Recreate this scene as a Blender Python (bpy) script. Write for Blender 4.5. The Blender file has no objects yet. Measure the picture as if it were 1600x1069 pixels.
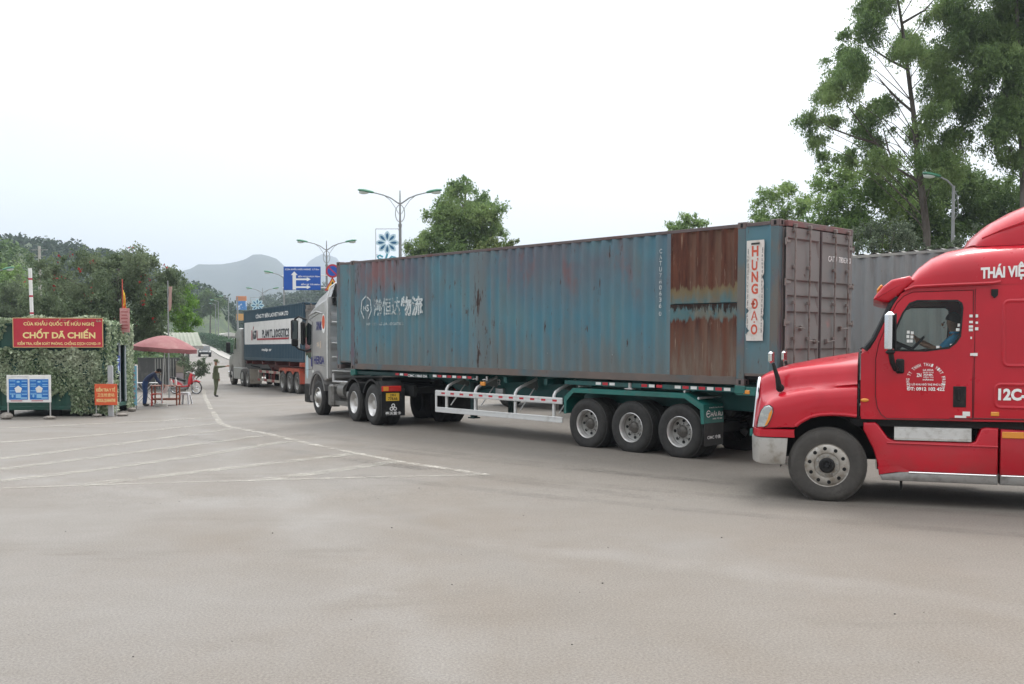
EDGE_LINE = [(-16.26, 52.24), (-13.62, 43.92), (-10.52, 34.65), (-8.0, 27.2), (-7.3, 25.77), (-5.74, 23.37), (-4.0, 20.61), (-2.12, 18.16), (-0.4, 16.4)]
BASE_LINE = [(-7.8, 15.05), (-6.2, 15.45), (-4.1, 15.8), (-2.1, 16.18), (-0.4, 16.4)]
HATCH = [[(-8.21, 15.83), (-7.19, 17.34), (-6.16, 19.04), (-4.9, 21.64)], [(-9.01, 17.38), (-7.73, 19.91), (-5.82, 23.08)], [(-6.72, 15.36), (-5.58, 16.58), (-4.58, 17.68), (-3.11, 19.21)], [(-4.0, 15.84), (-3.24, 16.66), (-2.11, 18.11)], [(-9.88, 19.08), (-8.6, 22.15), (-7.18, 25.35)], [(-11.62, 22.44), (-9.72, 25.04), (-8.14, 27.37)], [(-13.65, 26.39), (-11.67, 28.19), (-9.04, 30.26)]]
import bpy, bmesh, math, random
import numpy as np
from mathutils import Vector, Matrix
R = math.radians
PI = math.pi
sc = bpy.context.scene
COL = sc.collection
rng = random.Random(7)
HAZE = 4.2e-4

# ------------------------------------------------------------------ camera
cam_d = bpy.data.cameras.new("camera")
cam = bpy.data.objects.new("camera", cam_d)
COL.objects.link(cam)
cam.location = (0, 0, 2.14)
cam.rotation_euler = (R(90 - 2.05), 0, 0)
cam_d.sensor_fit = 'HORIZONTAL'
cam_d.sensor_width = 36
cam_d.lens = 1550 / 1600 * 36
cam_d.shift_y = 65.5 / 1600
cam_d.clip_start = 0.1
cam_d.clip_end = 20000
sc.camera = cam

# ------------------------------------------------------------------ sky, sun, exposure
SUN_EL, SUN_AZ = R(60), R(28)          # azimuth measured clockwise from +Y
w = bpy.data.worlds.new("World")
sc.world = w
w.use_nodes = True
wn, wl = w.node_tree.nodes, w.node_tree.links
bg = wn["Background"]
sky = wn.new("ShaderNodeTexSky")
sky.sky_type = 'NISHITA'
sky.sun_disc = False
sky.sun_elevation = SUN_EL
sky.sun_rotation = SUN_AZ
sky.dust_density = 4
tc = wn.new("ShaderNodeTexCoord")
sep = wn.new("ShaderNodeSeparateXYZ")
wl.new(tc.outputs["Generated"], sep.inputs[0])
nz = wn.new("ShaderNodeTexNoise")
nz.inputs["Scale"].default_value = 1.6
nz.inputs["Detail"].default_value = 5
nz.inputs["Roughness"].default_value = .55
mp = wn.new("ShaderNodeMapping")
mp.inputs["Scale"].default_value = (1, 1, 2.4)
wl.new(tc.outputs["Generated"], mp.inputs[0])
wl.new(mp.outputs[0], nz.inputs["Vector"])
# overcast: an even cloud deck, a little brighter to the right and overhead
mr = wn.new("ShaderNodeMapRange")
mr.inputs[1].default_value = -.75; mr.inputs[2].default_value = .35
wl.new(sep.outputs[0], mr.inputs[0])
ramp = wn.new("ShaderNodeValToRGB")
ramp.color_ramp.elements[0].position = 0; ramp.color_ramp.elements[0].color = (.53, .55, .567, 1)
ramp.color_ramp.elements[1].position = 1; ramp.color_ramp.elements[1].color = (.66, .662, .66, 1)
ad = wn.new("ShaderNodeMath"); ad.operation = 'MULTIPLY_ADD'
ad.inputs[1].default_value = .55; ad.inputs[2].default_value = -.27
wl.new(nz.outputs[0], ad.inputs[0])
a2 = wn.new("ShaderNodeMath"); a2.operation = 'ADD'
wl.new(ad.outputs[0], a2.inputs[0]); wl.new(mr.outputs[0], a2.inputs[1])
wl.new(a2.outputs[0], ramp.inputs[0])
zen = wn.new("ShaderNodeMapRange")
zen.inputs[1].default_value = .2; zen.inputs[2].default_value = .95
zen.inputs[3].default_value = 1; zen.inputs[4].default_value = 2.7
wl.new(sep.outputs[2], zen.inputs[0])
sca = wn.new("ShaderNodeVectorMath"); sca.operation = 'SCALE'
wl.new(ramp.outputs[0], sca.inputs[0]); wl.new(zen.outputs[0], sca.inputs["Scale"])
sk = wn.new("ShaderNodeVectorMath"); sk.operation = 'SCALE'
sk.inputs["Scale"].default_value = .008
wl.new(sky.outputs[0], sk.inputs[0])
sm = wn.new("ShaderNodeVectorMath"); sm.operation = 'ADD'
back = wn.new("ShaderNodeMapRange")          # the veiled sun stands ahead: the sky behind the camera is duller
back.inputs[1].default_value = -.55; back.inputs[2].default_value = .25
back.inputs[3].default_value = .62; back.inputs[4].default_value = 1.12
wl.new(sep.outputs[1], back.inputs[0])
sb = wn.new("ShaderNodeVectorMath"); sb.operation = 'SCALE'
wl.new(sca.outputs[0], sb.inputs[0]); wl.new(back.outputs[0], sb.inputs["Scale"])
wl.new(sb.outputs[0], sm.inputs[0]); wl.new(sk.outputs[0], sm.inputs[1])
wl.new(sm.outputs[0], bg.inputs[0])
bg.inputs[1].default_value = 1.0

sd = bpy.data.lights.new("sun", 'SUN')
sd.energy = 1.1
sd.angle = R(18)
sd.color = (1, .97, .92)
so = bpy.data.objects.new("sun", sd)
COL.objects.link(so)
so.rotation_euler = (PI / 2 - SUN_EL, 0, PI - SUN_AZ)
so.location = (0, 0, 60)

sc.view_settings.view_transform = 'Standard'
sc.view_settings.look = 'None'
sc.view_settings.exposure = 0.84
sc.view_settings.gamma = 1
sc.cycles.use_denoising = True
sc.cycles.max_bounces = 8
sc.cycles.transparent_max_bounces = 12

# ------------------------------------------------------------------ ground height
def sst(t):
    t = min(1, max(0, t)); return t * t * (3 - 2 * t)
def G(x, y):
    z = .016 * min(25, max(0, y - 14)) * sst((x + 11) / 8)
    if y > 75:
        z += .012 * (min(y, 150) - 75) + .022 * (max(y, 150) - 150 if y < 420 else 270)
    return z

# ------------------------------------------------------------------ materials
class NT:
    def __init__(s, name):
        s.m = bpy.data.materials.new(name); s.m.use_nodes = True
        s.n, s.l = s.m.node_tree.nodes, s.m.node_tree.links
        s.b = s.n["Principled BSDF"]
        s.tc = s.n.new("ShaderNodeTexCoord")
    def sock(s, v, inp):
        if hasattr(v, 'is_output'): s.l.new(v, inp)
        elif isinstance(v, (tuple, list)): inp.default_value = (*v, 1) if len(v) == 3 and len(inp.default_value) == 4 else v
        else: inp.default_value = v
    def noise(s, scale=1, vec=(1, 1, 1), detail=4, rough=.6, off=(0, 0, 0), dist=0):
        mp = s.n.new("ShaderNodeMapping")
        mp.inputs["Scale"].default_value = vec; mp.inputs["Location"].default_value = off
        s.l.new(s.tc.outputs["Object"], mp.inputs[0])
        t = s.n.new("ShaderNodeTexNoise")
        t.inputs["Scale"].default_value = scale; t.inputs["Detail"].default_value = detail
        t.inputs["Roughness"].default_value = rough; t.inputs["Distortion"].default_value = dist
        s.l.new(mp.outputs[0], t.inputs["Vector"])
        return t.outputs[0]
    def vor(s, scale, vec=(1, 1, 1)):
        mp = s.n.new("ShaderNodeMapping"); mp.inputs["Scale"].default_value = vec
        s.l.new(s.tc.outputs["Object"], mp.inputs[0])
        t = s.n.new("ShaderNodeTexVoronoi"); t.inputs["Scale"].default_value = scale
        s.l.new(mp.outputs[0], t.inputs["Vector"])
        return t
    def rng(s, v, a, b, c=0, d=1):
        t = s.n.new("ShaderNodeMapRange")
        s.sock(v, t.inputs[0])
        for i, q in enumerate((a, b, c, d)): t.inputs[i + 1].default_value = q
        return t.outputs[0]
    def math(s, op, a, b=0):
        t = s.n.new("ShaderNodeMath"); t.operation = op
        s.sock(a, t.inputs[0]); s.sock(b, t.inputs[1]); return t.outputs[0]
    def mix(s, f, a, b):
        t = s.n.new("ShaderNodeMix"); t.data_type = 'RGBA'
        s.sock(f, t.inputs[0]); s.sock(a, t.inputs[6]); s.sock(b, t.inputs[7]); return t.outputs[2]
    def xyz(s):
        t = s.n.new("ShaderNodeSeparateXYZ"); s.l.new(s.tc.outputs["Object"], t.inputs[0]); return t.outputs
    def set(s, name, v): s.sock(v, s.b.inputs[name])
    def bump(s, v, strength=.3, dist=.01):
        t = s.n.new("ShaderNodeBump"); t.inputs["Strength"].default_value = strength; t.inputs["Distance"].default_value = dist
        s.sock(v, t.inputs["Height"]); s.l.new(t.outputs[0], s.b.inputs["Normal"])

def mat(name, col, rough=.5, metal=0, var=None, bump=0, coat=0, spec=.5, bscale=40):
    """var: list of (scale, colour, lo, hi[, vec]) noise layers"""
    t = NT(name); c = col
    for k, v in enumerate(var or []):
        vec = v[4] if len(v) > 4 else (1, 1, 1)
        f = t.rng(t.noise(v[0], vec, off=(k * 3.1, k * 1.7, k * .9)), v[2], v[3])
        c = t.mix(f, c, v[1])
    t.set("Base Color", c); t.set("Roughness", rough); t.set("Metallic", metal)
    t.set("Specular IOR Level", spec)
    if coat: t.set("Coat Weight", coat); t.set("Coat Roughness", .08)
    if bump: t.bump(t.noise(bscale), bump, .01)
    return t.m

def leafmat(name, c1, c2, c3=None, trans=.25):
    t = NT(name)
    g = t.n.new("ShaderNodeNewGeometry")
    c = t.mix(g.outputs["Random Per Island"], c1, c2)
    if c3: c = t.mix(t.rng(t.noise(.35, detail=2), .45, .65), c, c3)
    t.set("Base Color", c); t.set("Roughness", .6); t.set("Specular IOR Level", .25)
    tr = t.n.new("ShaderNodeBsdfTranslucent"); t.l.new(c, tr.inputs[0])
    mx = t.n.new("ShaderNodeMixShader"); mx.inputs[0].default_value = trans
    t.l.new(t.b.outputs[0], mx.inputs[1]); t.l.new(tr.outputs[0], mx.inputs[2])
    t.l.new(mx.outputs[0], t.n["Material Output"].inputs[0])
    return t.m

# ------------------------------------------------------------------ mesh builder
class MB:
    def __init__(s): s.v, s.f, s.m, s.M, s.cuts = [], [], [], Matrix(), []
    def add(s, vs, fs, m=0):
        o = len(s.v)
        s.v += [tuple(s.M @ Vector(v)) for v in vs]
        s.f += [tuple(i + o for i in f) for f in fs]; s.m += [m] * len(fs)
        return s
    def box(s, c, d, m=0, b=0, rot=None):
        hx, hy, hz = d[0] / 2, d[1] / 2, d[2] / 2
        b = min(b, hx * .98, hy * .98, hz * .98)
        vs, fs = [], []
        if b <= 0:
            vs = [(x, y, z) for x in (-hx, hx) for y in (-hy, hy) for z in (-hz, hz)]
            fs = [(0, 1, 3, 2), (4, 6, 7, 5), (0, 4, 5, 1), (2, 3, 7, 6), (0, 2, 6, 4), (1, 5, 7, 3)]
        else:
            ix = {}
            for sx in (-1, 1):
                for sy in (-1, 1):
                    for sz in (-1, 1):
                        for ax in range(3):
                            p = [sx * (hx - b), sy * (hy - b), sz * (hz - b)]
                            p[ax] = (sx * hx, sy * hy, sz * hz)[ax]
                            ix[sx, sy, sz, ax] = len(vs); vs.append(tuple(p))
            for g in (-1, 1):
                fs.append([ix[g, a, c2, 0] for a, c2 in ((-1, -1), (1, -1), (1, 1), (-1, 1))])
                fs.append([ix[a, g, c2, 1] for a, c2 in ((-1, -1), (1, -1), (1, 1), (-1, 1))])
                fs.append([ix[a, c2, g, 2] for a, c2 in ((-1, -1), (1, -1), (1, 1), (-1, 1))])
                for h in (-1, 1):
                    fs.append([ix[g, h, -1, 0], ix[g, h, 1, 0], ix[g, h, 1, 1], ix[g, h, -1, 1]])
                    fs.append([ix[g, -1, h, 0], ix[g, 1, h, 0], ix[g, 1, h, 2], ix[g, -1, h, 2]])
                    fs.append([ix[-1, g, h, 1], ix[1, g, h, 1], ix[1, g, h, 2], ix[-1, g, h, 2]])
                    for k in (-1, 1): fs.append([ix[g, h, k, 0], ix[g, h, k, 1], ix[g, h, k, 2]])
        T = Matrix.Translation(c)
        if rot is not None: T = T @ rot
        return s.add([tuple(T @ Vector(v)) for v in vs], fs, m)
    def ring(s, c, x, y, r, n):
        return [tuple(Vector(c) + x * (r * math.cos(2 * PI * i / n)) + y * (r * math.sin(2 * PI * i / n))) for i in range(n)]
    def tube(s, pts, r, n=8, m=0, cap=True):
        pts = [Vector(p) for p in pts]
        rs = r if isinstance(r, (list, tuple)) else [r] * len(pts)
        vs, fs = [], []
        up = None
        for i, p in enumerate(pts):
            d = (pts[min(i + 1, len(pts) - 1)] - pts[max(i - 1, 0)]).normalized()
            if up is None:
                up = Vector((0, 0, 1)) if abs(d.z) < .9 else Vector((1, 0, 0))
            x = d.cross(up)
            if x.length < 1e-5: x = d.cross(Vector((0, 1, 0)))
            x.normalize(); y = x.cross(d).normalized(); up = y
            vs += s.ring(p, x, y, rs[i], n)
        for i in range(len(pts) - 1):
            for j in range(n):
                a, b2 = i * n + j, i * n + (j + 1) % n
                fs.append((a, b2, b2 + n, a + n))
        if cap: fs += [tuple(range(n)), tuple(range((len(pts) - 1) * n, len(pts) * n))]
        return s.add(vs, fs, m)
    def cyl(s, a, b, r, n=16, m=0, r2=None): return s.tube([a, b], [r, r if r2 is None else r2], n, m)
    def lathe(s, prof, o=(0, 0, 0), ax='y', n=32, m=0, sgn=1):
        """prof: (radius, height along axis)"""
        vs, fs = [], []
        for r, h in prof:
            for i in range(n):
                a = 2 * PI * i / n; c, q = r * math.cos(a), r * math.sin(a)
                p = {'y': (c, h * sgn, q), 'z': (c, q, h * sgn), 'x': (h * sgn, c, q)}[ax]
                vs.append((p[0] + o[0], p[1] + o[1], p[2] + o[2]))
        for k in range(len(prof) - 1):
            for i in range(n):
                a, b = k * n + i, k * n + (i + 1) % n
                fs.append((a, b, b + n, a + n))
        if prof[0][0] < 1e-4 or True:
            pass
        return s.add(vs, fs, m)
    def prism(s, poly, a, b, ax='y', m=0):
        n = len(poly)
        def P(u, v, h): return {'y': (u, h, v), 'z': (u, v, h), 'x': (h, u, v)}[ax]
        vs = [P(u, v, a) for u, v in poly] + [P(u, v, b) for u, v in poly]
        fs = [tuple(range(n)), tuple(range(2 * n - 1, n - 1, -1))]
        fs += [(i, (i + 1) % n, n + (i + 1) % n, n + i) for i in range(n)]
        return s.add(vs, fs, m)
    def grid(s, fn, nu, nv, m=0, cu=False):
        vs = [fn(i / (nu - 1 if not cu else nu), j / (nv - 1)) for i in range(nu) for j in range(nv)]
        fs = []
        for i in range(nu if cu else nu - 1):
            for j in range(nv - 1):
                a = i * nv + j; b = ((i + 1) % nu) * nv + j
                fs.append((a, b, b + 1, a + 1))
        return s.add(vs, fs, m)
    def loft(s, secs, m=0, closed=False, caps=True):
        n = len(secs[0]); vs = [p for q in secs for p in q]; fs = []
        for i in range(len(secs) - 1):
            for j in range(n if closed else n - 1):
                a, b = i * n + j, i * n + (j + 1) % n
                fs.append((a, b, b + n, a + n))
        if caps: fs += [tuple(range(n)), tuple(range((len(secs) - 1) * n, len(secs) * n))]
        return s.add(vs, fs, m)
    def ell(s, c, r, n=12, m=0, rot=None):
        nv = max(6, n // 2 + 1)
        T = rot or Matrix()
        def fn(u, v):
            a, b = 2 * PI * u, PI * (v - .5)
            p = T @ Vector((r[0] * math.cos(b) * math.cos(a), r[1] * math.cos(b) * math.sin(a), r[2] * math.sin(b)))
            return (c[0] + p.x, c[1] + p.y, c[2] + p.z)
        return s.grid(fn, n, nv, m, cu=True)
    def pillow(s, poly, y0, y1, r, steps=3, m=0, ax='y'):
        """prism with rounded rims at both ends"""
        def inset(pl, d):
            n = len(pl); out = []
            A = sum(pl[i][0] * pl[(i + 1) % n][1] - pl[(i + 1) % n][0] * pl[i][1] for i in range(n))
            sg = 1 if A > 0 else -1
            for i in range(n):
                p0, p1, p2 = pl[i - 1], pl[i], pl[(i + 1) % n]
                e1 = Vector((p1[0] - p0[0], p1[1] - p0[1])); e2 = Vector((p2[0] - p1[0], p2[1] - p1[1]))
                n1 = Vector((-e1.y, e1.x)).normalized() * sg; n2 = Vector((-e2.y, e2.x)).normalized() * sg
                b = n1 + n2
                b = b / max(.35, (b.length_squared / 2)) if b.length > 1e-6 else n1
                out.append((p1[0] + b.x * d, p1[1] + b.y * d))
            return out
        rings = []
        for k in range(steps + 1):
            t = PI / 2 * k / steps
            rings.append((inset(poly, r * (1 - math.sin(t))), y0 + r * (1 - math.cos(t))))
        for k in range(steps, -1, -1):
            t = PI / 2 * k / steps
            rings.append((inset(poly, r * (1 - math.sin(t))), y1 - r * (1 - math.cos(t))))
        def P(u, v, h): return {'y': (u, h, v), 'z': (u, v, h), 'x': (h, u, v)}[ax]
        return s.loft([[P(u, v, h) for u, v in pl] for pl, h in rings], m, closed=True)
    def panel_hole(s, outer, hole, yf, m=0):
        """flat side panel (x,z) at y=yf(x,z) with one hole"""
        bm = bmesh.new()
        es = []
        for lp in (outer, hole):
            if not lp: continue
            vv = [bm.verts.new((p[0], 0, p[1])) for p in lp]
            es += [bm.edges.new((vv[i], vv[(i + 1) % len(vv)])) for i in range(len(vv))]
        bmesh.ops.triangle_fill(bm, edges=es, use_beauty=True)
        bm.verts.index_update()
        vs = [(v.co.x, yf(v.co.x, v.co.z) if callable(yf) else yf, v.co.z) for v in bm.verts]
        fs = [tuple(v.index for v in f.verts) for f in bm.faces]
        bm.free()
        return s.add(vs, fs, m)
    def strip(s, la, lb, m=0, closed=True):
        n = len(la); vs = list(la) + list(lb)
        return s.add(vs, [(i, (i + 1) % n, n + (i + 1) % n, n + i) for i in range(n if closed else n - 1)], m)
    def build(s, name, mats, parent=None, sharp=35, label=None):
        if name == "lettering" and len(s.cuts) > 1:      # every line of writing is a part of its own
            o = None
            for a, b in zip(s.cuts, s.cuts[1:] + [len(s.f)]):
                q = MB(); used = sorted({i for f in s.f[a:b] for i in f}); ix = {v: k for k, v in enumerate(used)}
                q.v = [s.v[i] for i in used]; q.f = [tuple(ix[i] for i in f) for f in s.f[a:b]]; q.m = s.m[a:b]
                o = q.build(name, mats, parent, sharp)
            return o
        me = bpy.data.meshes.new(name)
        me.from_pydata(s.v, [], s.f)
        for q in (mats if isinstance(mats, (list, tuple)) else [mats]): me.materials.append(q)
        me.polygons.foreach_set("material_index", s.m)
        bm = bmesh.new(); bm.from_mesh(me)
        bmesh.ops.recalc_face_normals(bm, faces=bm.faces[:])
        bm.to_mesh(me); bm.free()
        me.polygons.foreach_set("use_smooth", [True] * len(me.polygons))
        me.set_sharp_from_angle(angle=R(sharp))
        o = bpy.data.objects.new(name, me)
        COL.objects.link(o)
        if parent is not None: o.parent = parent
        if label: o["label"] = label
        return o

def tag(o, label, cat, group=None):
    o["label"] = label; o["category"] = cat
    if group: o["group"] = group
    return o
def thing(name, label, cat, loc=(0, 0, 0), rot=(0, 0, 0), group=None):
    o = bpy.data.objects.new(name, None)
    o.empty_display_size = .3
    COL.objects.link(o); o.location = loc; o.rotation_euler = rot
    return tag(o, label, cat, group)
def copy_tree(o, parent=None):
    c = o.copy(); COL.objects.link(c); c.parent = parent
    for ch in list(o.children): copy_tree(ch, c)
    return c

# ------------------------------------------------------------------ lettering
_tc = {}
def glyphs(body, bold=.0, ls=1.0):
    k = (body, bold, ls)
    if k in _tc: return _tc[k]
    cu = bpy.data.curves.new("t", 'FONT'); cu.body = body; cu.size = 1; cu.offset = bold
    cu.resolution_u = 3; cu.space_character = ls; cu.align_x = 'CENTER'; cu.space_line = .95
    ob = bpy.data.objects.new("t", cu); COL.objects.link(ob)
    dg = bpy.context.evaluated_depsgraph_get(); dg.update()
    ev = ob.evaluated_get(dg); me = ev.to_mesh()
    vs = [tuple(v.co) for v in me.vertices]; fs = [tuple(p.vertices) for p in me.polygons]
    ev.to_mesh_clear(); bpy.data.objects.remove(ob); bpy.data.curves.remove(cu)
    _tc[k] = (vs, fs); return vs, fs
def text(mb, body, o, u, v, wd=None, ht=None, bold=.0, m=0, ls=1.0, cut=True):
    """lettering centred on o, u = reading direction, v = up"""
    vs, fs = glyphs(body, bold, ls)
    if not vs: return mb
    if cut or not mb.cuts: mb.cuts.append(0 if not mb.cuts else len(mb.f))
    x0, x1 = min(p[0] for p in vs), max(p[0] for p in vs); y0, y1 = min(p[1] for p in vs), max(p[1] for p in vs)
    sy = ht / (y1 - y0) if ht else None
    sx = wd / (x1 - x0) if wd else sy
    if sy is None: sy = sx
    o, u, v = Vector(o), Vector(u).normalized(), Vector(v).normalized()
    out = [tuple(o + u * ((p[0] - (x0 + x1) / 2) * sx) + v * ((p[1] - (y0 + y1) / 2) * sy)) for p in vs]
    return mb.add(out, fs, m)

# leaves as free rhombs, built with numpy
def leaf_mesh(name, pos, size, material, parent=None, aspect=.5, droop=.0, seed=1, up=.35):
    r = np.random.default_rng(seed); n = len(pos)
    pos = np.asarray(pos, float)
    d = r.normal(size=(n, 3)); d[:, 2] -= droop * 1.6
    d /= np.linalg.norm(d, axis=1)[:, None]
    nn = r.normal(size=(n, 3)); nn[:, 2] += up * 2
    side = np.cross(d, nn); side /= np.linalg.norm(side, axis=1)[:, None] + 1e-9
    L = size * r.uniform(.6, 1.4, n)[:, None]
    V = np.stack([pos - d * L * .5, pos + side * L * aspect * .5, pos + d * L * .5, pos - side * L * aspect * .5], 1).reshape(-1, 3)
    me = bpy.data.meshes.new(name)
    me.vertices.add(4 * n); me.vertices.foreach_set("co", V.ravel())
    me.loops.add(4 * n); me.loops.foreach_set("vertex_index", np.arange(4 * n))
    me.polygons.add(n); me.polygons.foreach_set("loop_start", np.arange(n) * 4); me.polygons.foreach_set("loop_total", np.full(n, 4))
    me.update(); me.validate()
    me.materials.append(material)
    o = bpy.data.objects.new(name, me); COL.objects.link(o)
    if parent is not None: o.parent = parent
    return o
def strands(centres, radii, total, seed, L=.7, droop=.5, jit=.05, per=11):
    """leaf positions strung along drooping twigs that fan out of every clump"""
    r = np.random.default_rng(seed)
    C_, Q = np.asarray(centres, float), np.asarray([q[0] for q in radii], float)
    n = max(20, int(total / per)); k = r.choice(len(C_), n, p=Q ** 1.6 / (Q ** 1.6).sum())
    d = r.normal(size=(n, 3)); d /= np.linalg.norm(d, axis=1)[:, None]
    s = C_[k] + d * (Q[k] * r.uniform(.1, .75, n))[:, None] * [1, 1, .75]
    d = d + r.normal(size=(n, 3)) * .45; d[:, 2] -= droop * .6; d /= np.linalg.norm(d, axis=1)[:, None]
    ln = L * (Q[k] / Q.mean()) ** .5 * r.uniform(.5, 1.3, n)
    u = np.linspace(0, 1, per)[None, :, None]
    P = s[:, None, :] + d[:, None, :] * ln[:, None, None] * u
    P[:, :, 2] -= droop * .5 * ln[:, None] * (np.linspace(0, 1, per) ** 2)[None, :]
    P = P + r.normal(size=P.shape) * jit
    return P.reshape(-1, 3)
def clumps(centres, radii, per, seed=1, shell=.55):
    """points in ellipsoid clumps, denser toward the shell"""
    r = np.random.default_rng(seed); out = []
    for c, q in zip(centres, radii):
        q = np.array(q if hasattr(q, '__len__') else (q, q, q * .8), float)
        n = max(4, int(per * q[0] * q[1]))
        d = r.normal(size=(n, 3)); d /= np.linalg.norm(d, axis=1)[:, None]
        k = r.uniform(0, 1, n) ** shell
        out.append(np.array(c) + d * q * k[:, None])
    return np.concatenate(out)
# ------------------------------------------------------------------ ground, road, markings, hills
def asphalt():
    t = NT("asphalt")
    X, Y, Z = t.xyz()
    c = t.mix(t.rng(t.noise(.13, detail=4), .36, .62), (0.170, 0.150, 0.128), (0.189, 0.173, 0.155))
    c = t.mix(t.rng(t.noise(.42, (1, .45, 1), 6, .66, off=(4, 2, 0)), .46, .70), c, (0.154, 0.122, 0.091))
    c = t.mix(t.rng(t.noise(.28, (.5, 1.1, 1), 5, .62, off=(9, 1, 0)), .50, .70), c, (0.238, 0.223, 0.203))
    # pale swept bands where wheels polish the surface, turning off towards the road
    def band(x0, y0, sl, wd, wob, off):
        d = t.math('SUBTRACT', t.math('SUBTRACT', X, x0), t.math('MULTIPLY', t.math('SUBTRACT', Y, y0), sl))
        d = t.math('ADD', d, t.rng(t.noise(.22, detail=3, off=(off, 0, 0)), .3, .7, -wob, wob))
        return t.math('MULTIPLY', t.rng(t.math('ABSOLUTE', d), wd, wd * .25), t.rng(t.noise(.8, detail=5, rough=.7, off=(off, 3, 0)), .32, .62))
    c = t.mix(t.math('MULTIPLY', band(-.4, 7, -.42, .55, .5, 1), .45), c, (.315, .309, .300))
    c = t.mix(t.math('MULTIPLY', band(.9, 7, -.42, .30, .5, 1), .5), c, (.135, .128, .118))
    c = t.mix(t.math('MULTIPLY', band(-1.5, 12, -1.5, .7, .9, 6), .5), c, (.31, .300, .287))
    c = t.mix(t.math('MULTIPLY', band(2.5, 17, -1.05, .9, .7, 11), .6), c, (0.123, 0.108, 0.093))
    c = t.mix(t.math('MULTIPLY', band(4.6, 17, -1.05, .8, .7, 13), .5), c, (0.129, 0.114, 0.097))
    cool = t.rng(t.math('ADD', t.math('ADD', X, t.math('MULTIPLY', Y, .25)), t.rng(t.noise(.35, detail=5, off=(2, 8, 0)), .3, .7, -4, 4)), -2.5, 4.5)
    c = t.mix(t.math('MULTIPLY', cool, .5), c, (0.160, 0.132, 0.105))
    c = t.mix(t.math('MULTIPLY', t.math('SUBTRACT', 1, cool), .4), c, (0.214, 0.203, 0.195))
    lane = t.math('MULTIPLY', t.rng(t.math('ADD', t.math('ADD', t.math('MULTIPLY', X, .6), Y), t.rng(t.noise(.3, (1, .6, 1), 5, off=(7, 7, 0)), .3, .7, -3, 3)), 13.0, 17.5), t.rng(X, -4, 1))
    c = t.mix(t.math('MULTIPLY', lane, .5), c, (0.132, 0.119, 0.104))
    # damp and oily stains
    c = t.mix(t.rng(t.noise(.9, (.3, 1, 1), 6, .7, off=(1, 7, 0), dist=.4), .56, .74, 0, .8), c, (0.125, 0.106, 0.087))
    c = t.mix(t.rng(t.noise(1.7, (.7, 1, 1), 5, .6, off=(5, 5, 0)), .66, .74, 0, .6), c, (0.078, 0.068, 0.058))
    g = t.noise(46, detail=3, rough=.85)
    c = t.mix(t.rng(g, .36, .66, 0, 1), t.mix(.42, c, (0.071, 0.062, 0.053)), t.mix(.38, c, (0.323, 0.294, 0.260)))
    v = t.vor(30)
    c = t.mix(t.rng(v.outputs["Distance"], .05, .15, .55, 0), c, (0.285, 0.246, 0.203))
    t.set("Base Color", c)
    t.set("Roughness", t.rng(t.noise(.6, detail=4), .3, .7, .60, .86))
    t.set("Specular IOR Level", .3)
    t.bump(g, .6, .006)
    return t.m
M_asph = asphalt()
M_earth = mat("earth", (.14, .12, .08), .95, var=[(.25, (.06, .09, .03), .4, .6), (2, (.2, .17, .12), .5, .7)], bump=.5, bscale=5)
M_conc = mat("concrete", (.42, .40, .37), .85, var=[(1.2, (.3, .28, .25), .45, .7), (14, (.5, .48, .45), .5, .8)], bump=.25)

def sheet(name, xs, ys, m, dz=0):
    mb = MB()
    mb.add([(x, y, G(x, y) + dz) for x in xs for y in ys],
           [(i * len(ys) + j, (i + 1) * len(ys) + j, (i + 1) * len(ys) + j + 1, i * len(ys) + j + 1)
            for i in range(len(xs) - 1) for j in range(len(ys) - 1)])
    o = mb.build(name, m); o["kind"] = "structure"
    return o
lin = lambda a, b, n: [a + (b - a) * i / (n - 1) for i in range(n)]
sheet("ground", [-3000, -1500, -600, -300, -150] + lin(-100, 60, 33) + [120, 300, 800, 2500],
      [-60, -20] + lin(0, 100, 41) + [120, 150, 180, 220, 260, 300, 360, 420, 600, 1000, 1800, 3000, 4000], M_earth, -.12)
sheet("road", lin(-44, 34, 53), lin(-14, 62, 51), M_asph)
# the carriageway running away to the upper left, then bending out of sight
CL = [(-23.0, 57.5), (-24.5, 61.8), (-27.6, 72), (-33.2, 92), (-41.3, 122), (-60.0, 177), (-84, 245), (-115, 320), (-152, 400)]
HW = [9.5, 9.2, 8.0, 7.2, 6.4, 6.4, 6.4, 6.4, 6.4]
def strip_pts(off, dz, n=8):
    P = []
    for k in range(len(CL) - 1):
        for i in range(n):
            f = i / n
            x, y = CL[k][0] * (1 - f) + CL[k + 1][0] * f, CL[k][1] * (1 - f) + CL[k + 1][1] * f
            h = HW[k] * (1 - f) + HW[k + 1] * f
            dx, dy = CL[k + 1][0] - CL[k][0], CL[k + 1][1] - CL[k][1]; L = math.hypot(dx, dy)
            o = off(h) if callable(off) else off
            px, py = x + dy / L * o, y - dx / L * o
            P.append((px, py, G(px, py) + dz))
    return P
mb = MB()
mb.loft([[p for p in q] for q in zip(*[strip_pts(lambda h, f=f: h * f, .006) for f in lin(-1, 1, 15)])], caps=False)
o = mb.build("far_road", M_asph); o["kind"] = "structure"
def kerb(name, o0, o1, h=.14):
    mb = MB()
    a, b = strip_pts(o0, -.1), strip_pts(o1, -.1)
    a2, b2 = strip_pts(o0, h), strip_pts(o1, h)
    mb.strip(a, a2, closed=False); mb.strip(a2, b2, closed=False); mb.strip(b2, b, closed=False)
    o = mb.build(name, M_conc); o["kind"] = "structure"
kerb("kerb", lambda h: h, lambda h: h + .3)
kerb("pavement", lambda h: h + .31, lambda h: h + 1.6, .13)

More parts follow.
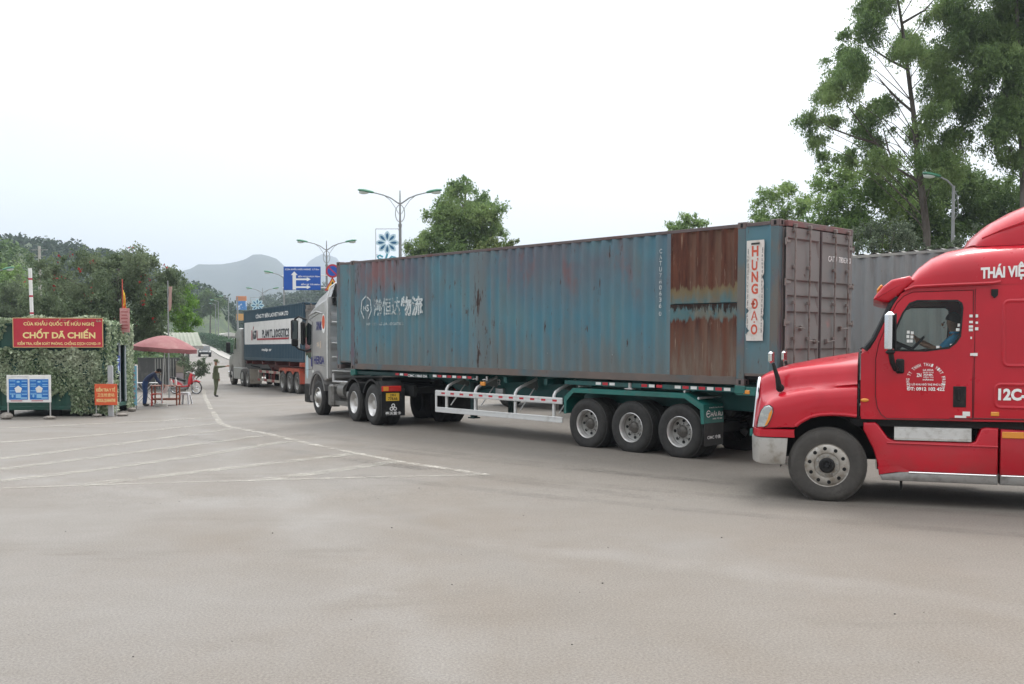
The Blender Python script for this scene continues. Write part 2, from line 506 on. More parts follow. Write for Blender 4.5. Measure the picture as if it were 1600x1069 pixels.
def wornpaint(name, col, lo=.42, hi=.62):
    t = NT(name)
    f = t.rng(t.noise(3.5, detail=6, rough=.72), lo, hi)
    f = t.math('MULTIPLY', f, t.rng(t.noise(34, detail=3, rough=.7), .3, .55, .25, 1))
    t.set("Base Color", col); t.set("Roughness", .8)
    tr = t.n.new("ShaderNodeBsdfTransparent"); mx = t.n.new("ShaderNodeMixShader")
    t.sock(f, mx.inputs[0]); t.l.new(tr.outputs[0], mx.inputs[1]); t.l.new(t.b.outputs[0], mx.inputs[2])
    t.l.new(mx.outputs[0], t.n["Material Output"].inputs[0])
    return t.m
M_line = wornpaint("worn_line_paint", (.52, .49, .43), .38, .66)
M_hatch = wornpaint("worn_hatch_paint", (.44, .42, .365), .36, .76)
MARKS = []
def mark(mb, pts, wd):
    P = []
    for i in range(len(pts) - 1):
        n = max(2, int(math.dist(pts[i], pts[i + 1]) / 1.2))
        P += [tuple(pts[i][k] + (pts[i + 1][k] - pts[i][k]) * j / n for k in (0, 1)) for j in range(n)]
    P.append(pts[-1])
    L, Rr = [], []
    for i, p in enumerate(P):
        q0, q1 = P[max(0, i - 1)], P[min(len(P) - 1, i + 1)]
        dx, dy = q1[0] - q0[0], q1[1] - q0[1]; l = math.hypot(dx, dy) or 1
        ox, oy = -dy / l * wd / 2, dx / l * wd / 2
        L.append((p[0] + ox, p[1] + oy, G(p[0] + ox, p[1] + oy) + .006)); Rr.append((p[0] - ox, p[1] - oy, G(p[0] - ox, p[1] - oy) + .006))
    mb.strip(L, Rr, closed=False)
mb = MB(); mark(mb, EDGE_LINE, .17); o = mb.build("road_edge_line", M_line); o["kind"] = "structure"
mb = MB()
for a in HATCH: mark(mb, a, .34)
o = mb.build("road_hatching", M_hatch); o["kind"] = "structure"
mb = MB(); mark(mb, BASE_LINE, .14); o = mb.build("road_base_line", M_hatch); o["kind"] = "structure"

def tyremark():
    t = NT("tyre_mark_rubber")
    f = t.math('MULTIPLY', t.rng(t.noise(.7, detail=5, rough=.7), .38, .62), t.rng(t.noise(16, detail=3, rough=.7), .3, .6, .02, .17))
    t.set("Base Color", (.07, .063, .056)); t.set("Roughness", .75)
    tr = t.n.new("ShaderNodeBsdfTransparent"); mx = t.n.new("ShaderNodeMixShader")
    t.sock(f, mx.inputs[0]); t.l.new(tr.outputs[0], mx.inputs[1]); t.l.new(t.b.outputs[0], mx.inputs[2])
    t.l.new(mx.outputs[0], t.n["Material Output"].inputs[0])
    return t.m
M_tm = tyremark()
mb = MB()
for x0, y0, a0, k, L_, w_ in ((9, 11.6, 160, -.012, 15, .34), (9.2, 9.9, 160, -.012, 14, .32), (3.6, 15.2, 141, -.006, 14, .34), (2.2, 13.9, 141, -.006, 15, .32), (5.5, 14.2, 150, -.01, 12, .3)):
    P = []; x, y, a = x0, y0, R(a0)
    for i in range(int(L_ / .5)):
        P.append((x, y)); x += .5 * math.cos(a); y += .5 * math.sin(a); a += k * .5 * 2
    mark(mb, P, w_)
mb.v = [(a, b, c + .004) for a, b, c in mb.v]
o = mb.build("road_tyre_marks", M_tm); o["kind"] = "structure"

# loose grit and small stones scattered on the asphalt
M_grit = mat("grit", (.06, .055, .05), .9)
mb = MB(); rg = random.Random(3)
for i in range(90):
    x, y = rg.uniform(-6, 7), rg.uniform(4, 16); s = rg.choice([.003, .004, .005, .007, .010])
    mb.ell((x, y, G(x, y) + s * .4), (s, s * .8, s * .6), 6)
o = mb.build("road_grit", M_grit); o["kind"] = "stuff"

# wooded hill on the left: one curved slope of terrain
def hill(name, prof, m, seed, y0, depth, amp, xs, base=0, nv=26):
    """prof: list of (x, top height) at distance y0"""
    r = random.Random(seed)
    ph = [(r.uniform(.5, 3), r.uniform(0, 6), r.uniform(.4, 1)) for _ in range(9)]
    def top(x):
        for (a, ha), (b, hb) in zip(prof, prof[1:]):
            if a <= x <= b: return ha + (hb - ha) * sst((x - a) / (b - a))
        return prof[0][1] if x < prof[0][0] else prof[-1][1]
    span = xs[-1] - xs[0]
    def fn(u, v):
        x = xs[0] + span * u
        h = top(x)
        wob = sum(math.sin(f * x / span * 40 + p + v * 5 * q) * q for f, p, q in ph) * amp * min(1, 4 * v * (1 - v) + .25)
        s = math.sin(PI * min(1, v * 1.05)) if v < .5 else 1 - .5 * sst((v - .5) * 2)
        hh = h * (sst(v * 2) if v < .5 else s) + wob * min(1, v * 3)
        y = y0 - depth * .5 + depth * v
        return (x * (y / y0), y, G(x, min(y, 420)) * .0 + base - 1.0 + hh)
    mb = MB(); mb.grid(fn, len(xs), nv)
    o = mb.build(name, m, sharp=180); o["kind"] = "structure"
    return o
M_wood = mat("wooded_slope", (.045, .07, .025), .9, var=[(.02, (.03, .055, .022), .4, .6), (.09, (.075, .10, .035), .48, .62), (.5, (.02, .035, .014), .5, .66)], bump=1, bscale=.3)
M_mtn = mat("mountain_forest", (.026, .042, .032), .95, var=[(.004, (.040, .055, .038), .45, .6), (.03, (.015, .028, .020), .5, .65)])
hill("hill", [(-260, 30), (-125, 30), (-90, 20), (-84, 18.5), (-79, 15), (-70, 10), (-58, 4), (-45, 0)], M_wood, 4, 165, 130, 1.0, lin(-260, -45, 60))
hill("far_hill", [(-420, 60), (-200, 44), (-172, 38), (-160, 37), (-140, 33), (-110, 22), (-85, 8), (-60, 0)], M_wood, 9, 350, 240, 1.4, lin(-420, -60, 60))
hill("mountain", [(-2200, 90), (-1200, 90), (-820, 118), (-760, 152), (-720, 168), (-690, 184), (-650, 187), (-600, 191), (-565, 204), (-528, 200), (-500, 183), (-452, 150), (-380, 120), (-200, 95), (200, 80), (900, 60)], M_mtn, 12, 2200, 1500, 4.5, lin(-2200, 900, 180))
hill("far_mountain", [(-1600, 120), (-760, 150), (-680, 250), (-640, 296), (-610, 305), (-570, 290), (-520, 240), (-430, 190), (0, 150), (800, 120)], M_mtn, 17, 3200, 1500, 3, lin(-1600, 800, 110))
# ------------------------------------------------------------------ shared vehicle materials
TW = 2.55
M_rubber = mat("tyre_rubber", (.022, .021, .02), .82, var=[(3, (.04, .038, .035), .5, .7), (14, (.03, .028, .026), .45, .6)], bump=.15, bscale=60)
M_dustrubber = mat("dusty_tyre_rubber", (.05, .046, .042), .85, var=[(2.2, (.085, .078, .07), .42, .65), (16, (.06, .055, .05), .45, .6)], bump=.15, bscale=60)
M_alu = mat("aluminium_rim", (.50, .49, .47), .38, .75, var=[(5, (.32, .29, .26), .5, .7)])
M_rimgrey = mat("dull_rim", (.34, .335, .32), .5, .4, var=[(4, (.2, .18, .16), .5, .72)])
M_hub = mat("greasy_hub", (.10, .092, .082), .5, .2, var=[(8, (.05, .045, .04), .45, .65)])
M_steelrim = mat("silver_rim", (.62, .61, .6), .35, .6, var=[(4, (.42, .40, .37), .5, .7)])
M_black = mat("black_plastic", (.014, .014, .015), .5, spec=.25, var=[(6, (.035, .033, .03), .5, .7)])
M_dark = mat("dark_underside", (.012, .012, .012), .8)
M_hole = mat("dark_hole", (.006, .006, .006), .9)
M_white = mat("white_paint", (.78, .78, .76), .45, var=[(3, (.6, .59, .56), .5, .75)])
M_red_refl = mat("red_reflector", (.5, .015, .03), .3)
M_amber = mat("amber_lens", (.75, .28, .03), .25, coat=.5)
M_redlens = mat("red_lens", (.55, .02, .015), .25, coat=.5)
M_chrome = mat("chrome", (.75, .75, .76), .12, 1)
M_steel = mat("steel_tube", (.55, .55, .55), .4, .7, var=[(6, (.4, .39, .37), .5, .7)])

# ------------------------------------------------------------------ wheels
def wheel(parent, x, y, z, sgn=1, rad=.525, dual=False, kind='dish', rubber=None, rim=None, yaw=0):
    """sgn=+1: outer face toward +y.  y is the outer face of the tyre."""
    rubber = rubber or M_rubber; rim = rim or M_rimgrey
    wd = .285
    def prof(o):
        p = [(.285, .035), (.30, .012), (.36, .0), (.43, -.004), (.478, .012), (.492, .03), (.505, .05)]
        for k in range(5):
            a = .055 + k * .043
            p += [(.525, a), (.525, a + .03), (.512, a + .032), (.512, a + .041)]
        p += [(.505, wd - .04), (.49, wd - .02), (.43, wd), (.36, wd), (.29, wd - .03), (.285, .035)]
        s = rad / .525
        return [(r * s, -(h) - o) for r, h in p]
    mb = MB()
    mb.lathe(prof(0), (0, 0, 0), 'y', 48, 0, sgn)
    if dual: mb.lathe(prof(.34), (0, 0, 0), 'y', 32, 0, sgn)
    t = mb.build("wheel", rubber, parent)
    t.location = (x, y, z - .014); t.rotation_euler = (0, 0, yaw)     # loaded tyres sit a little flat
    mb = MB()
    s = rad / .525
    if kind == 'dish':      # rear disc set deep inside the rim, hub in the middle
        mb.lathe([(.297 * s, -.02), (.285 * s, -.012), (.27 * s, -.03), (.262 * s, -.10), (.255 * s, -.15), (.20 * s, -.165), (.13 * s, -.15), (.125 * s, -.13), (.12 * s, -.149)], (0, 0, 0), 'y', 40, 0, sgn)
        mb.lathe([(.262 * s, -.1015), (.255 * s, -.1485), (.20 * s, -.1635), (.13 * s, -.1485), (.115 * s, -.12), (.115 * s, -.121)], (0, 0, 0), 'y', 40, 2, sgn)
        mb.lathe([(.115 * s, -.121), (.095 * s, -.085), (.07 * s, -.07), (.0, -.068)], (0, 0, 0), 'y', 24, 4, sgn)
        for k in range(8):
            a = 2 * PI * k / 8
            c = Vector((math.cos(a) * .20 * s, -.158 * sgn, math.sin(a) * .20 * s))
            mb.cyl(c, c + Vector((0, .012 * sgn, 0)), .03, 10, 1)
        for k in range(10):
            a = 2 * PI * (k + .5) / 10
            c = Vector((math.cos(a) * .15 * s, -.155 * sgn, math.sin(a) * .15 * s))
            mb.cyl(c, c + Vector((0, .045 * sgn, 0)), .014, 6, 2)
    elif kind == 'plain':
        mb.lathe([(.297 * s, -.02), (.285 * s, -.012), (.27 * s, -.03), (.258 * s, -.12), (.22 * s, -.17), (.12 * s, -.16), (.11 * s, -.06), (.0, -.05)], (0, 0, 0), 'y', 40, 0, sgn)
    elif kind == 'front':   # convex steering wheel: ring of round hand holes, nuts, hub
        mb.lathe([(.305 * s, -.03), (.297 * s, -.012), (.285 * s, -.018), (.27 * s, -.006), (.185 * s, .008), (.172 * s, .002), (.165 * s, -.012), (.10 * s, -.008), (.0, -.008)], (0, 0, 0), 'y', 44, 0, sgn)
        for k in range(10):
            a = 2 * PI * (k + .3) / 10
            c = Vector((math.cos(a) * .232 * s, -.012 * sgn, math.sin(a) * .232 * s))
            mb.cyl(c, c + Vector((0, .0165 * sgn, 0)), .026 * s, 12, 1)
            a += .25
            c = Vector((math.cos(a) * .138 * s, -.015 * sgn, math.sin(a) * .138 * s))
            mb.cyl(c, c + Vector((0, .035 * sgn, 0)), .017 * s, 6, 2)
            mb.cyl(c, c + Vector((0, .045 * sgn, 0)), .010 * s, 6, 2)
        mb.lathe([(.108 * s, -.01), (.104 * s, .03), (.09 * s, .045), (.07 * s, .048), (.066 * s, .03), (.04 * s, .03), (.03 * s, .05), (0, .052)], (0, 0, 0), 'y', 24, 3, sgn)
    else:                   # steer: shiny dished cap
        mb.lathe([(.30 * s, -.02), (.285 * s, -.005), (.265 * s, -.03), (.25 * s, -.06), (.20 * s, -.055), (.165 * s, .0), (.15 * s, .035), (.11 * s, .045), (.10 * s, .07), (.0, .075)], (0, 0, 0), 'y', 40, 0, sgn)
        for k in range(10):
            a = 2 * PI * k / 10
            c = Vector((math.cos(a) * .222 * s, -.06 * sgn, math.sin(a) * .222 * s))
            mb.cyl(c, c + Vector((0, .012 * sgn, 0)), .02, 8, 1)
    mb.build("rim", [rim, M_hole, M_rimgrey, M_black, M_hub], t)
    return t

# ------------------------------------------------------------------ shipping containers
def corr(x0, x1, pitch=.278, depth=.036, ph=0.0):
    """trapezoid corrugation: list of (x, inset)"""
    pts = [(x0, 0)]
    x = x0 + .02 + ph * pitch
    while x + pitch < x1 - .01:
        pts += [(x, 0), (x + .068, depth), (x + .138, depth), (x + .206, 0)]
        x += pitch
    pts.append((x1, 0))
    return pts
def corr_panel(mb, x0, x1, z0, z1, y, sg, m=0, ph=0, depth=.036, pitch=.278, nz=1):
    P = corr(x0, x1, pitch, depth, ph)
    mb.grid(lambda u, v: (P[round(u * (len(P) - 1))][0], y - sg * P[round(u * (len(P) - 1))][1], z0 + (z1 - z0) * v), len(P), nz + 1, m)
def casting(mb, c, m=0, hm=1, s=(.178, .162, .118), sy=1, sx=-1):
    mb.box(c, s, m, .008)
    mb.box((c[0], c[1] + sy * (s[1] / 2 + .0005), c[2]), (.05, .004, .075), hm, .0)
    mb.box((c[0] + sx * (s[0] / 2 + .0005), c[1], c[2]), (.004, .052, .07), hm, .0)

def blue_side():
    t = NT("weathered_blue_paint")
    X, Y, Z = t.xyz()
    c = t.mix(t.rng(t.noise(.9, (1, 1, .6), 4), .4, .62), (.070, .185, .242), (.090, .200, .238))
    rib_shade = t.rng(Y, TW / 2 - .050, TW / 2 - .014)  # rib shading painted into the colour: outer corrugation faces greyer
    c = t.mix(t.math('MULTIPLY', rib_shade, t.rng(t.noise(.7, (1, 1, .5), 4, off=(8, 1, 3)), .36, .60, .05, .45)), c, (.15, .155, .15))
    c = t.mix(t.rng(t.noise(1.2, (1.8, 1, .42), 6, .65, off=(3, 0, 1)), .49, .68, 0, .6), c, (.14, .14, .135))
    upl = t.math('MULTIPLY', t.rng(Z, 1.3, 2.4), t.rng(t.noise(.42, (1, 1, .8), 4, off=(6, 0, 2)), .44, .60))
    c = t.mix(t.math('MULTIPLY', upl, .62), c, (.125, .095, .12))
    c = t.mix(t.math('MULTIPLY', t.rng(t.noise(.8, (1, 1, .45), 5, .65, off=(1, 5, 8)), .56, .7), t.rng(Z, 1.2, 2.2)), c, (.21, .085, .075))
    red = t.math('MULTIPLY', t.math('MULTIPLY', t.rng(X, 10.3, 11.0), t.rng(X, 12.9, 12.4)), t.rng(t.math('ADD', Z, t.rng(t.noise(2, (2, 1, .3), 5), .3, .7, -.3, .3)), 1.9, 2.3))
    c = t.mix(t.math('MULTIPLY', red, t.rng(t.noise(1.3, (2, 1, .5), 5, .65, off=(2, 0, 3)), .40, .58, .1, .75)), c, (.24, .085, .075))
    grime = t.math('ADD', t.rng(Z, 1.25, .1, 0, .8), t.rng(t.noise(1.6, (2, 1, .3), 5), .3, .7, -.5, .35))
    c = t.mix(t.math('MULTIPLY', t.rng(grime, .1, .9, 0, 1), .8), c, (.15, .142, .128))
    seam = t.math('ADD', t.rng(t.math('ABSOLUTE', t.math('SUBTRACT', X, 7.86)), .22, .02, 0, .13), t.rng(t.math('ABSOLUTE', t.math('SUBTRACT', X, 9.55)), .12, .02, 0, .08))
    seam = t.math('ADD', seam, t.rng(t.math('ABSOLUTE', t.math('SUBTRACT', X, 12.85)), .25, .02, 0, .10))
    rs = t.math('ADD', t.noise(3.2, (3.2, 1, .5), 7, .72, off=(2, 2, 2)), seam)
    c = t.mix(t.rng(rs, .625, .65), c, (.085, .05, .04)); c = t.mix(t.rng(rs, .66, .68), c, (.030, .016, .013))
    c = t.mix(t.rng(t.noise(4, (1.6, 1, 1.1), 7, .75, off=(7, 2, 4)), .69, .705), c, (.045, .022, .016))
    c = t.mix(t.rng(t.noise(13, (1, 1, .8), 3, .6, off=(5, 2, 9)), .74, .77), c, (.42, .44, .44))
    t.set("Base Color", c); t.set("Roughness", t.rng(t.noise(2), .3, .7, .5, .75)); t.set("Specular IOR Level", .35)
    t.bump(t.noise(3, detail=3), .12, .02)
    return t.m
def rust_side():
    t = NT("rusted_patch")
    X, Y, Z = t.xyz()
    n = t.noise(2.4, (2.4, 1, .35), 6, .7)
    c = t.mix(t.rng(n, .38, .62), (.058, .023, .017), (.135, .050, .030))
    c = t.mix(t.rng(t.noise(7, (3.4, 1, .22), 5, .65, off=(3, 3, 1)), .62, .72), c, (.34, .26, .19))
    rib_shade = t.rng(Y, TW / 2 - .018, TW / 2 - .046)  # rib shading painted into the rust colour: corrugation recesses paler tan
    c = t.mix(t.math('MULTIPLY', rib_shade, t.rng(t.noise(2, (2, 1, .4), 4, off=(4, 4, 4)), .3, .6, .12, .55)), c, (.19, .125, .09))
    low = t.rng(Z, 1.15, .35)
    c = t.mix(t.math('MULTIPLY', low, t.rng(n, .62, .4, .2, .85)), c, (.21, .165, .13))
    zz = t.math('ADD', Z, t.rng(t.noise(3.3, (3, 1, .6), 4), .3, .7, -.09, .09))
    # blue band where the paint still holds, between the two rusted fields
    band = t.math('MULTIPLY', t.rng(zz, 1.17, 1.23), t.rng(zz, 1.80, 1.74))
    blue = t.mix(t.rng(t.noise(5, (1, 1, .8), 4), .4, .6), (.085, .165, .18), (.15, .155, .13))
    blue = t.mix(t.math('MULTIPLY', t.rng(zz, 1.50, 1.72), .8), blue, (.19, .135, .06))
    c = t.mix(band, c, blue)
    c = t.mix(t.math('MULTIPLY', t.rng(t.math('ADD', Z, t.rng(t.noise(9, (2.6, 1, .4), 4, .7), .3, .7, -.13, .13)), 1.36, 1.41), t.rng(Z, 1.485, 1.475)), c, (.03, .02, .017))
    t.set("Base Color", c); t.set("Roughness", .82); t.set("Specular IOR Level", .25)
    t.bump(t.noise(14, detail=4), .25, .01)
    return t.m
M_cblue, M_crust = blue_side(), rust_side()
M_crail = mat("grimy_rail", (.115, .10, .09), .75, var=[(1.4, (.15, .115, .10), .4, .6, (1, 1, 1)), (.7, (.07, .12, .14), .55, .68), (9, (.06, .035, .025), .64, .72)], bump=.15)
M_ctop = mat("maroon_grimed_rail", (.11, .085, .085), .75, var=[(1.1, (.15, .12, .115), .45, .65), (1.9, (.12, .045, .04), .55, .7)], bump=.15)
M_cpost = mat("bluegrey_post", (.085, .135, .15), .7, var=[(1.5, (.12, .085, .11), .5, .62, (1, 1, .5)), (2.5, (.13, .125, .11), .5, .62, (1, 1, .4)), (9, (.05, .025, .018), .68, .74)], bump=.1)
M_cast = mat("corner_casting_paint", (.15, .12, .115), .75, var=[(5, (.09, .06, .05), .5, .7)], bump=.15)
M_cdoor = mat("greybrown_door_paint", (.185, .180, .172), .68, var=[(1.1, (.195, .176, .168), .45, .65, (1, 1, .7)), (.8, (.13, .15, .165), .55, .66), (2.2, (.25, .165, .155), .66, .76), (7, (.08, .05, .04), .68, .75), (15, (.3, .3, .28), .72, .77)], bump=.12)
M_chead = mat("red_brown_header", (.19, .085, .08), .7, var=[(2, (.15, .12, .115), .48, .62), (8, (.08, .04, .035), .62, .72)])
M_rod = mat("lock_rod", (.235, .215, .20), .6, .3, var=[(6, (.12, .07, .05), .5, .7)])
M_gasket = mat("door_gasket", (.05, .035, .035), .8)
M_fadewhite = wornpaint("worn_white_lettering", (.60, .64, .64), .30, .44)
M_fadewhite2 = wornpaint("badly_worn_white_lettering", (.50, .56, .56), .37, .53)
M_white_txt = mat("white_lettering", (.85, .85, .84), .6)

CY = 133.1
def vframe(ox, oy, yaw):
    h = (math.cos(R(yaw)), math.sin(R(yaw))); l = (-h[1], h[0])
    return lambda x, y: (ox + h[0] * x + l[0] * y, oy + h[1] * x + l[1] * y)
TO = (5.511, 17.991)                      # rear centre of the green trailer
TF = vframe(*TO, CY)

def container_frame(L, W, H, posts, mats, parent, ends=True):
    """corner posts, castings, rails; posts = list of x of castings/posts"""
    hy = W / 2
    mb = MB()
    for x in posts:
        for s in (1, -1):
            mb.box((x, s * (hy - .06), H / 2), (.16, .12, H - .236), 2, .006)
            sx = -1 if x < L / 2 else 1
            casting(mb, (x, s * (hy - .081), H - .059), 3, 4, sy=s, sx=sx)
            casting(mb, (x, s * (hy - .081), .059), 3, 4, sy=s, sx=sx)
    xs = sorted(posts)
    for a, b in zip(xs, xs[1:]):
        for s in (1, -1):
            mb.box(((a + b) / 2, s * (hy - .045), H - .055), (b - a - .18, .07, .06), 1, .004)
            lo = .20 if (b - a) < 1 and len(xs) > 2 else .085
            hh = .05 if (b - a) < 1 and len(xs) > 2 else .145
            mb.box(((a + b) / 2, s * (hy - .035), lo), (b - a - .18, .055, hh), 0, .004)
    for x, sx in ((xs[0], -1), (xs[-1], 1)):
        mb.box((x + sx * .02, 0, H - .06), (.11, W - .34, .10), 1, .004)
        mb.box((x + sx * .0, 0, .085), (.12, W - .34, .14), 0, .004)
    return mb.build("frame", mats, parent)

def door_leaf(parent, y0, y1, H, mats, hinge, x=-.055):
    """one rear door leaf with five pressed horizontal bands, seen from behind (outside faces -x)"""
    z0, z1 = .17, H - .13
    Z = [(z1, 0), (z1 - .07, 0)]
    for a, b in ((.18, .48), (.90, 1.10), (1.17, 1.38), (1.45, 1.70), (2.10, 2.36)):
        s = (z1 - z0) / 2.6
        a, b = a * s, b * s
        Z += [(z1 - a, 0), (z1 - a - .025, .042), (z1 - a - .075, .042), (z1 - b, 0)]
    Z += [(z0, 0)]
    mb = MB()
    e = .05
    yy = [y0, y0 + e, y0 + e + .03, y1 - e - .03, y1 - e, y1]
    fl = [0, 0, 1, 1, 0, 0]
    mb.grid(lambda u, v: (x + Z[round(v * (len(Z) - 1))][1] * fl[round(u * 5)], yy[round(u * 5)], Z[round(v * (len(Z) - 1))][0]), 6, len(Z), 0)
    mb.box((x + .075, (y0 + y1) / 2, (z0 + z1) / 2), (.04, y1 - y0, z1 - z0), 0)
    ye = y1 if hinge > 0 else y0
    for k in range(4):
        zz = z0 + .25 + k * (z1 - z0 - .5) / 3
        mb.box((x - .012, ye - hinge * .06, zz), (.02, .16, .05), 2, .004)
        mb.cyl((x - .01, ye + hinge * .025, zz - .06), (x - .01, ye + hinge * .025, zz + .06), .018, 8, 2)
    mb.box((x - .006, y0 if hinge > 0 else y1, (z0 + z1) / 2), (.02, .03, z1 - z0), 1)
    d = mb.build("door", [mats[0], M_gasket, mats[1]], parent)
    w_ = y1 - y0
    for k, f in enumerate((.20, .62) if hinge < 0 else (.38, .80)):
        yb = y0 + w_ * f
        mb = MB()
        mb.cyl((x - .05, yb, z0 - .05), (x - .05, yb, z1 + .05), .017, 8)
        for q in (.02, .26, .5, .74, .98):
            zz = z0 + (z1 - z0) * q
            mb.box((x - .028, yb, zz), (.05, .075, .055), 0, .006)
        for zz in (z0 - .03, z1 + .03): mb.box((x - .045, yb, zz), (.06, .06, .07), 0, .006)
        mb.build("lock_rod", mats[1], d)
        mb = MB()
        zz = z0 + (z1 - z0) * (.33 if k == (0 if hinge < 0 else 1) else .24)
        sg = -1 if hinge > 0 else 1
        mb.tube([(x - .055, yb, zz), (x - .075, yb + sg * .05, zz + .012), (x - .075, yb + sg * .30, zz - .01)], .011, 6)
        mb.box((x - .03, yb + sg * .24, zz), (.06, .05, .09), 0, .008)
        mb.build("door_handle", mats[1], d)
    return d

def blue_container():
    L, W, H = 13.716, TW, 2.896
    z0 = 1.475
    c = thing("shipping_container", "long weathered blue shipping container with rust patches and a torn red lettered banner", "shipping container",
              (*TF(0, 0), z0), (R(-.24), R(-.5), R(CY)))
    P = [.089, .762, L - .762, L - .089]
    container_frame(L, W, H, P, [M_crail, M_ctop, M_cpost, M_cast, M_hole], c)
    hy = W / 2
    for s, nm in ((1, "near"), (-1, "far")):
        y = s * (hy - .008)
        mb = MB()
        if s > 0:
            corr_panel(mb, 2.33, 7.90, .155, H - .085, y, s, 0, .2, .046)
            corr_panel(mb, 7.98, L - .845, .155, H - .085, y, s, 0, .55, .046)
            mb.box((7.94, y - .012, H / 2 + .03), (.08, .022, H - .25), 0)
        else:
            corr_panel(mb, .845, L - .845, .155, H - .085, y, s, 0)
        corr_panel(mb, L - .68, L - .17, .22, H - .085, y, s, 0, .2, .03, .24)
        mb.grid(lambda u, v: (.17 + .51 * u, y - s * (.03 if .12 < u < .9 else 0), .22 + (H - .305) * v), 9, 2, 0)
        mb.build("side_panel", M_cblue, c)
    mb = MB()
    corr_panel(mb, .845, 2.30, .155, 1.475, hy - .006, 1, 0, .15, .046)
    corr_panel(mb, .845, 2.30, 1.49, H - .085, hy - .012, 1, 0, .15, .046)
    mb.box((2.315, hy - .016, H / 2 + .03), (.03, .022, H - .25), 0)
    mb.build("patch_panel", M_crust, c, label="brown rusted replacement panel with a faded blue band")
    mb = MB(); mb.grid(lambda u, v: (.1 + (L - .2) * u, -hy + .08 + (W - .16) * v, H - .03 + .0), 60, 2)
    mb.build("roof", M_ctop, c)
    mb = MB(); mb.grid(lambda u, v: (L - .03 - (.02 if round(u * 40) % 4 < 2 else -.015), -hy + .17 + (W - .34) * u, .15 + (H - .28) * v), 41, 2)
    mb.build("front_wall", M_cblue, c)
    mb = MB(); mb.box((L / 2, 0, .14), (L - .3, W - .12, .03)); mb.build("floor", M_dark, c)
    g = .022
    dl = door_leaf(c, -.012 + g, hy - .125, H, (M_cdoor, M_rod), 1)
    dr = door_leaf(c, -hy + .125, .012 - g, H, (M_cdoor, M_rod), -1)
    mb = MB(); mb.box((-.02, 0, H - .062), (.09, W - .35, .1), 0, .006)
    mb.build("door_header", M_chead, c)
    mb = MB(); text(mb, "CATU  780636 0", (-.062, -.67, H - .60), (0, -1, 0), (0, 0, 1), .82, .105, .012)
    mb.build("lettering", M_white_txt, dr)
    # writing on the near side (u = reading direction on the +y side is -x)
    yt = hy - .003
    def side(body, x, z, wd, ht, m, bold=.012, ls=1.0, name="lettering"):
        mb = MB(); text(mb, body, (x, yt, z), (-1, 0, 0), (0, 0, 1), wd, ht, bold, 0, ls); mb.build(name, m, c)
    side("瀚恒达", 11.40, 1.64, 1.16, .46, M_fadewhite2, .014)
    side("物流", 10.36, 1.63, .90, .50, M_fadewhite, .03)
    side("HAN HENG DA LOGISTICS", 11.5, 1.20, 1.6, .07, M_fadewhite2)
    mb = MB()
    hexa = [(12.32 + .24 * math.cos(a), 1.63 + .31 * math.sin(a)) for a in [R(90 - 52 * k) for k in range(-3, 4)]]
    for p, q in zip(hexa, hexa[1:]):
        d = Vector((q[0] - p[0], 0, q[1] - p[1])); n = Vector((-d.z, 0, d.x)).normalized() * .016
        a, b = Vector((p[0], yt, p[1])), Vector((q[0], yt, q[1]))
        mb.add([tuple(a - n), tuple(b - n), tuple(b + n), tuple(a + n)], [(0, 1, 2, 3)])
    text(mb, "H", (12.39, yt, 1.62), (-1, 0, 0), (0, 0, 1), .11, .12, .01)
    text(mb, "S", (12.25, yt, 1.62), (-1, 0, 0), (0, 0, 1), .12, .18, .02)
    mb.build("emblem", M_fadewhite, c)
    mb = MB()
    for k, ch in enumerate("CATU780636"):
        text(mb, ch, (2.57, yt, 2.50 - k * .115), (-1, 0, 0), (0, 0, 1), .06, .085, .006, cut=False)
    text(mb, "0", (2.57, yt, 1.31), (-1, 0, 0), (0, 0, 1), .06, .08, .006)
    mb.build("lettering", M_fadewhite, c)
    # torn vinyl banner in the rear bay
    rgb = random.Random(5)
    mb = MB()
    bx, bz0, bz1, bw = .475, .80, 2.56, .36
    nz = 30
    Lp, Rp = [], []
    for k in range(nz + 1):
        z = bz0 + (bz1 - bz0) * k / nz
        tear = 1 if k < 12 else .25
        Lp.append((bx + bw / 2 - abs(rgb.gauss(0, .013)) * tear - (.06 if k in (9, 3) else 0), z)); Rp.append((bx - bw / 2 + abs(rgb.gauss(0, .004)) + (.025 if k in (7, 19) else 0), z))
    mb.add([(x, hy - .002, z) for x, z in Lp] + [(x, hy - .002, z) for x, z in Rp], [(i, i + 1, nz + 2 + i, nz + 1 + i) for i in range(nz)])
    b = mb.build("banner", mat("torn_banner_vinyl", (.66, .64, .60), .6, var=[(7, (.5, .47, .42), .5, .7), (9, (.05, .03, .025), .72, .76)]), c, label="torn white banner with red vertical lettering")
    mb = MB()
    for ch, z in zip("HƯNGĐẠO", (2.37, 2.14, 1.92, 1.71, 1.45, 1.22, 1.0)):
        text(mb, ch, (bx + .005, hy + .001, z), (-1, 0, 0), (0, 0, 1), .135, .185 if ch not in "ẠƯ" else .215, .012 if ch == "Ạ" else .035, cut=False)
    mb.build("lettering", mat("faded_red_lettering", (.56, .09, .045), .6), b)
    mb = MB()
    rr = random.Random(2)
    for sx in (.145, -.145):
        z = bz1 - .14
        while z > bz0 + .12:
            l = rr.uniform(.03, .10)
            text(mb, rr.choice(["xe tải", "bến", "đường dài", "bắc nam", "hàng", "liên hệ", "gọi"]), (bx + sx, hy + .001, z - l / 2), (0, 0, -1), (-1, 0, 0), l, .03, .02)
            z -= l + .025
    mb.box((bx, hy + .0, bz1 - .06), (.17, .003, .035), 0)
    mb.build("small_print", mat("black_lettering", (.03, .03, .03), .6), b)
    return c
BLUE = blue_container()
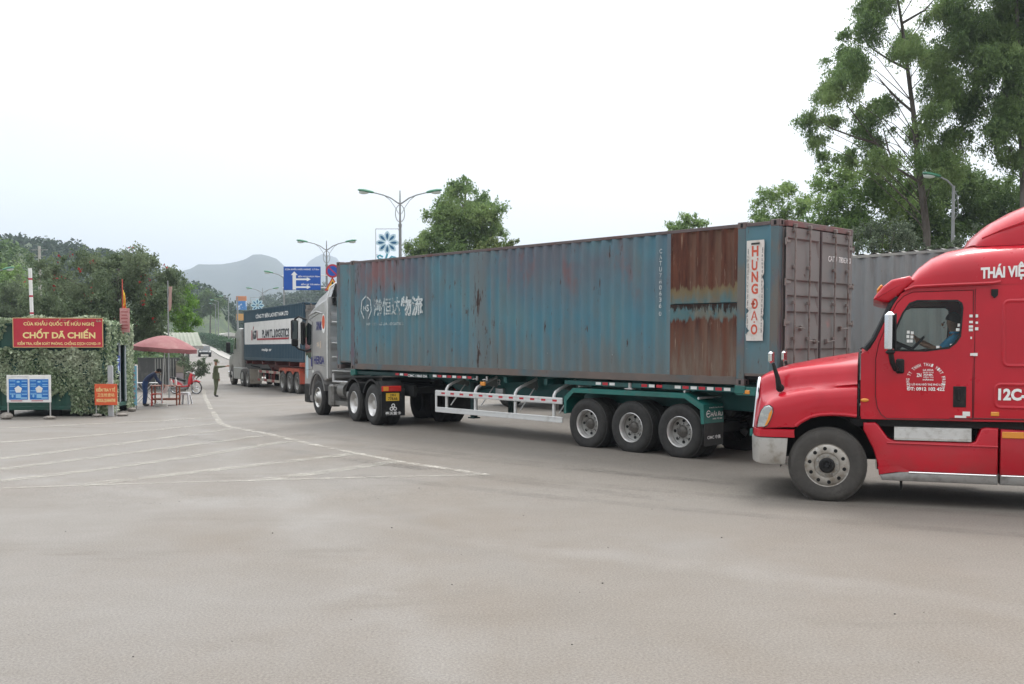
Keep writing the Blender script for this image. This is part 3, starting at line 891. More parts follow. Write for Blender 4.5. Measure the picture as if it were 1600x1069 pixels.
# ------------------------------------------------------------------ green skeleton trailer under the blue container
M_teal = mat("teal_trailer_paint", (.004, .135, .115), .38, var=[(2, (.01, .10, .085), .5, .7), (5, (.05, .10, .085), .6, .75)], coat=.3)
M_tealk = mat("shaded_dark_teal", (.005, .035, .034), .6)  # teal darkened to paint in the shade under the container
M_teald = mat("dusty_teal_paint", (.006, .085, .082), .5, var=[(1.5, (.03, .07, .065), .5, .7)])
M_flap = mat("rubber_flap", (.035, .034, .034), .7, var=[(4, (.06, .057, .055), .5, .7)])
M_guard = mat("galvanised_white_rail", (.66, .66, .65), .42, .25, var=[(4, (.5, .49, .47), .55, .75), (12, (.42, .39, .35), .66, .75)])

def beam(mb, x0, x1, y, zt, zb, fl=.13, m=0):
    mb.box(((x0 + x1) / 2, y, zt - .012), (x1 - x0, fl, .024), m)
    mb.box(((x0 + x1) / 2, y, zb + .012), (x1 - x0, fl, .024), m)
    mb.box(((x0 + x1) / 2, y, (zt + zb) / 2), (x1 - x0, .014, zt - zb - .05), m)

def trailer(root, zd, L, wheels, paint, paintd, detail=True, guard=None, guard_m=None):
    """zd = deck height, wheels = x of three axles; near side is +y"""
    hy = TW / 2
    mb = MB()
    for y in (.49, -.49):
        mb.prism([(.25, zd - .01), (L - .6, zd - .01), (L - .6, zd - .16), (L - 3.6, zd - .2), (L - 4.4, zd - .50), (.9, zd - .50), (.25, zd - .3)], y - .008, y + .008, 'y')
        for (x0, z0, x1, z1) in ((L - .6, zd - .16, L - 3.6, zd - .2), (L - 3.6, zd - .2, L - 4.4, zd - .5), (L - 4.4, zd - .5, .9, zd - .5)):
            mb.strip([(x0, y - .075, z0), (x1, y - .075, z1)], [(x0, y + .075, z0), (x1, y + .075, z1)], closed=False)
        mb.box((L / 2, y, zd - .022), (L - .8, .15, .02))
    x = .6
    while x < L - 1:
        mb.box((x, 0, zd - .09), (.1, 2 * hy - .3, .13)); x += 1.3
    mb.build("chassis_beam", paintd, root)
    for s in (1, -1):
        mb = MB(); mb.box((.55, s * (hy - .02), zd - .085), (.60, .03, .15), 0, .005); mb.build("side_plate", paint, root)
    mb = MB()
    for s in (1, -1):
        for xx in (.762, L - .762): mb.box((xx, s * (hy - .09), zd - .06), (.22, .2, .14), 0, .006)
    mb.box((.28, 0, zd - .13), (.1, 2 * hy - .02, .24), 0, .008)
    mb.box((L - .5, 0, zd - .09), (.14, 2 * hy - .3, .16), 0, .008)
    mb.build("bolster", paint, root)
    for s in (1, -1):
        for xa, wa in ((1.7, 1.7), (4.0, 2.3), (L - 2.3, 3.2), (8.9, 1.7)):
            mb = MB(); mb.box((xa, s * (hy - .07), zd - .075), (wa, .02, .085), 0); mb.build("side_rail", paintd if xa < 5 else M_tealk, root)
    if detail:
        k = 0
        for (a, b) in ((1.0, 2.3), (2.55, 3.2), (3.75, 4.4), (8.15, 9.6), (10.6, 11.2)):
            xx = a; mb = MB()
            while xx < b - .1:
                mb.box((xx + .075, hy - .058, zd - .07), (.14, .004, .055), k % 2); xx += .185; k += 1
            mb.build("reflector_tape", [M_white, M_red_refl], root)
    for x in wheels:
        for s in (1, -1):
            wheel(root, x, s * (hy - .03), .53, s, .53, True, 'dish', None, M_steelrim if detail else M_rimgrey)
    mb = MB()
    for x in wheels:
        mb.cyl((x, -hy + .3, .53), (x, hy - .3, .53), .075, 10)
        mb.box((x, 0, .53), (.2, 1.3, .2), 0, .02)
        for y in (.49, -.49):
            mb.tube([(x - .5, y, .80), (x - .25, y, .69), (x, y, .66), (x + .25, y, .69), (x + .5, y, .80)], .045, 6)
            mb.prism([(x - .72, zd - .5), (x - .58, zd - .5), (x - .6, .82), (x - .68, .82)], y - .05, y + .05, 'y')
    mb.build("axle", M_dark, root)
    # mudguards
    w0, w1 = min(wheels), max(wheels)
    for s in (1, -1):
        mb = MB()
        pr = [(w1 + .62, .70), (w1 + .62, 1.05), (w1 + .36, 1.245), (w0 - .16, 1.255), (w0 - .58, 1.06), (w0 - .60, .70)]
        y0, y1 = s * hy, s * (hy - .62)
        mb.loft([[(x, y0, z), (x, y1, z)] for x, z in pr], 0, caps=False)
        lip = [(w1 + .60, .70), (w1 + .60, 1.04), (w1 + .35, 1.225), (w0 - .15, 1.235), (w0 - .56, 1.04), (w0 - .58, .70)]
        lip2 = [(x + (.0 if i not in (0, 1) else -.05) + (.05 if i in (4, 5) else 0), z - (.075 if 0 < i < 5 else 0)) for i, (x, z) in enumerate(lip)]
        mb.loft([[(p[0], y0, p[1]), (q[0], y0, q[1])] for p, q in zip(pr, lip2)], 0, caps=False)
        if s > 0:
            for xx in (w1 + .05, w0 - .02, w0 - .40):
                pass
        g = mb.build("mudguard", paint, root)
        mb = MB()
        mb.cyl((w1 + .25, s * (hy - .05), 1.275), (w1 - .1, s * .55, 1.3), .022, 8)
        mb.cyl((w0 - .13, s * (hy - .02), 1.285), (w0 - .13, s * .55, 1.30), .024, 8)
        mb.cyl((w0 - .45, s * (hy - .02), 1.17), (w0 - .45, s * .55, 1.19), .024, 8)
        mb.build("bracket_tube", M_steel, g)
        if detail:
            xf = w0 - .605
            mb = MB(); mb.box((xf, s * (hy - .30), .50), (.012, .60, .42), 0, .004)
            f = mb.build("mud_flap", M_flap, root)
            if s > 0:
                mb = MB()
                text(mb, "CIMC 中集", (xf - .008, hy - .30, .45), (0, -1, 0), (0, 0, 1), .42, .075, .025)
                mb.build("lettering", M_white_txt, f)
                mb = MB()
                text(mb, "RƠ MOÓC CHUYÊN DÙNG", (xf - .006, hy - .36, 1.0), (0, -1, 0), (0, 0, 1), .44, .026, .01)
                text(mb, "HẢI ÂU", (xf - .006, hy - .38, .885), (0, -1, 0), (0, 0, 1), .38, .10, .035)
                text(mb, "0988 799 888", (xf - .006, hy - .40, .79), (0, -1, 0), (0, 0, 1), .30, .028, .01)
                c0 = Vector((xf - .006, hy - .12, .885))
                ring = [c0 + Vector((0, -math.cos(a), math.sin(a))) * .068 for a in lin(R(30), R(330), 18)]
                ring2 = [c0 + Vector((0, -math.cos(a), math.sin(a))) * .050 for a in lin(R(30), R(330), 18)]
                mb.strip([tuple(p) for p in ring], [tuple(p) for p in ring2], closed=False)
                mb.add([tuple(c0 + Vector(p)) for p in ((0, .05, .012), (0, -.03, .02), (0, -.03, -.002), (0, .05, -.01))], [(0, 1, 2, 3)])
                mb.build("lettering", M_white_txt, g)
    return root

M_tape = None
tz = .035
T1 = thing("semi_trailer", "teal green three axle skeleton trailer carrying the long blue container", "semi-trailer", (*TF(0, 0), tz), (R(-.24), R(-.5), R(CY)))
trailer(T1, 1.43, 13.7, (2.13, 3.32, 4.49), M_teal, M_teald)
hy = TW / 2
# side underrun guard: two rails, four curved posts, an end plate
mb = MB()
mb.box((7.29, hy - .01, .955), (4.26, .028, .135), 0, .006)
mb.box((7.29, hy + .006, .99), (4.26, .012, .02), 0); mb.box((7.29, hy + .006, .925), (4.26, .012, .02), 0)
mb.box((7.29, hy - .01, .555), (4.26, .03, .125), 0, .006)
mb.box((7.29, hy + .007, .60), (4.26, .01, .016), 0)
mb.box((9.40, hy - .01, .755), (.06, .032, .50), 0, .006)
sg = mb.build("side_guard", M_guard, T1)
for x in (9.05, 8.0, 6.65, 5.45):
    mb = MB(); mb.tube([(x, hy - .05, .60), (x, hy - .05, 1.06), (x, hy - .10, 1.13), (x, hy - .22, 1.19), (x, .56, 1.36)], .036, 8); mb.build("guard_post", M_guard, sg)
    mb = MB(); mb.tube([(x - .12, hy - .08, .68), (x - .12, .75, 1.16)], .014, 6); mb.build("brace", M_guard, sg)
    mb = MB(); mb.prism([(hy - .32, 1.20), (.56, 1.34), (.52, 1.18), (.56, 1.10)], x - .006, x + .006, 'x'); mb.build("gusset", M_rimgrey, sg)
mb = MB()
for k in range(12): mb.box((9.12 - k * .34, hy + .0055, .957), (.13, .004, .048), 0)
mb.build("reflector", M_red_refl, sg)
mb = MB(); text(mb, "29R 045.62", (8.25, .515, 1.24), (-1, 0, 0), (0, 0, 1), .66, .14, .02)
text(mb, "CIMC 13860 DA", (10.2, hy - .052, 1.34), (-1, 0, 0), (0, 0, 1), .78, .06, .01)
mb.build("lettering", M_white_txt, T1)
for x in (7.65, 8.0):
    mb = MB(); mb.cyl((x, hy - .1, 1.30), (x, hy - .1, 1.40), .03, 8); mb.tube([(x, hy - .1, 1.34), (x + .1, hy - .05, 1.32)], .012, 6); mb.build("twist_lock", M_steel, T1)
mb = MB(); mb.cyl((3.35, hy - .05, 1.28), (3.35, hy - .05, 1.40), .035, 8); mb.box((3.35, hy - .05, 1.285), (.2, .1, .02)); mb.build("twist_lock", M_steel, T1)
mb = MB(); mb.box((7.75, hy - .06, 1.23), (.16, .05, .09), 0, .01); mb.build("side_lamp", M_amber, T1)
mb = MB(); mb.box((.63, hy - .002, 1.33), (.14, .02, .07), 0, .008); mb.build("marker_lamp", M_amber, T1)
for y, m in ((hy - .16, M_amber), (hy - .36, M_redlens)):
    mb = MB(); mb.lathe([(0, 0), (.06, .0), (.068, -.015), (.068, -.06)], (.215, y, 1.29), 'x', 18, 0, 1); mb.build("tail_lamp", m, T1)
    mb = MB(); mb.lathe([(.07, .02), (.078, -.012), (.07, -.012)], (.215, y, 1.29), 'x', 18, 0, 1); mb.build("lamp_ring", M_chrome, T1)
mb = MB(); mb.box((.52, 0, .62), (.1, 2.5, .13), 0, .01)
for y in (.7, -.7): mb.box((.62, y, .82), (.1, .08, .5), 0)
bp = mb.build("rear_bumper", M_teal, T1)
mb = MB()
for k in range(9): mb.box((.467, 1.14 - k * .28, .62), (.004, .2, .085), k % 2)
mb.build("reflector_tape", [M_white, M_red_refl], bp)
for s in (1, -1):
    mb = MB()
    mb.box((8.75, s * .62, .78), (.13, .13, .85), 0, .01); mb.box((8.75, s * .62, .52), (.09, .09, .35), 0); mb.box((8.75, s * .62, .36), (.22, .2, .03), 0)
    mb.tube([(8.75, s * .6, 1.05), (8.25, s * .5, 1.1)], .025, 6)
    mb.build("landing_leg", M_tealk, T1)
mb = MB(); mb.box((7.9, .48, 1.02), (.26, .2, .16), 0, .01); mb.build("tool_box", M_steel, T1)
mb = MB(); mb.lathe([(.18, .13), (.2, .12), (.44, .11), (.5, .06), (.5, -.06), (.44, -.11), (.2, -.12), (.18, -.13)], (6.1, -.3, .72), 'z', 28); mb.build("spare_wheel", M_rubber, T1)

# ------------------------------------------------------------------ silver cab-over tractor pulling it
M_silver = mat("silver_cab_paint", (.40, .39, .385), .36, .25, var=[(3, (.45, .44, .43), .45, .7), (1.2, (.33, .315, .30), .5, .7)], coat=.3)
M_greyt = mat("grey_trim", (.14, .135, .13), .55)
M_glassd = mat("dark_glass", (.012, .018, .02), .06, 0, coat=.6)
M_bluetxt = mat("navy_lettering", (.03, .03, .16), .5)
M_redlogo = mat("red_logo", (.62, .09, .03), .5)
M_tank = mat("dull_tank", (.22, .215, .205), .45, .5, var=[(4, (.12, .11, .1), .5, .7)])

def tractor1(loc, yaw, label):
    t = thing("tractor_unit", label, "lorry tractor", loc, (0, 0, R(yaw)))
    hw = 1.22
    xr, xf = 3.42, 5.62
    # cab shell, hollow outline with a rounded wheel arch
    ar = [(4.35 + .64 * math.cos(a), .56 + .64 * math.sin(a)) for a in lin(R(5), R(150), 12)]
    out = [(xf - .02, .36), (xf, 1.0), (xf - .02, 1.7), (xf - .16, 2.35), (xf - .34, 2.78), (xf - .62, 3.06), (xf - 1.1, 3.22), (xf - 1.7, 3.34), (xr, 3.43), (xr, 1.12)] + [(ar[-1][0], ar[-1][1] + .12)] + list(reversed(ar)) + [(5.0, .36)]
    mb = MB(); mb.pillow(out, -hw, hw, .07, 3)
    cab = mb.build("cab", M_silver, t)
    mb = MB()   # raised side fairing, its pale rear edge, door seam, window
    for s in (1, -1):
        y = s * (hw + .004)
        mb.tube([(xr + .02, s * (hw + .01), 1.1), (xr + .01, s * (hw + .012), 2.4), (xr, s * (hw + .0), 3.42), (xr - .03, s * (hw - .06), 3.7), (xr - .05, s * (hw - .22), 3.83), (xr - .05, 0, 3.86)], .022, 6)
    mb.build("fairing_edge", M_white, t)
    mb = MB()
    mb.loft([[(4.9, y, 3.2), (4.5, y * .98, 3.42), (xr + .1, y * .93, 3.72), (xr - .04, y * .9, 3.80)] for y in lin(-hw + .1, hw - .1, 9)], caps=False)
    for s in (1, -1): mb.add([(4.9, s * (hw - .1), 3.2), (4.5, s * (hw - .1) * .98, 3.42), (xr + .1, s * (hw - .1) * .93, 3.72), (xr - .04, s * (hw - .1) * .9, 3.8), (xr - .04, s * (hw - .08), 3.38)], [(0, 1, 2, 3, 4)])
    mb.build("roof_deflector", M_silver, t)
    mb = MB()
    for s in (1, -1): mb.prism([(5.42, 2.62), (5.5, 1.95), (5.42, 1.75), (4.92, 1.62), (4.86, 2.66), (5.2, 2.74)], s * (hw + .003), s * (hw - .02), 'y')
    mb.build("side_window", M_glassd, cab)
    mb = MB(); mb.prism([(-hw + .12, 1.75), (hw - .12, 1.75), (hw - .18, 2.7), (-hw + .18, 2.7)], xf - .12, xf + .006, 'x'); mb.build("windscreen", M_glassd, cab)
    mb = MB()
    for s in (1, -1):
        y = s * (hw + .004)
        for a, b in (((4.80, 1.35), (4.80, 2.75)), ((4.80, 2.75), (5.2, 2.86)), ((4.80, 1.35), (5.5, 1.3)), ((4.1, 3.0), (5.1, 2.82)), ((3.7, 1.45), (4.6, 1.5))):
            mb.tube([(a[0], y, a[1]), (b[0], y, b[1])], .008, 4)
    mb.build("panel_seam", M_greyt, cab)
    mb = MB(); mb.tube([(3.9, hw + .006, 2.98), (4.4, hw + .012, 3.05), (5.1, hw + .004, 2.95)], .018, 6); mb.build("crease", M_silver, cab)
    # pressed ribs across the back wall
    mb = MB()
    mb.grid(lambda u, v: (xr - .012 - .035 * max(0, math.sin(v * 6 * PI)) ** .6, -hw + .08 + (2 * hw - .16) * u, 1.2 + 2.15 * v), 2, 60)
    mb.build("rear_wall", M_silver, cab)
    mb = MB()
    for z in (1.32, 1.72, 2.12, 2.72): mb.tube([(xr - .07, hw - .1, z), (xr - .075, hw - .5, z - .02), (xr - .075, -hw + .3, z - .02)], .02, 6)
    mb.build("rear_rib", M_white, cab)
    mb = MB(); mb.tube([(xr - .06, hw - .16, 3.62), (xr - .08, hw - .2, 3.35), (xr - .08, hw - .26, 3.15)], .03, 6); mb.box((xr - .06, hw - .18, 3.3), (.06, .1, .2)); mb.build("air_hose", M_black, t)
    # mirror on its frame
    mb = MB()
    mb.box((5.60, hw + .30, 2.52), (.12, .22, .62), 0, .04); mb.box((5.58, hw + .30, 2.14), (.12, .20, .22), 0, .03); mb.box((5.40, hw + .10, 2.42), (.10, .16, .72), 0, .05)
    mb.tube([(5.35, hw, 2.82), (5.5, hw + .2, 2.92), (5.6, hw + .3, 2.84)], .03, 6); mb.tube([(5.4, hw, 1.88), (5.5, hw + .2, 1.94), (5.58, hw + .3, 2.05)], .03, 6)
    mi = mb.build("mirror", M_black, t)
    mb = MB(); mb.box((5.52, hw + .185, 2.40), (.03, .045, .95), 0, .008); mb.build("mirror_post", M_white, mi)
    mb = MB(); mb.box((5.536, hw + .30, 2.52), (.006, .17, .55), 0); mb.build("mirror_glass", mat("mirror_glass", (.12, .15, .15), .05, .9), mi)
    # steps, wheel arch lining, door lettering
    mb = MB(); mb.box((5.30, hw - .1, .62), (.5, .24, .58), 0, .03); mb.box((5.30, hw + .015, .70), (.4, .03, .03), 0); mb.box((5.3, hw + .015, .48), (.4, .03, .03), 0); mb.build("step", M_black, t)
    mb = MB()
    ar2 = [(4.35 + .66 * math.cos(a), .56 + .66 * math.sin(a)) for a in lin(R(0), R(165), 14)]
    for s in (1, -1): mb.loft([[(p[0], s * (hw + .03), p[1]), (p[0] * 1 + (4.35 - p[0]) * -.12, s * (hw + .02), p[1] + (p[1] - .56) * .12), ] for p in ar2], caps=False); mb.loft([[(p[0], s * (hw + .03), p[1]), (p[0], s * .5, p[1])] for p in ar2], caps=False)
    mb.build("wheel_arch", M_greyt, t)
    mb = MB(); mb.lathe([(0, .02), (.035, .018), (.045, 0)], (4.72, hw + .01, 1.27), 'y', 12); mb.build("marker_lamp", M_white, t)
    yt = hw + .0075
    mb = MB(); text(mb, "XNK", (4.18, yt, 2.62), (-1, 0, 0), (0, 0, 1), .55, .26, .03); text(mb, "HERSA", (4.2, yt, 1.62), (-1, 0, 0), (0, 0, 1), .95, .24, .03)
    mb.box((4.86, yt + .004, 1.56), (.12, .02, .28), 0, .02)
    mb.build("lettering", M_bluetxt, cab)
    mb = MB()
    pts = [(3.78 + .17 * math.cos(a), yt, 2.68 + .28 * math.sin(a)) for a in lin(0, 2 * PI, 20)]
    mb.add(pts, [tuple(range(20))]); lg = mb.build("logo", M_white, cab)
    mb = MB()
    pts = [(3.78 + .13 * math.cos(a), yt + .003, 2.72 + .2 * math.sin(a)) for a in lin(0, 2 * PI, 20)]
    mb.add(pts, [tuple(range(20))]); mb.build("logo_flame", M_redlogo, lg)
    mb = MB(); text(mb, "sj", (4.2, yt, 2.07), (-1, 0, 0), (0, 0, 1), .4, .22, .02); mb.build("lettering", mat("cream_lettering", (.6, .5, .4), .5), cab)
    mb = MB(); pts = [(5.30 + .12 * math.cos(a), yt, 1.4 + .36 * math.sin(a)) for a in lin(0, 2 * PI, 20)]; mb.add(pts, [tuple(range(20))]); mb.build("sticker", mat("pale_blue_sticker", (.45, .6, .66), .5), cab)
    # chassis, tanks
    mb = MB()
    for y in (.42, -.42): mb.box((2.2, y, .88), (6.2, .09, .28), 0)
    mb.box((2.2, 0, .9), (6, .7, .14), 0)
    mb.box((0.65, 0, 1.12), (1.1, .95, .12), 0, .03)
    mb.build("chassis", M_dark, t)
    mb = MB(); mb.cyl((2.95, hw - .32, .78), (2.45, hw - .32, .78), .24, 18); mb.box((3.32, hw - .16, .62), (.36, .3, .64), 0, .06); mb.cyl((2.3, hw - .3, .68), (2.05, hw - .3, .68), .17, 14); mb.box((2.7, hw - .3, .42), (1.3, .4, .12), 0)
    mb.build("fuel_tank", M_tank, t)
    mb = MB(); mb.tube([(3.2, hw - .1, 1.02), (1.9, hw - .05, 1.04)], .03, 8); mb.cyl((3.22, hw - .1, 1.0), (3.22, hw - .1, 1.25), .05, 12); mb.build("air_pipe", M_steel, t)
    for s in (1, -1):
        wheel(t, 4.35, s * (hw - .0), .53, s, .53, False, 'cap', None, M_alu)
        for x in (1.33, 0): wheel(t, x, s * (hw + .02), .53, s, .53, True, 'plain', None, M_steelrim)
        mb = MB()
        for cx in (1.33, 0):
            pr = [(cx + .60 * math.cos(a), .53 + .60 * math.sin(a)) for a in lin(R(25), R(155), 14)]
            mb.loft([[(p[0], s * (hw + .03), p[1]), (p[0], s * (hw - .6), p[1])] for p in pr], caps=False)
            pr2 = [(cx + .66 * math.cos(a), .53 + .655 * math.sin(a)) for a in lin(R(25), R(155), 14)]
            mb.loft([[(p[0], s * (hw + .03), p[1]), (q[0], s * (hw + .03), q[1])] for p, q in zip(pr, pr2)], caps=False)
        mb.box((.66, s * (hw - .28), 1.06), (.5, .6, .02))
        mb.prism([(-.56, .80), (-.35, 1.14), (-.42, 1.14), (-.70, .95), (-.70, .26), (-.66, .26), (-.66, .8)], s * (hw + .03), s * (hw - .6), 'y')
        g = mb.build("mudguard", M_black, t)
        mb = MB(); mb.box((-.735, s * (hw - .22), .95), (.05, .52, .14), 0, .012)
        tl = mb.build("tail_lamp", M_redlens, t)
        mb = MB(); mb.box((-.764, s * (hw - .06), .95), (.012, .14, .11), 0); mb.build("lamp_lens", M_amber, tl)
        if s > 0:
            mb = MB(); mb.box((-.715, hw - .26, .74), (.016, .36, .20), 0, .01)
            pl = mb.build("number_plate", mat("yellow_plate", (.75, .48, .05), .45), t)
            mb = MB(); text(mb, "29H", (-.725, hw - .26, .785), (0, -1, 0), (0, 0, 1), .15, .06, .02); text(mb, "778.66", (-.725, hw - .26, .70), (0, -1, 0), (0, 0, 1), .25, .07, .02)
            mb.build("lettering", M_black, pl)
            mb = MB(); text(mb, "豪沃重卡", (-.7035, hw - .28, .33), (0, -1, 0), (0, 0, 1), .42, .085, .02)
            for q in range(3):
                a = R(90 + 120 * q)
                c0 = Vector((-.7035, hw - .28 + .055 * math.cos(a), .47 + .055 * math.sin(a)))
                P1 = [tuple(c0 + Vector((0, math.cos(b), math.sin(b))) * .05) for b in lin(0, 2 * PI, 13)]; P2 = [tuple(c0 + Vector((0, math.cos(b), math.sin(b))) * .028) for b in lin(0, 2 * PI, 13)]
                mb.strip(P1, P2, closed=False)
            mb.build("lettering", M_white_txt, g)
    return t
KF = vframe(-3.596, 25.396, 119.5)
K1 = tractor1((*KF(0, -1.24), .18), 119.5, "silver grey cab-over tractor unit in front of the long blue container")
# ------------------------------------------------------------------ second lorry: navy and white container on an orange trailer
M_navy = mat("navy_container_paint", (.012, .045, .075), .5, var=[(2, (.02, .055, .085), .45, .65), (6, (.06, .07, .075), .66, .75)])
M_wband = mat("white_band_paint", (.74, .73, .71), .55, var=[(2, (.66, .65, .63), .45, .7)])
M_orange = mat("orange_trailer_paint", (.36, .055, .025), .5, var=[(2, (.2, .05, .03), .5, .7), (6, (.12, .06, .045), .6, .75)])
M_oranged = mat("dark_red_chassis", (.12, .02, .015), .6)
M_silver2 = mat("dull_silver_paint", (.33, .325, .31), .4, .35, var=[(3, (.24, .23, .21), .5, .7)])
M_beige = mat("dirty_beige_flap", (.34, .31, .26), .75, var=[(4, (.22, .19, .16), .5, .7)])
Y2 = 118.0
P0 = (-9.996, 46.064)
F2 = vframe(*P0, Y2)
O2 = F2(0, -1.25); F2C = vframe(*O2, Y2)

def navy_container():
    L, W, H = 11.75, 2.44, 2.75
    c = thing("shipping_container", "navy blue shipping container with a broad white band and company lettering", "shipping container", (*F2C(-1.0, 0), 1.5), (0, 0, R(Y2)))
    container_frame(L, W, H, [.089, L - .089], [M_navy, M_navy, M_navy, M_navy, M_hole], c)
    hy = W / 2 - .012
    zs = [.155, .86, 2.06, H - .085]
    for s in (1, -1):
        for k, (m, nm) in enumerate(((M_navy, "side_panel"), (M_wband, "side_panel"), (M_navy, "side_panel"))):
            mb = MB(); corr_panel(mb, .17, L - .17, zs[k], zs[k + 1], s * hy, s, 0, .1); mb.build(nm, m, c)
    mb = MB(); mb.grid(lambda u, v: (.1 + (L - .2) * u, -hy + .07 + (2 * hy - .14) * v, H - .03), 40, 2); mb.build("roof", M_navy, c)
    mb = MB(); mb.box((L - .05, 0, H / 2), (.03, W - .3, H - .25)); mb.build("front_wall", M_navy, c)
    door_leaf(c, .012, W / 2 - .125, H, (M_cdoor, M_rod), 1); door_leaf(c, -W / 2 + .125, -.012, H, (M_cdoor, M_rod), -1)
    yt = hy + .004
    u, v = (-1, 0, 0), (0, 0, 1)
    mb = MB(); text(mb, "CÔNG TY BIÊN LAOVIET NAM LTD", (5.75, yt, 2.36), u, v, 6.4, .25, .02); text(mb, "mulp cr", (6.7, yt, .56), u, v, 2.0, .20, .02)
    mb.build("lettering", M_white_txt, c)
    mb = MB(); text(mb, "PLAN TL LOGISTICS", (5.0, yt, 1.40), u, v, 5.2, .42, .03); text(mb, "67", (9.2, yt, 1.36), u, v, .8, .5, .05)
    mb.build("lettering", mat("dark_lettering", (.03, .035, .05), .5), c)
    mb = MB()
    for P in ([(9.95, 1.08), (9.78, 1.08), (9.78, 1.62), (9.95, 1.62)], [(8.75, 1.08), (2.6, 1.08), (2.4, 1.17), (8.65, 1.17), (8.65, 1.6), (8.75, 1.6)], [(9.62, 1.62), (9.42, 1.72), (9.36, 1.86), (9.55, 1.78)]):
        mb.add([(x, yt, z) for x, z in P], [tuple(range(len(P)))])
    mb.build("emblem", mat("crimson_stripe", (.36, .02, .035), .5), c)
    return c
NAVY = navy_container()

T2 = thing("semi_trailer", "orange three axle container trailer with red and white side guards", "semi-trailer", (*F2C(0, 0), 0), (0, 0, R(Y2)))
def orange_trailer(t):
    hy, zd = 1.25, 1.48
    mb = MB()
    for y in (.48, -.48):
        mb.prism([(-.9, zd), (10.6, zd), (10.6, zd - .16), (8.2, zd - .2), (7.4, zd - .46), (-.5, zd - .46), (-.9, zd - .3)], y - .06, y + .06, 'y')
    for x in (-.8, 1.6, 4.2, 6.8, 9.0, 10.4): mb.box((x, 0, zd - .1), (.16, 2.3, .18))
    mb.build("chassis_beam", M_oranged, t)
    mb = MB()
    mb.box((-.75, hy - .08, zd - .1), (.5, .2, .2), 0, .01); mb.box((-.75, -hy + .08, zd - .1), (.5, .2, .2), 0, .01)
    mb.build("side_rail", M_orange, t)
    for s in (1, -1):
        for x in (0, 1.3, 2.6): wheel(t, x, s * hy, .53, s, .53, True, 'dish', M_dustrubber, M_rimgrey)
        mb = MB()
        pr = [(3.2, .8), (3.2, 1.05), (2.95, 1.2), (-.35, 1.2), (-.62, .98), (-.62, .5)]
        mb.loft([[(x, s * (hy + .01), z), (x, s * (hy - .62), z)] for x, z in pr], caps=False)
        mb.prism([(3.2, 1.05), (2.95, 1.2), (-.35, 1.2), (-.62, .98), (-.62, .5), (-.5, .5), (-.46, .9), (-.3, 1.06), (.35, 1.06), (.6, .92), (.7, .92), (.95, 1.06), (1.65, 1.06), (1.9, .92), (2.0, .92), (2.25, 1.06), (2.9, 1.06), (3.1, .98)], s * (hy + .01), s * (hy - .01), 'y')
        mb.build("mudguard", M_orange, t)
        mb = MB()
        mb.box((5.2, s * (hy - .01), .94), (4.4, .03, .13), 0); mb.box((5.2, s * (hy - .01), .50), (4.4, .03, .12), 0)
        for x in (3.05, 7.36): mb.box((x, s * (hy - .01), .72), (.10, .034, .56), 0)
        for x in (4.2, 5.2, 6.3): mb.box((x, s * (hy - .04), .74), (.06, .04, .5), 1)
        for k, x in enumerate((3.9, 5.4, 6.8)): mb.box((x, s * (hy + .006), .94), (.55, .006, .128), 1); mb.box((x + .4, s * (hy + .006), .50), (.55, .006, .118), 1)
        mb.build("side_guard", [M_beige, mat("faded_red_paint", (.22, .04, .035), .6)], t)
        mb = MB(); mb.box((6.9, s * .6, .75), (.12, .12, .8)); mb.box((6.9, s * .6, .36), (.25, .2, .03)); mb.build("landing_leg", M_oranged, t)
    mb = MB()
    for x in (0, 1.3, 2.6): mb.cyl((x, -1, .53), (x, 1, .53), .08, 8)
    mb.build("axle", M_dark, t)
    mb = MB(); mb.box((-.95, 0, .6), (.08, 2.3, .12)); mb.build("rear_bumper", M_orange, t)
orange_trailer(T2)

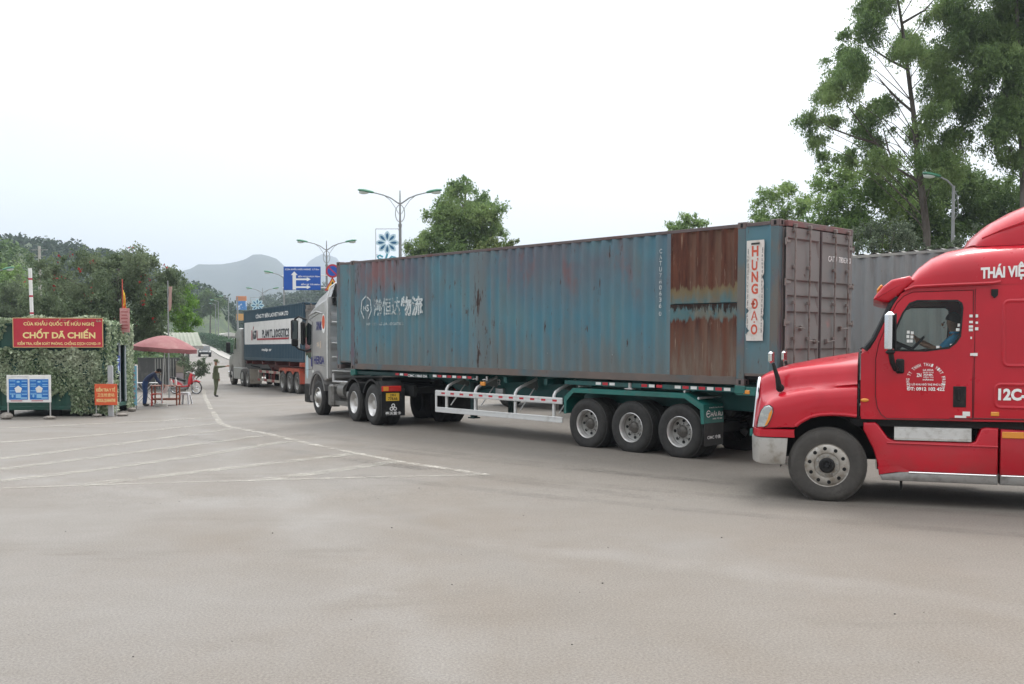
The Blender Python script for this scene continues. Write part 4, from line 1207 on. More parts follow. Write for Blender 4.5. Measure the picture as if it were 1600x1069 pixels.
def bonnet_tractor(loc, yaw):
    t = thing("tractor_unit", "dull silver bonneted tractor unit pulling the navy and white container", "lorry tractor", loc, (0, 0, R(yaw)))
    hw = 1.2
    mb = MB(); mb.pillow([(11.5, 1.0), (11.5, 3.25), (12.2, 3.3), (13.0, 3.05), (13.25, 2.75), (13.6, 2.0), (13.6, 1.0)], -hw, hw, .1, 2); cab = mb.build("cab", M_silver2, t)
    mb = MB(); mb.pillow([(13.6, .75), (13.6, 1.95), (14.4, 1.85), (15.0, 1.65), (15.15, 1.2), (15.1, .7), (14.75, .75), (14.7, 1.0), (14.4, 1.2), (14.0, 1.05), (13.85, .75)], -hw + .08, hw - .08, .12, 2); mb.build("hood", M_silver2, t)
    mb = MB(); mb.box((12.2, hw - .12, .72), (2.3, .3, .66), 0, .03); mb.box((12.2, -hw + .12, .72), (2.3, .3, .66), 0, .03); mb.build("side_skirt", M_silver2, t)
    mb = MB(); mb.box((15.15, 0, .6), (.2, 2.3, .4), 0, .05); mb.build("bumper", M_chrome, t)
    for s in (1, -1):
        mb = MB(); mb.prism([(12.9, 2.1), (13.3, 2.1), (13.05, 2.75), (12.7, 2.75), (12.7, 2.1)], s * (hw + .003), s * (hw - .03), 'y'); mb.build("side_window", M_glassd, cab)
        mb = MB(); mb.box((13.55, s * (hw + .28), 2.2), (.14, .24, .62), 0, .04); mb.tube([(13.4, s * hw, 1.85), (13.55, s * (hw + .26), 1.9)], .03, 6); mb.build("mirror", M_black, t)
        wheel(t, 14.0, s * hw, .52, s, .52, False, 'front', M_dustrubber, M_alu)
        for x in (9.9, 11.15): wheel(t, x, s * (hw + .04), .52, s, .52, True, 'plain', M_dustrubber, M_rimgrey)
        mb = MB(); mb.box((9.28, s * (hw - .28), .62), (.02, .66, .82), 0, .004); mb.build("mud_flap", M_beige, t)
        mb = MB(); mb.tube([(9.2, s * (hw - .5), 1.1), (9.2, s * hw, 1.2)], .03, 6); mb.build("flap_hanger", M_dark, t)
    mb = MB(); mb.box((11.5, 0, .85), (5.6, .9, .3)); mb.build("chassis", M_dark, t)
    mb = MB(); mb.box((10.2, .2, 1.3), (.9, 1.3, .12), 0, .02); mb.cyl((11.4, hw - .2, 1.0), (11.4, hw - .2, 3.3), .08, 10); mb.build("fifth_wheel", M_tank, t)
    return t
K2 = bonnet_tractor((*F2C(0, 0), 0), Y2)

# ------------------------------------------------------------------ third lorry in the next lane: plain grey container
M_cgrey = mat("grey_container_paint", (.235, .235, .235), .6, var=[(1.5, (.27, .265, .255), .45, .65, (1, 1, .5)), (4, (.2, .19, .185), .5, .65, (2, 1, .2)), (9, (.16, .09, .06), .70, .75)])
M_cgtop = mat("pale_grey_rail", (.30, .29, .27), .7, var=[(3, (.36, .34, .30), .5, .65), (8, (.17, .11, .08), .64, .74)])
def grey_container(o, yaw):
    L, W, H = 13.7, 2.44, 2.896
    c = thing("shipping_container", "plain grey corrugated container partly hidden behind the blue container and red cab", "shipping container", o, (0, 0, R(yaw)))
    container_frame(L, W, H, [.089, L - .089], [M_cgtop, M_cgtop, M_cgtop, M_cgtop, M_hole], c)
    hy = W / 2 - .012
    for s in (1, -1):
        mb = MB(); corr_panel(mb, .17, L - .17, .155, H - .085, s * hy, s, 0, .4, .040, .30); mb.build("side_panel", M_cgrey, c)
    mb = MB()
    x = .1
    n = 46
    mb.grid(lambda u, v: (.1 + (L - .2) * u, -hy + .05 + (2 * hy - .1) * v, H - .018 + .032 * (1 if (int(u * (4 * n - 1)) % 4) in (1, 2) else 0)), 4 * n, 2)
    mb.build("roof", M_cgtop, c)
    mb = MB(); mb.box((L - .05, 0, H / 2), (.03, W - .3, H - .25)); mb.build("front_wall", M_cgrey, c)
    door_leaf(c, .012, W / 2 - .125, H, (M_cgrey, M_rod), 1); door_leaf(c, -W / 2 + .125, -.012, H, (M_cgrey, M_rod), -1)
    return c
F3 = vframe(8.0, 22.8, CY)       # near side plane of the grey container
F3C = vframe(*F3(-4.6, -1.22), CY)
GREY = grey_container((*F3C(0, 0), 1.40), CY)
T3 = thing("semi_trailer", "dark container trailer in the far lane, glimpsed under the blue one", "semi-trailer", (*F3C(0, 0), .16), (0, 0, R(CY)))
trailer(T3, 1.22, 13.7, (1.6, 2.85, 4.1), M_dark, M_dark, detail=False)
for s in (1, -1):
    mb = MB(); mb.box((9.0, s * .62, .65), (.12, .12, .85)); mb.box((9.0, s * .62, .25), (.25, .2, .03)); mb.build("landing_leg", M_dark, T3)
K3 = copy_tree(K1)
K3.location = (*F3C(12.2, 0), .30); K3.rotation_euler = (0, 0, R(CY))
K3["label"] = "lorry tractor in the far lane, only its wheels showing under the blue container"
# ------------------------------------------------------------------ red bonneted lorry in the foreground
def redpaint():
    t = NT("red_cab_paint")
    c = t.mix(t.rng(t.noise(1.3, detail=3), .4, .65), (.51, .004, .019), (.44, .004, .017))
    c = t.mix(t.rng(t.noise(26, (1, 1, .6), 4, .7), .69, .76, 0, .6), c, (.55, .12, .11))
    X, Y, Z = t.xyz()
    c = t.mix(t.math('MULTIPLY', t.rng(Z, 1.1, .3, 0, .5), t.rng(t.noise(4, detail=4), .35, .65)), c, (.23, .05, .045))
    t.set("Base Color", c); t.set("Roughness", t.rng(t.noise(3, detail=4), .3, .7, .26, .40)); t.set("Specular IOR Level", .3)
    t.set("Coat Weight", .5); t.set("Coat Roughness", .06)
    return t.m
M_red = redpaint()
M_redtrim = mat("red_trim_shadow_gap", (.10, .004, .008), .5)
M_bumper = mat("scuffed_bumper", (.50, .485, .46), .38, .6, var=[(5, (.34, .31, .27), .52, .7), (9, (.2, .13, .08), .72, .78)])
M_tread = mat("tread_plate", (.60, .59, .57), .35, .7, var=[(6, (.4, .38, .35), .5, .7)], bump=.4, bscale=40)
M_skirt = mat("dented_alu_trim", (.34, .33, .32), .42, .6, var=[(4, (.2, .19, .18), .5, .7)], bump=.5, bscale=5)
M_headlamp = mat("headlamp_lens", (.42, .45, .45), .12, .3, var=[(9, (.6, .62, .6), .45, .6)], coat=.8)
M_rimdirty = mat("dirty_alloy_rim", (.40, .375, .34), .45, .5, var=[(5, (.24, .205, .165), .46, .66), (14, (.5, .48, .45), .55, .7)])
M_int = mat("dark_interior", (.02, .02, .022), .8)
M_int2 = mat("grey_interior", (.06, .06, .06), .8)
def glass(name, tint, f=.12):
    t = NT(name)
    tr = t.n.new("ShaderNodeBsdfTransparent"); tr.inputs[0].default_value = (*tint, 1)
    gl = t.n.new("ShaderNodeBsdfGlossy"); gl.inputs["Roughness"].default_value = .02
    fr = t.n.new("ShaderNodeFresnel"); fr.inputs[0].default_value = 1.45
    mx = t.n.new("ShaderNodeMixShader")
    t.l.new(fr.outputs[0], mx.inputs[0]); t.l.new(tr.outputs[0], mx.inputs[1]); t.l.new(gl.outputs[0], mx.inputs[2])
    t.l.new(mx.outputs[0], t.n["Material Output"].inputs[0])
    return t.m
M_glass = glass("window_glass", (.80, .87, .84))
RYAW = 160.0
RB = (4.389, 13.775)
RF = vframe(*RB, RYAW)
RED = thing("lorry", "red bonneted lorry with white company lettering and a driver at its window", "lorry", (*RF(0, -1.22), 0), (0, 0, R(RYAW)))
RHW = 1.22
def red_lorry(t):
    # ---------------- cab shell with the near and far window openings
    cab = [(-.44, 1.17), (-.43, 1.62), (-.43, 2.06), (-.50, 2.11), (-.55, 2.14), (-.84, 2.74), (-.93, 2.88), (-1.06, 2.97), (-1.5, 2.99), (-3.7, 3.05), (-3.7, 1.19), (-1.84, 1.17)]
    door = [(-.77, 1.185), (-.70, 1.24), (-.65, 1.33), (-.625, 1.48), (-.62, 2.0), (-.66, 2.22), (-.81, 2.60), (-.88, 2.75), (-.97, 2.85), (-1.08, 2.90), (-1.825, 2.912), (-1.835, 1.195)]
    win = [(-.84, 2.105), (-1.25, 2.10), (-1.54, 2.14), (-1.625, 2.21), (-1.68, 2.30), (-1.705, 2.68), (-1.69, 2.745), (-1.635, 2.785), (-1.14, 2.79), (-1.04, 2.755), (-.95, 2.62), (-.86, 2.40), (-.83, 2.22)]
    mb = MB()
    rr = .09
    def inset(pl, d):
        n = len(pl); out = []
        A = sum(pl[i][0] * pl[(i + 1) % n][1] - pl[(i + 1) % n][0] * pl[i][1] for i in range(n)); sg = 1 if A > 0 else -1
        for i in range(n):
            e1 = Vector((pl[i][0] - pl[i - 1][0], pl[i][1] - pl[i - 1][1])); e2 = Vector((pl[(i + 1) % n][0] - pl[i][0], pl[(i + 1) % n][1] - pl[i][1]))
            n1 = Vector((-e1.y, e1.x)).normalized() * sg; n2 = Vector((-e2.y, e2.x)).normalized() * sg
            b = n1 + n2; b = b / max(.4, b.length_squared / 2)
            out.append((pl[i][0] + b.x * d, pl[i][1] + b.y * d))
        return out
    def yb(x, z): return RHW - .012 - .05 * max(0, (z - 2.0)) ** 1.3      # slight tumblehome
    rings = []
    for k in range(4):
        a = PI / 2 * k / 3
        rings.append((inset(cab, rr * (1 - math.sin(a))), rr * (math.cos(a))))
    big = inset(win, -.02)
    for s in (1, -1):
        L = [[(x, s * (yb(x, z) - d), z) for x, z in pl] for pl, d in rings]
        for p, q in zip(L, L[1:]): mb.strip(p, q)
        mb.panel_hole(rings[-1][0], big, lambda x, z: s * yb(x, z))
        if s > 0: Lp = L[0]
        else: Rp = L[0]
    n = len(cab)
    for i in range(n):
        if i in (4,): continue                       # windscreen opening
        j = (i + 1) % n
        mb.add([Lp[i], Lp[j], Rp[j], Rp[i]], [(0, 1, 2, 3)])
    cabo = mb.build("cab", M_red, t, 30)
    # ---------------- doors: proud skins with rounded rims
    for s in (1, -1):
        mb = MB()
        def yd(x, z): return s * (yb(x, z) + .012)
        d1 = inset(door, .008)
        mb.panel_hole(d1, win, yd)
        mb.strip([(x, yd(x, z), z) for x, z in d1], [(x, yd(x, z) - s * .012, z) for x, z in door])
        mb.strip([(x, yd(x, z), z) for x, z in win], [(x, yd(x, z) - s * .06, z) for x, z in inset(win, .012)])
        d = mb.build("door", M_red, t, 30)
        mb = MB()
        w2, w3 = inset(win, -.004), inset(win, .022)
        mb.strip([(x, yd(x, z) + s * .002, z) for x, z in w2], [(x, yd(x, z) + s * .004, z) for x, z in w3])
        mb.strip([(x, yd(x, z) + s * .004, z) for x, z in w3], [(x, yd(x, z) - s * .03, z) for x, z in w3])
        mb.strip([(x, yd(x, z) + s * .0022, z) for x, z in inset(door, -.006)], [(x, yd(x, z) - s * .004, z) for x, z in inset(door, .004)], 1)
        mb.build("window_seal", [M_black, M_redtrim], d)
        mb = MB(); mb.panel_hole(inset(win, .015), None, lambda x, z: yd(x, z) - s * .022)
        mb.build("window", M_glass, d)
        mb = MB()
        if s > 0:
            y = yb(-1.67, 1.5) + .012
            mb.box((-1.675, y, 1.495), (.16, .012, .28), 0, .005); mb.box((-1.665, y + .016, 1.53), (.05, .03, .17), 0, .012)
            mb.cyl((-1.70, y + .002, 1.40), (-1.70, y + .012, 1.40), .022, 10)
            mb.build("door_handle", M_black, d)
        if s > 0: D0 = d
    yd = lambda x, z: yb(x, z) + .015
    # company roundel on the door
    mb = MB()
    arc = "CÔNG TY TNHH THÁI VIỆT FRUIT"
    cx, cz, ra = -1.255, 1.70, .225
    for k, ch in enumerate(arc):
        a = R(198 - 216 * k / (len(arc) - 1))
        if ch == " ": continue
        p = (cx - ra * math.cos(a), yd(cx, cz) + .001, cz + ra * math.sin(a))
        text(mb, ch, p, (-math.sin(a), 0, -math.cos(a)) if False else (-math.sin(a), 0, -math.cos(a)), (-math.cos(a), 0, math.sin(a)), .023, .042, .022, cut=False)
    for k in range(5):
        text(mb, ["LA HOA", "QUẢ TƯƠI", "XNK", "VẬN TẢI", "HÀNG"][k], (cx - .03, yd(cx, cz) + .001, cz + .15 - k * .032), (-1, 0, 0), (0, 0, 1), .13, .026, .03)
    text(mb, "ZN", (cx + .085, yd(cx, cz) + .001, cz + .08), (-1, 0, 0), (0, 0, 1), .06, .05, .03)
    text(mb, "A.1 LÔ KHU ĐÔ THỊ PHÚ LỘC", (cx, yd(cx, cz) + .001, cz - .045), (-1, 0, 0), (0, 0, 1), .47, .04, .03)
    text(mb, "ĐT: 0912 102 422", (cx, yd(cx, cz) + .001, cz - .105), (-1, 0, 0), (0, 0, 1), .47, .05, .035)
    mb.build("lettering", M_white_txt, D0)
    mb = MB()   # scraps of white sticker
    for x, z, a, b in ((-1.80, 2.57, .04, .035), (-1.87, 2.57, .03, .04), (-1.80, 2.49, .045, .03), (-1.87, 2.48, .03, .03), (-1.80, 2.43, .05, .03), (-1.80, 2.385, .05, .035), (-1.87, 2.40, .04, .04), (-1.805, 2.28, .02, .03), (-1.815, 2.06, .04, .035), (-1.86, 2.06, .05, .04), (-1.69, 1.23, .14, .03), (-1.76, 1.27, .09, .06)):
        mb.box((x, yb(x, z) + .013, z), (a, .006, b), 0)
    mb.build("sticker", M_white, t)
    mb = MB()
    for x, z in ((-1.03, 2.36), (-1.08, 2.35), (-1.025, 2.30), (-1.075, 2.295), (-1.03, 2.24), (-1.07, 2.24)): mb.box((x, yb(x, z) - .004, z), (.035, .005, .04), 0)
    for x, z, a in ((-1.67, 2.45, .06), (-1.645, 2.39, .05), (-1.40, 2.155, .04), (-1.565, 2.18, .03)): mb.box((x, yb(x, z) - .004, z), (a, .005, .04), 0)
    mb.build("sticker", M_white, D0)
    # ---------------- sleeper panels, badges, letters
    mb = MB()
    def rrect(x0, x1, z0, z1, r):
        P = []
        for (cx_, cz_, a0) in ((x1 - r, z1 - r, 0), (x0 + r, z1 - r, 90), (x0 + r, z0 + r, 180), (x1 - r, z0 + r, 270)):
            P += [(cx_ + r * math.cos(R(a0 + 90 * i / 4)), cz_ + r * math.sin(R(a0 + 90 * i / 4))) for i in range(5)]
        return P
    for (x0, x1, z0, z1) in ((-3.5, -2.17, 1.89, 2.79), (-3.5, -2.08, 1.34, 1.69)):
        o = rrect(x0, x1, z0, z1, .09); i1 = inset(o, .022 if True else 0); i2 = inset(o, .05)
        mb.strip([(x, yb(x, z) + .001, z) for x, z in o], [(x, yb(x, z) + .012, z) for x, z in i1])
        mb.strip([(x, yb(x, z) + .012, z) for x, z in i1], [(x, yb(x, z) + .003, z) for x, z in i2])
    mb.build("sleeper_panel", M_red, t)
    mb = MB(); mb.tube([(-1.85, yb(-1.8, 1.2) + .002, 1.2), (-1.85, yb(-1.8, 2.0) + .002, 2.0), (-1.85, yb(-1.8, 2.9) + .002, 2.93)], .004, 4)
    mb.box((-2.6, yb(0, 1.21) + .004, 1.21), (2.1, .02, .02), 0, .006); mb.build("panel_seam", M_redtrim, t)
    mb = MB(); text(mb, "THÁI VIỆT", (-2.21, RHW - .045, 3.15), (-1, 0, .035), (0, 0, 1), .60, .235, .045); mb.build("lettering", M_white_txt, t)
    mb = MB(); text(mb, "12C-059.16", (-2.55, yb(-2.8, 1.54) + .008, 1.535), (-1, 0, 0), (0, 0, 1), .82, .165, .045); mb.build("lettering", M_white_txt, t)
    mb = MB(); mb.prism([(-2.04, 2.92), (-2.12, 2.92), (-2.12, 2.84), (-2.08, 2.80), (-2.04, 2.84)], RHW - .07, RHW - .03, 'y'); mb.build("vent_badge", M_black, t)
    mb = MB(); mb.box((-2.105, RHW - .006, 1.275), (.10, .02, .055), 0, .006); mb.build("side_reflector", M_amber, t)
    # ---------------- roof cap, visor, deflector
    sil = [(-1.0, 3.00), (-1.06, 3.13), (-1.16, 3.26), (-1.33, 3.40), (-1.53, 3.485), (-1.77, 3.53), (-2.06, 3.56), (-2.5, 3.575), (-3.1, 3.6), (-3.7, 3.62)]
    secs = []
    for k, (x, zt) in enumerate(sil):
        z0 = 2.965 + .03 * k / 9; hwid = RHW - .055
        P = []
        for i in range(25):
            a = PI * i / 24
            c, q = math.cos(a), math.sin(a)
            P.append((x, hwid * math.copysign(abs(c) ** .42, c), z0 + (zt - z0) * q ** .62))
        secs.append(P)
    mb = MB(); mb.loft(secs, caps=True); mb.build("roof", M_red, t, 50)
    mb = MB()
    for s in (1, -1): mb.tube([(-.98, s * (RHW - .05), 2.93), (-1.1, s * (RHW - .03), 2.975), (-1.6, s * (RHW - .025), 2.99), (-2.05, s * (RHW - .03), 3.0), (-2.15, s * (RHW - .06), 3.02)], .022, 6)
    mb.build("drip_rail", M_red, t)
    vis = [(-.58, 2.815), (-.60, 2.86), (-.70, 2.985), (-.81, 3.075), (-1.04, 3.125), (-1.10, 3.06), (-1.0, 2.95), (-.90, 2.86), (-.78, 2.765), (-.70, 2.775)]
    mb = MB(); mb.pillow(vis, -RHW + .03, RHW - .03, .05, 3); v = mb.build("sun_visor", M_red, t, 45)
    for k, y in enumerate((-.85, -.4, 0, .4, .85, 1.08)):
        mb = MB(); mb.box((-.66, y, 2.97), (.10, .09, .035), 0, .012, Matrix.Rotation(R(52), 4, 'Y')); mb.build("marker_lamp", M_amber, v)
    df = [(-1.88, 3.52, 3.56), (-1.93, 3.52, 3.66), (-2.0, 3.52, 3.735), (-2.14, 3.52, 3.86), (-2.38, 3.52, 4.0), (-2.7, 3.52, 4.14), (-3.2, 3.52, 4.28), (-3.7, 3.52, 4.35)]
    secs = []
    for k, (x, z0, zt) in enumerate(df):
        hwid = .80 + .16 * k / 7
        secs.append([(x + (.10 * (1 - abs(math.cos(PI * i / 16)))), hwid * math.copysign(abs(math.cos(PI * i / 16)) ** .5, math.cos(PI * i / 16)), z0 + (zt - z0) * math.sin(PI * i / 16) ** .6) for i in range(17)])
    mb = MB(); mb.loft(secs); dfl = mb.build("roof_deflector", M_red, t, 50)
    mb = MB(); mb.tube([(-1.95, .80, 3.63), (-2.2, .86, 3.74), (-2.6, .90, 3.88), (-3.3, .965, 4.0)], .012, 6); mb.build("deflector_crease", M_red, dfl)
    # ---------------- windscreen and interior
    mb = MB()
    mb.grid(lambda u, q: (-.57 - .27 * q + .10 * (1 - (2 * u - 1) ** 2) * (1 - .5 * q), (RHW - .09 - .05 * q) * (1 - 2 * u), 2.13 + .66 * q), 13, 4)
    mb.build("windscreen", M_glass, t)
    for s in (1, -1):
        mb = MB(); mb.tube([(-.48, s * (RHW - .03), 2.12), (-.60, s * (RHW - .055), 2.27), (-.82, s * (RHW - .08), 2.76), (-.88, s * (RHW - .085), 2.84)], .042, 8); mb.build("pillar", M_black, t)
    mb = MB(); mb.tube([(-.43, RHW - .15, 2.09), (-.40, RHW - .35, 2.13), (-.47, RHW - .5, 2.16)], .012, 5)
    mb.build("wiper", M_black, t)
    mb = MB()
    mb.box((-2.2, 0, 1.3), (3.1, 2.3, .1)); mb.box((-2.45, -.55, 2.1), (.06, 1.2, 1.6)); mb.box((-2.05, .0, 2.92), (2.0, 2.2, .04))
    mb.box((-2.9, 0, 2.1), (.05, 2.3, 1.7))
    mb.box((-.78, 0, 1.92), (.42, 2.2, .42), 0, .08)
    mb.box((-.85, .55, 2.16), (.22, .5, .10), 0, .04)
    mb.box((-2.02, .55, 2.03), (.16, .5, .72), 1, .06); mb.box((-1.78, .55, 1.72), (.52, .5, .14), 1, .05); mb.box((-2.05, .55, 2.50), (.1, .26, .2), 1, .04)
    mb.box((-1.95, .98, 2.40), (.08, .2, 1.0), 0)
    mb.build("interior", [M_int, M_int2], t)
    mb = MB()
    c0 = Vector((-1.10, .56, 2.13)); ax = Vector((.75, 0, .66)).normalized(); e1 = Vector((0, 1, 0)); e2 = ax.cross(e1)
    mb.tube([tuple(c0 + e1 * .225 * math.cos(a) + e2 * .225 * math.sin(a)) for a in lin(0, 2 * PI, 25)], .017, 6)
    mb.tube([tuple(c0 - e1 * .22), tuple(c0), tuple(c0 + e1 * .22)], .014, 5); mb.tube([tuple(c0), tuple(c0 + ax * .3 - Vector((0, 0, .1)))], .03, 6)
    mb.build("steering_wheel", M_black, t)
    # ---------------- hood
    st = [ # x, zbottom, yf, zshoulder, zl, yh, ze, zc
        (1.19, 1.02, .46, 1.18, 1.28, .30, 1.50, 1.54), (1.12, 1.01, .86, 1.16, 1.30, .58, 1.60, 1.65), (1.04, 1.00, 1.06, 1.16, 1.38, .70, 1.68, 1.73), (.96, 1.00, 1.15, 1.21, 1.44, .76, 1.72, 1.77),
        (.85, 1.01, 1.195, 1.34, 1.48, .80, 1.755, 1.81), (.72, 1.02, 1.215, 1.43, 1.52, .84, 1.79, 1.86), (.56, 1.03, 1.22, 1.48, 1.555, .88, 1.825, 1.91), (.43, 1.035, 1.222, 1.515, 1.575, .90, 1.85, 1.935),
        (.36, 1.09, 1.222, 1.53, 1.585, .92, 1.86, 1.95), (.23, 1.17, 1.222, 1.55, 1.60, .94, 1.875, 1.98), (.10, 1.205, 1.222, 1.565, 1.615, .96, 1.89, 2.005), (-.07, 1.215, 1.222, 1.58, 1.63, .99, 1.905, 2.035), (-.22, 1.21, 1.222, 1.595, 1.645, 1.01, 1.92, 2.06), (-.385, 1.195, 1.222, 1.61, 1.66, 1.03, 1.935, 2.085)]
    sq = lambda x: x if x < .9 else .9 + (x - .9) * .55
    st = [(sq(a[0]), *a[1:]) for a in st]
    # finer stations by Catmull-Rom
    fine = []
    for i in range(len(st) - 1):
        p0, p1, p2, p3 = st[max(0, i - 1)], st[i], st[i + 1], st[min(len(st) - 1, i + 2)]
        for k in range(3):
            u = k / 3
            fine.append(tuple(.5 * ((2 * b) + (c - a) * u + (2 * a - 5 * b + 4 * c - d) * u * u + (-a + 3 * b - 3 * c + d) * u ** 3) for a, b, c, d in zip(p0, p1, p2, p3)))
    fine.append(st[-1])
    secs = []
    for x, zb, yf, zs, zl, yh, ze, zc in fine:
        H_ = [(yf, zb), (yf + .003, zb + .3 * (zs - zb)), (yf, zb + .62 * (zs - zb)), (yf - .02, zs - .055), (yf - .055, zs - .01), (yf - .10, zs + .012), (yh + .13, zl - .012), (yh + .095, zl + .012), (yh + .075, zl + .05), (yh + .05, (zl + ze) / 2), (yh + .02, ze - .045), (yh - .025, ze - .005), (yh - .09, ze + .022), (yh * .66, ze + .55 * (zc - ze)), (yh * .33, ze + .87 * (zc - ze)), (0, zc)]
        secs.append([(x, y, z) for y, z in H_] + [(x, -y, z) for y, z in reversed(H_[:-1])])
    mb = MB(); mb.loft(secs, caps=False); mb.add(secs[0], [tuple(range(len(secs[0])))])
    hood = mb.build("hood", M_red, t, 50)
    # raised lip round the wheel arch
    mb = MB()
    arch = [(.425, 1.03), (.36, 1.09), (.23, 1.165), (.10, 1.198), (-.07, 1.21), (-.22, 1.205), (-.385, 1.19)]
    for s in (1, -1): mb.tube([(x, s * 1.222, z + .02) for x, z in arch], .026, 8)
    mb.build("arch_lip", M_red, hood)
    mb = MB(); mb.tube([(-.405, 1.215, 1.2), (-.405, 1.2, 1.6), (-.405, 1.1, 1.65), (-.405, 1.05, 1.93), (-.405, .95, 1.98), (-.405, 0, 2.1)], .010, 5); mb.build("hood_gap", M_dark, hood)
    mb = MB()
    mb.loft([[(-.43, y, z) for y, z in ((1.205, 1.2), (1.205, 1.6), (1.13, 1.66), (1.11, 1.96), (1.0, 2.06), (.0, 2.14))], [(-.50, y, z) for y, z in ((1.21, 1.2), (1.21, 1.6), (1.15, 1.68), (1.14, 2.0), (1.05, 2.10), (0, 2.17))]], caps=False)
    mb.loft([[(-.43, -y, z) for y, z in ((1.205, 1.2), (1.205, 1.6), (1.13, 1.66), (1.11, 1.96), (1.0, 2.06), (.0, 2.14))], [(-.50, -y, z) for y, z in ((1.21, 1.2), (1.21, 1.6), (1.15, 1.68), (1.14, 2.0), (1.05, 2.10), (0, 2.17))]], caps=False)
    mb.build("cowl", M_red, t)
    mb = MB(); mb.ell((-.485, RHW, 1.43), (.055, .016, .026), 14); mb.build("side_indicator", M_amber, t)
    # grille, headlamps, bumper
    mb = MB()
    ins = [(1.19, .0), (1.19, .44), (1.12, .70), (1.045, .90)]
    P = [(1.215, 0, 1.52), (1.21, .33, 1.52), (1.15, .60, 1.60), (1.06, .73, 1.66)]
    bot = [(1.27, 0, .98), (1.26, .40, .98), (1.20, .66, .98), (1.14, .80, .99)]
    P = [(sq(a), b, c) for a, b, c in P]; bot = [(sq(a), b, c) for a, b, c in bot]
    for s in (1, -1): mb.loft([[(a[0], s * a[1], a[2]), (b[0], s * b[1], b[2])] for a, b in zip(P, bot)], 0, caps=False)
    for s in (1, -1): mb.tube([(bot[3][0] + .01, s * .82, .99), (sq(1.10), s * .80, 1.35), (sq(1.055), s * .76, 1.62), (sq(1.045), s * .70, 1.70), (sq(1.10), s * .56, 1.66), (sq(1.19), s * .3, 1.57), (sq(1.21), 0, 1.55)], .026, 8, 1)
    mb.build("grille", [M_dark, M_chrome], t)
    hl = [(sq(1.03), 1.005), (sq(.985), 1.14), (sq(.92), 1.25), (.86, 1.315), (.79, 1.335), (.745, 1.30), (.735, 1.24), (.765, 1.14), (.815, 1.045), (.86, 1.02)]
    def yfen(x): 
        for a, b in zip(fine, fine[1:]):
            if b[0] <= x <= a[0]:
                f = (x - b[0]) / (a[0] - b[0] + 1e-9); return b[2] + (a[2] - b[2]) * f
        return 1.2
    for s in (1, -1):
        mb = MB()
        c = (sum(p[0] for p in hl) / len(hl), sum(p[1] for p in hl) / len(hl))
        P0_ = [(x, s * (yfen(x) + .004), z) for x, z in hl]
        P1_ = [(c[0] + (x - c[0]) * .9, s * (yfen(c[0] + (x - c[0]) * .9) + .03), c[1] + (z - c[1]) * .92) for x, z in hl]
        mb.strip(P0_, P1_); mb.add(P1_ + [(c[0], s * (yfen(c[0]) + .04), c[1])], [(i, (i + 1) % len(hl), len(hl)) for i in range(len(hl))])
        h = mb.build("headlight", M_headlamp, t)
        mb = MB()
        sl = [(.752, 1.28), (.745, 1.235), (.775, 1.13), (.82, 1.05), (.85, 1.045), (.81, 1.14), (.79, 1.22)]
        mb.add([(x, s * (yfen(x) + .034), z) for x, z in sl], [tuple(range(len(sl)))]); mb.build("turn_signal", M_amber, h)
        mb = MB(); mb.strip([(x, s * (yfen(x) + .006), z) for x, z in hl], [(c[0] + (x - c[0]) * 1.06, s * (yfen(x) + .004), c[1] + (z - c[1]) * 1.06) for x, z in hl]); mb.build("lamp_seal", M_black, h)
    pl = [(.45, 1.215), (.75, 1.215), (.93, 1.19), (1.03, 1.12), (1.12, .98), (1.20, .7), (1.25, .35), (1.27, 0)]
    pl = [(sq(x), y) for x, y in pl]
    pl = pl + [(x, -y) for x, y in reversed(pl[:-1])]
    mb = MB()
    zz = [(.885, 0), (.93, .0), (.985, -.004), (1.0, -.03)]
    mb.loft([[(x * (1 + 0) + o * .5, y * (1 + o * .5), z) for x, y in [(p[0] if abs(p[1]) < 1.2 or p[0] > .5 else .45 - (.99 - z) * .1, p[1]) for p in pl]] for z, o in zz], caps=False)
    mb.build("bumper_top", M_red, t)
    pb = [(.535, 1.205), (.75, 1.21), (.93, 1.185), (1.03, 1.115), (1.12, .975), (1.2, .7), (1.25, .35), (1.27, 0)]
    pb = [(sq(x), y) for x, y in pb]
    pb = pb + [(x, -y) for x, y in reversed(pb[:-1])]
    def bump_sec(z, o, f): return [((x + o if i not in (0, len(pb) - 1) else x + .03 * f), y * (1 + o * .3), z) for i, (x, y) in enumerate(pb)]
    mb = MB(); mb.loft([bump_sec(.875, -.02, 0), bump_sec(.868, .012, 0), bump_sec(.85, .016, 0), bump_sec(.70, .014, .4), bump_sec(.52, .006, 1), bump_sec(.495, -.03, 1)], caps=False); mb.loft([bump_sec(.495, -.03, 1), [(x * .9, y * .9, .5) for x, y in pb]], caps=False)
    mb.build("bumper", M_bumper, t)
    # ---------------- mirrors
    for s in (1, -1):
        mb = MB()
        mb.box((-.79, s * (RHW + .24), 2.36), (.13, .21, .54), 0, .045)
        m_ = mb.build("mirror", M_chrome if s > 0 else M_black, t)
        mb = MB()
        mb.tube([(-.80, s * (RHW + .22), 2.12), (-.83, s * (RHW + .18), 1.95), (-.87, s * (RHW + .10), 1.86), (-.90, s * (RHW + .01), 1.86)], .035, 8)
        mb.box((-.93, s * (RHW + .005), 1.90), (.11, .05, .20), 0, .02)
        mb.box((-.865, s * (RHW + .24), 2.36), (.02, .19, .50), 0, .01); mb.box((-.8, s * (RHW + .24), 2.09), (.12, .19, .05), 0, .02)
        mb.build("mirror_arm", M_black, m_)
        mb = MB(); mb.lathe([(0, .035), (.03, .035), (.055, .02), (.06, 0)], (.66, s * 1.02, 1.575), 'y', 16, 0, s)
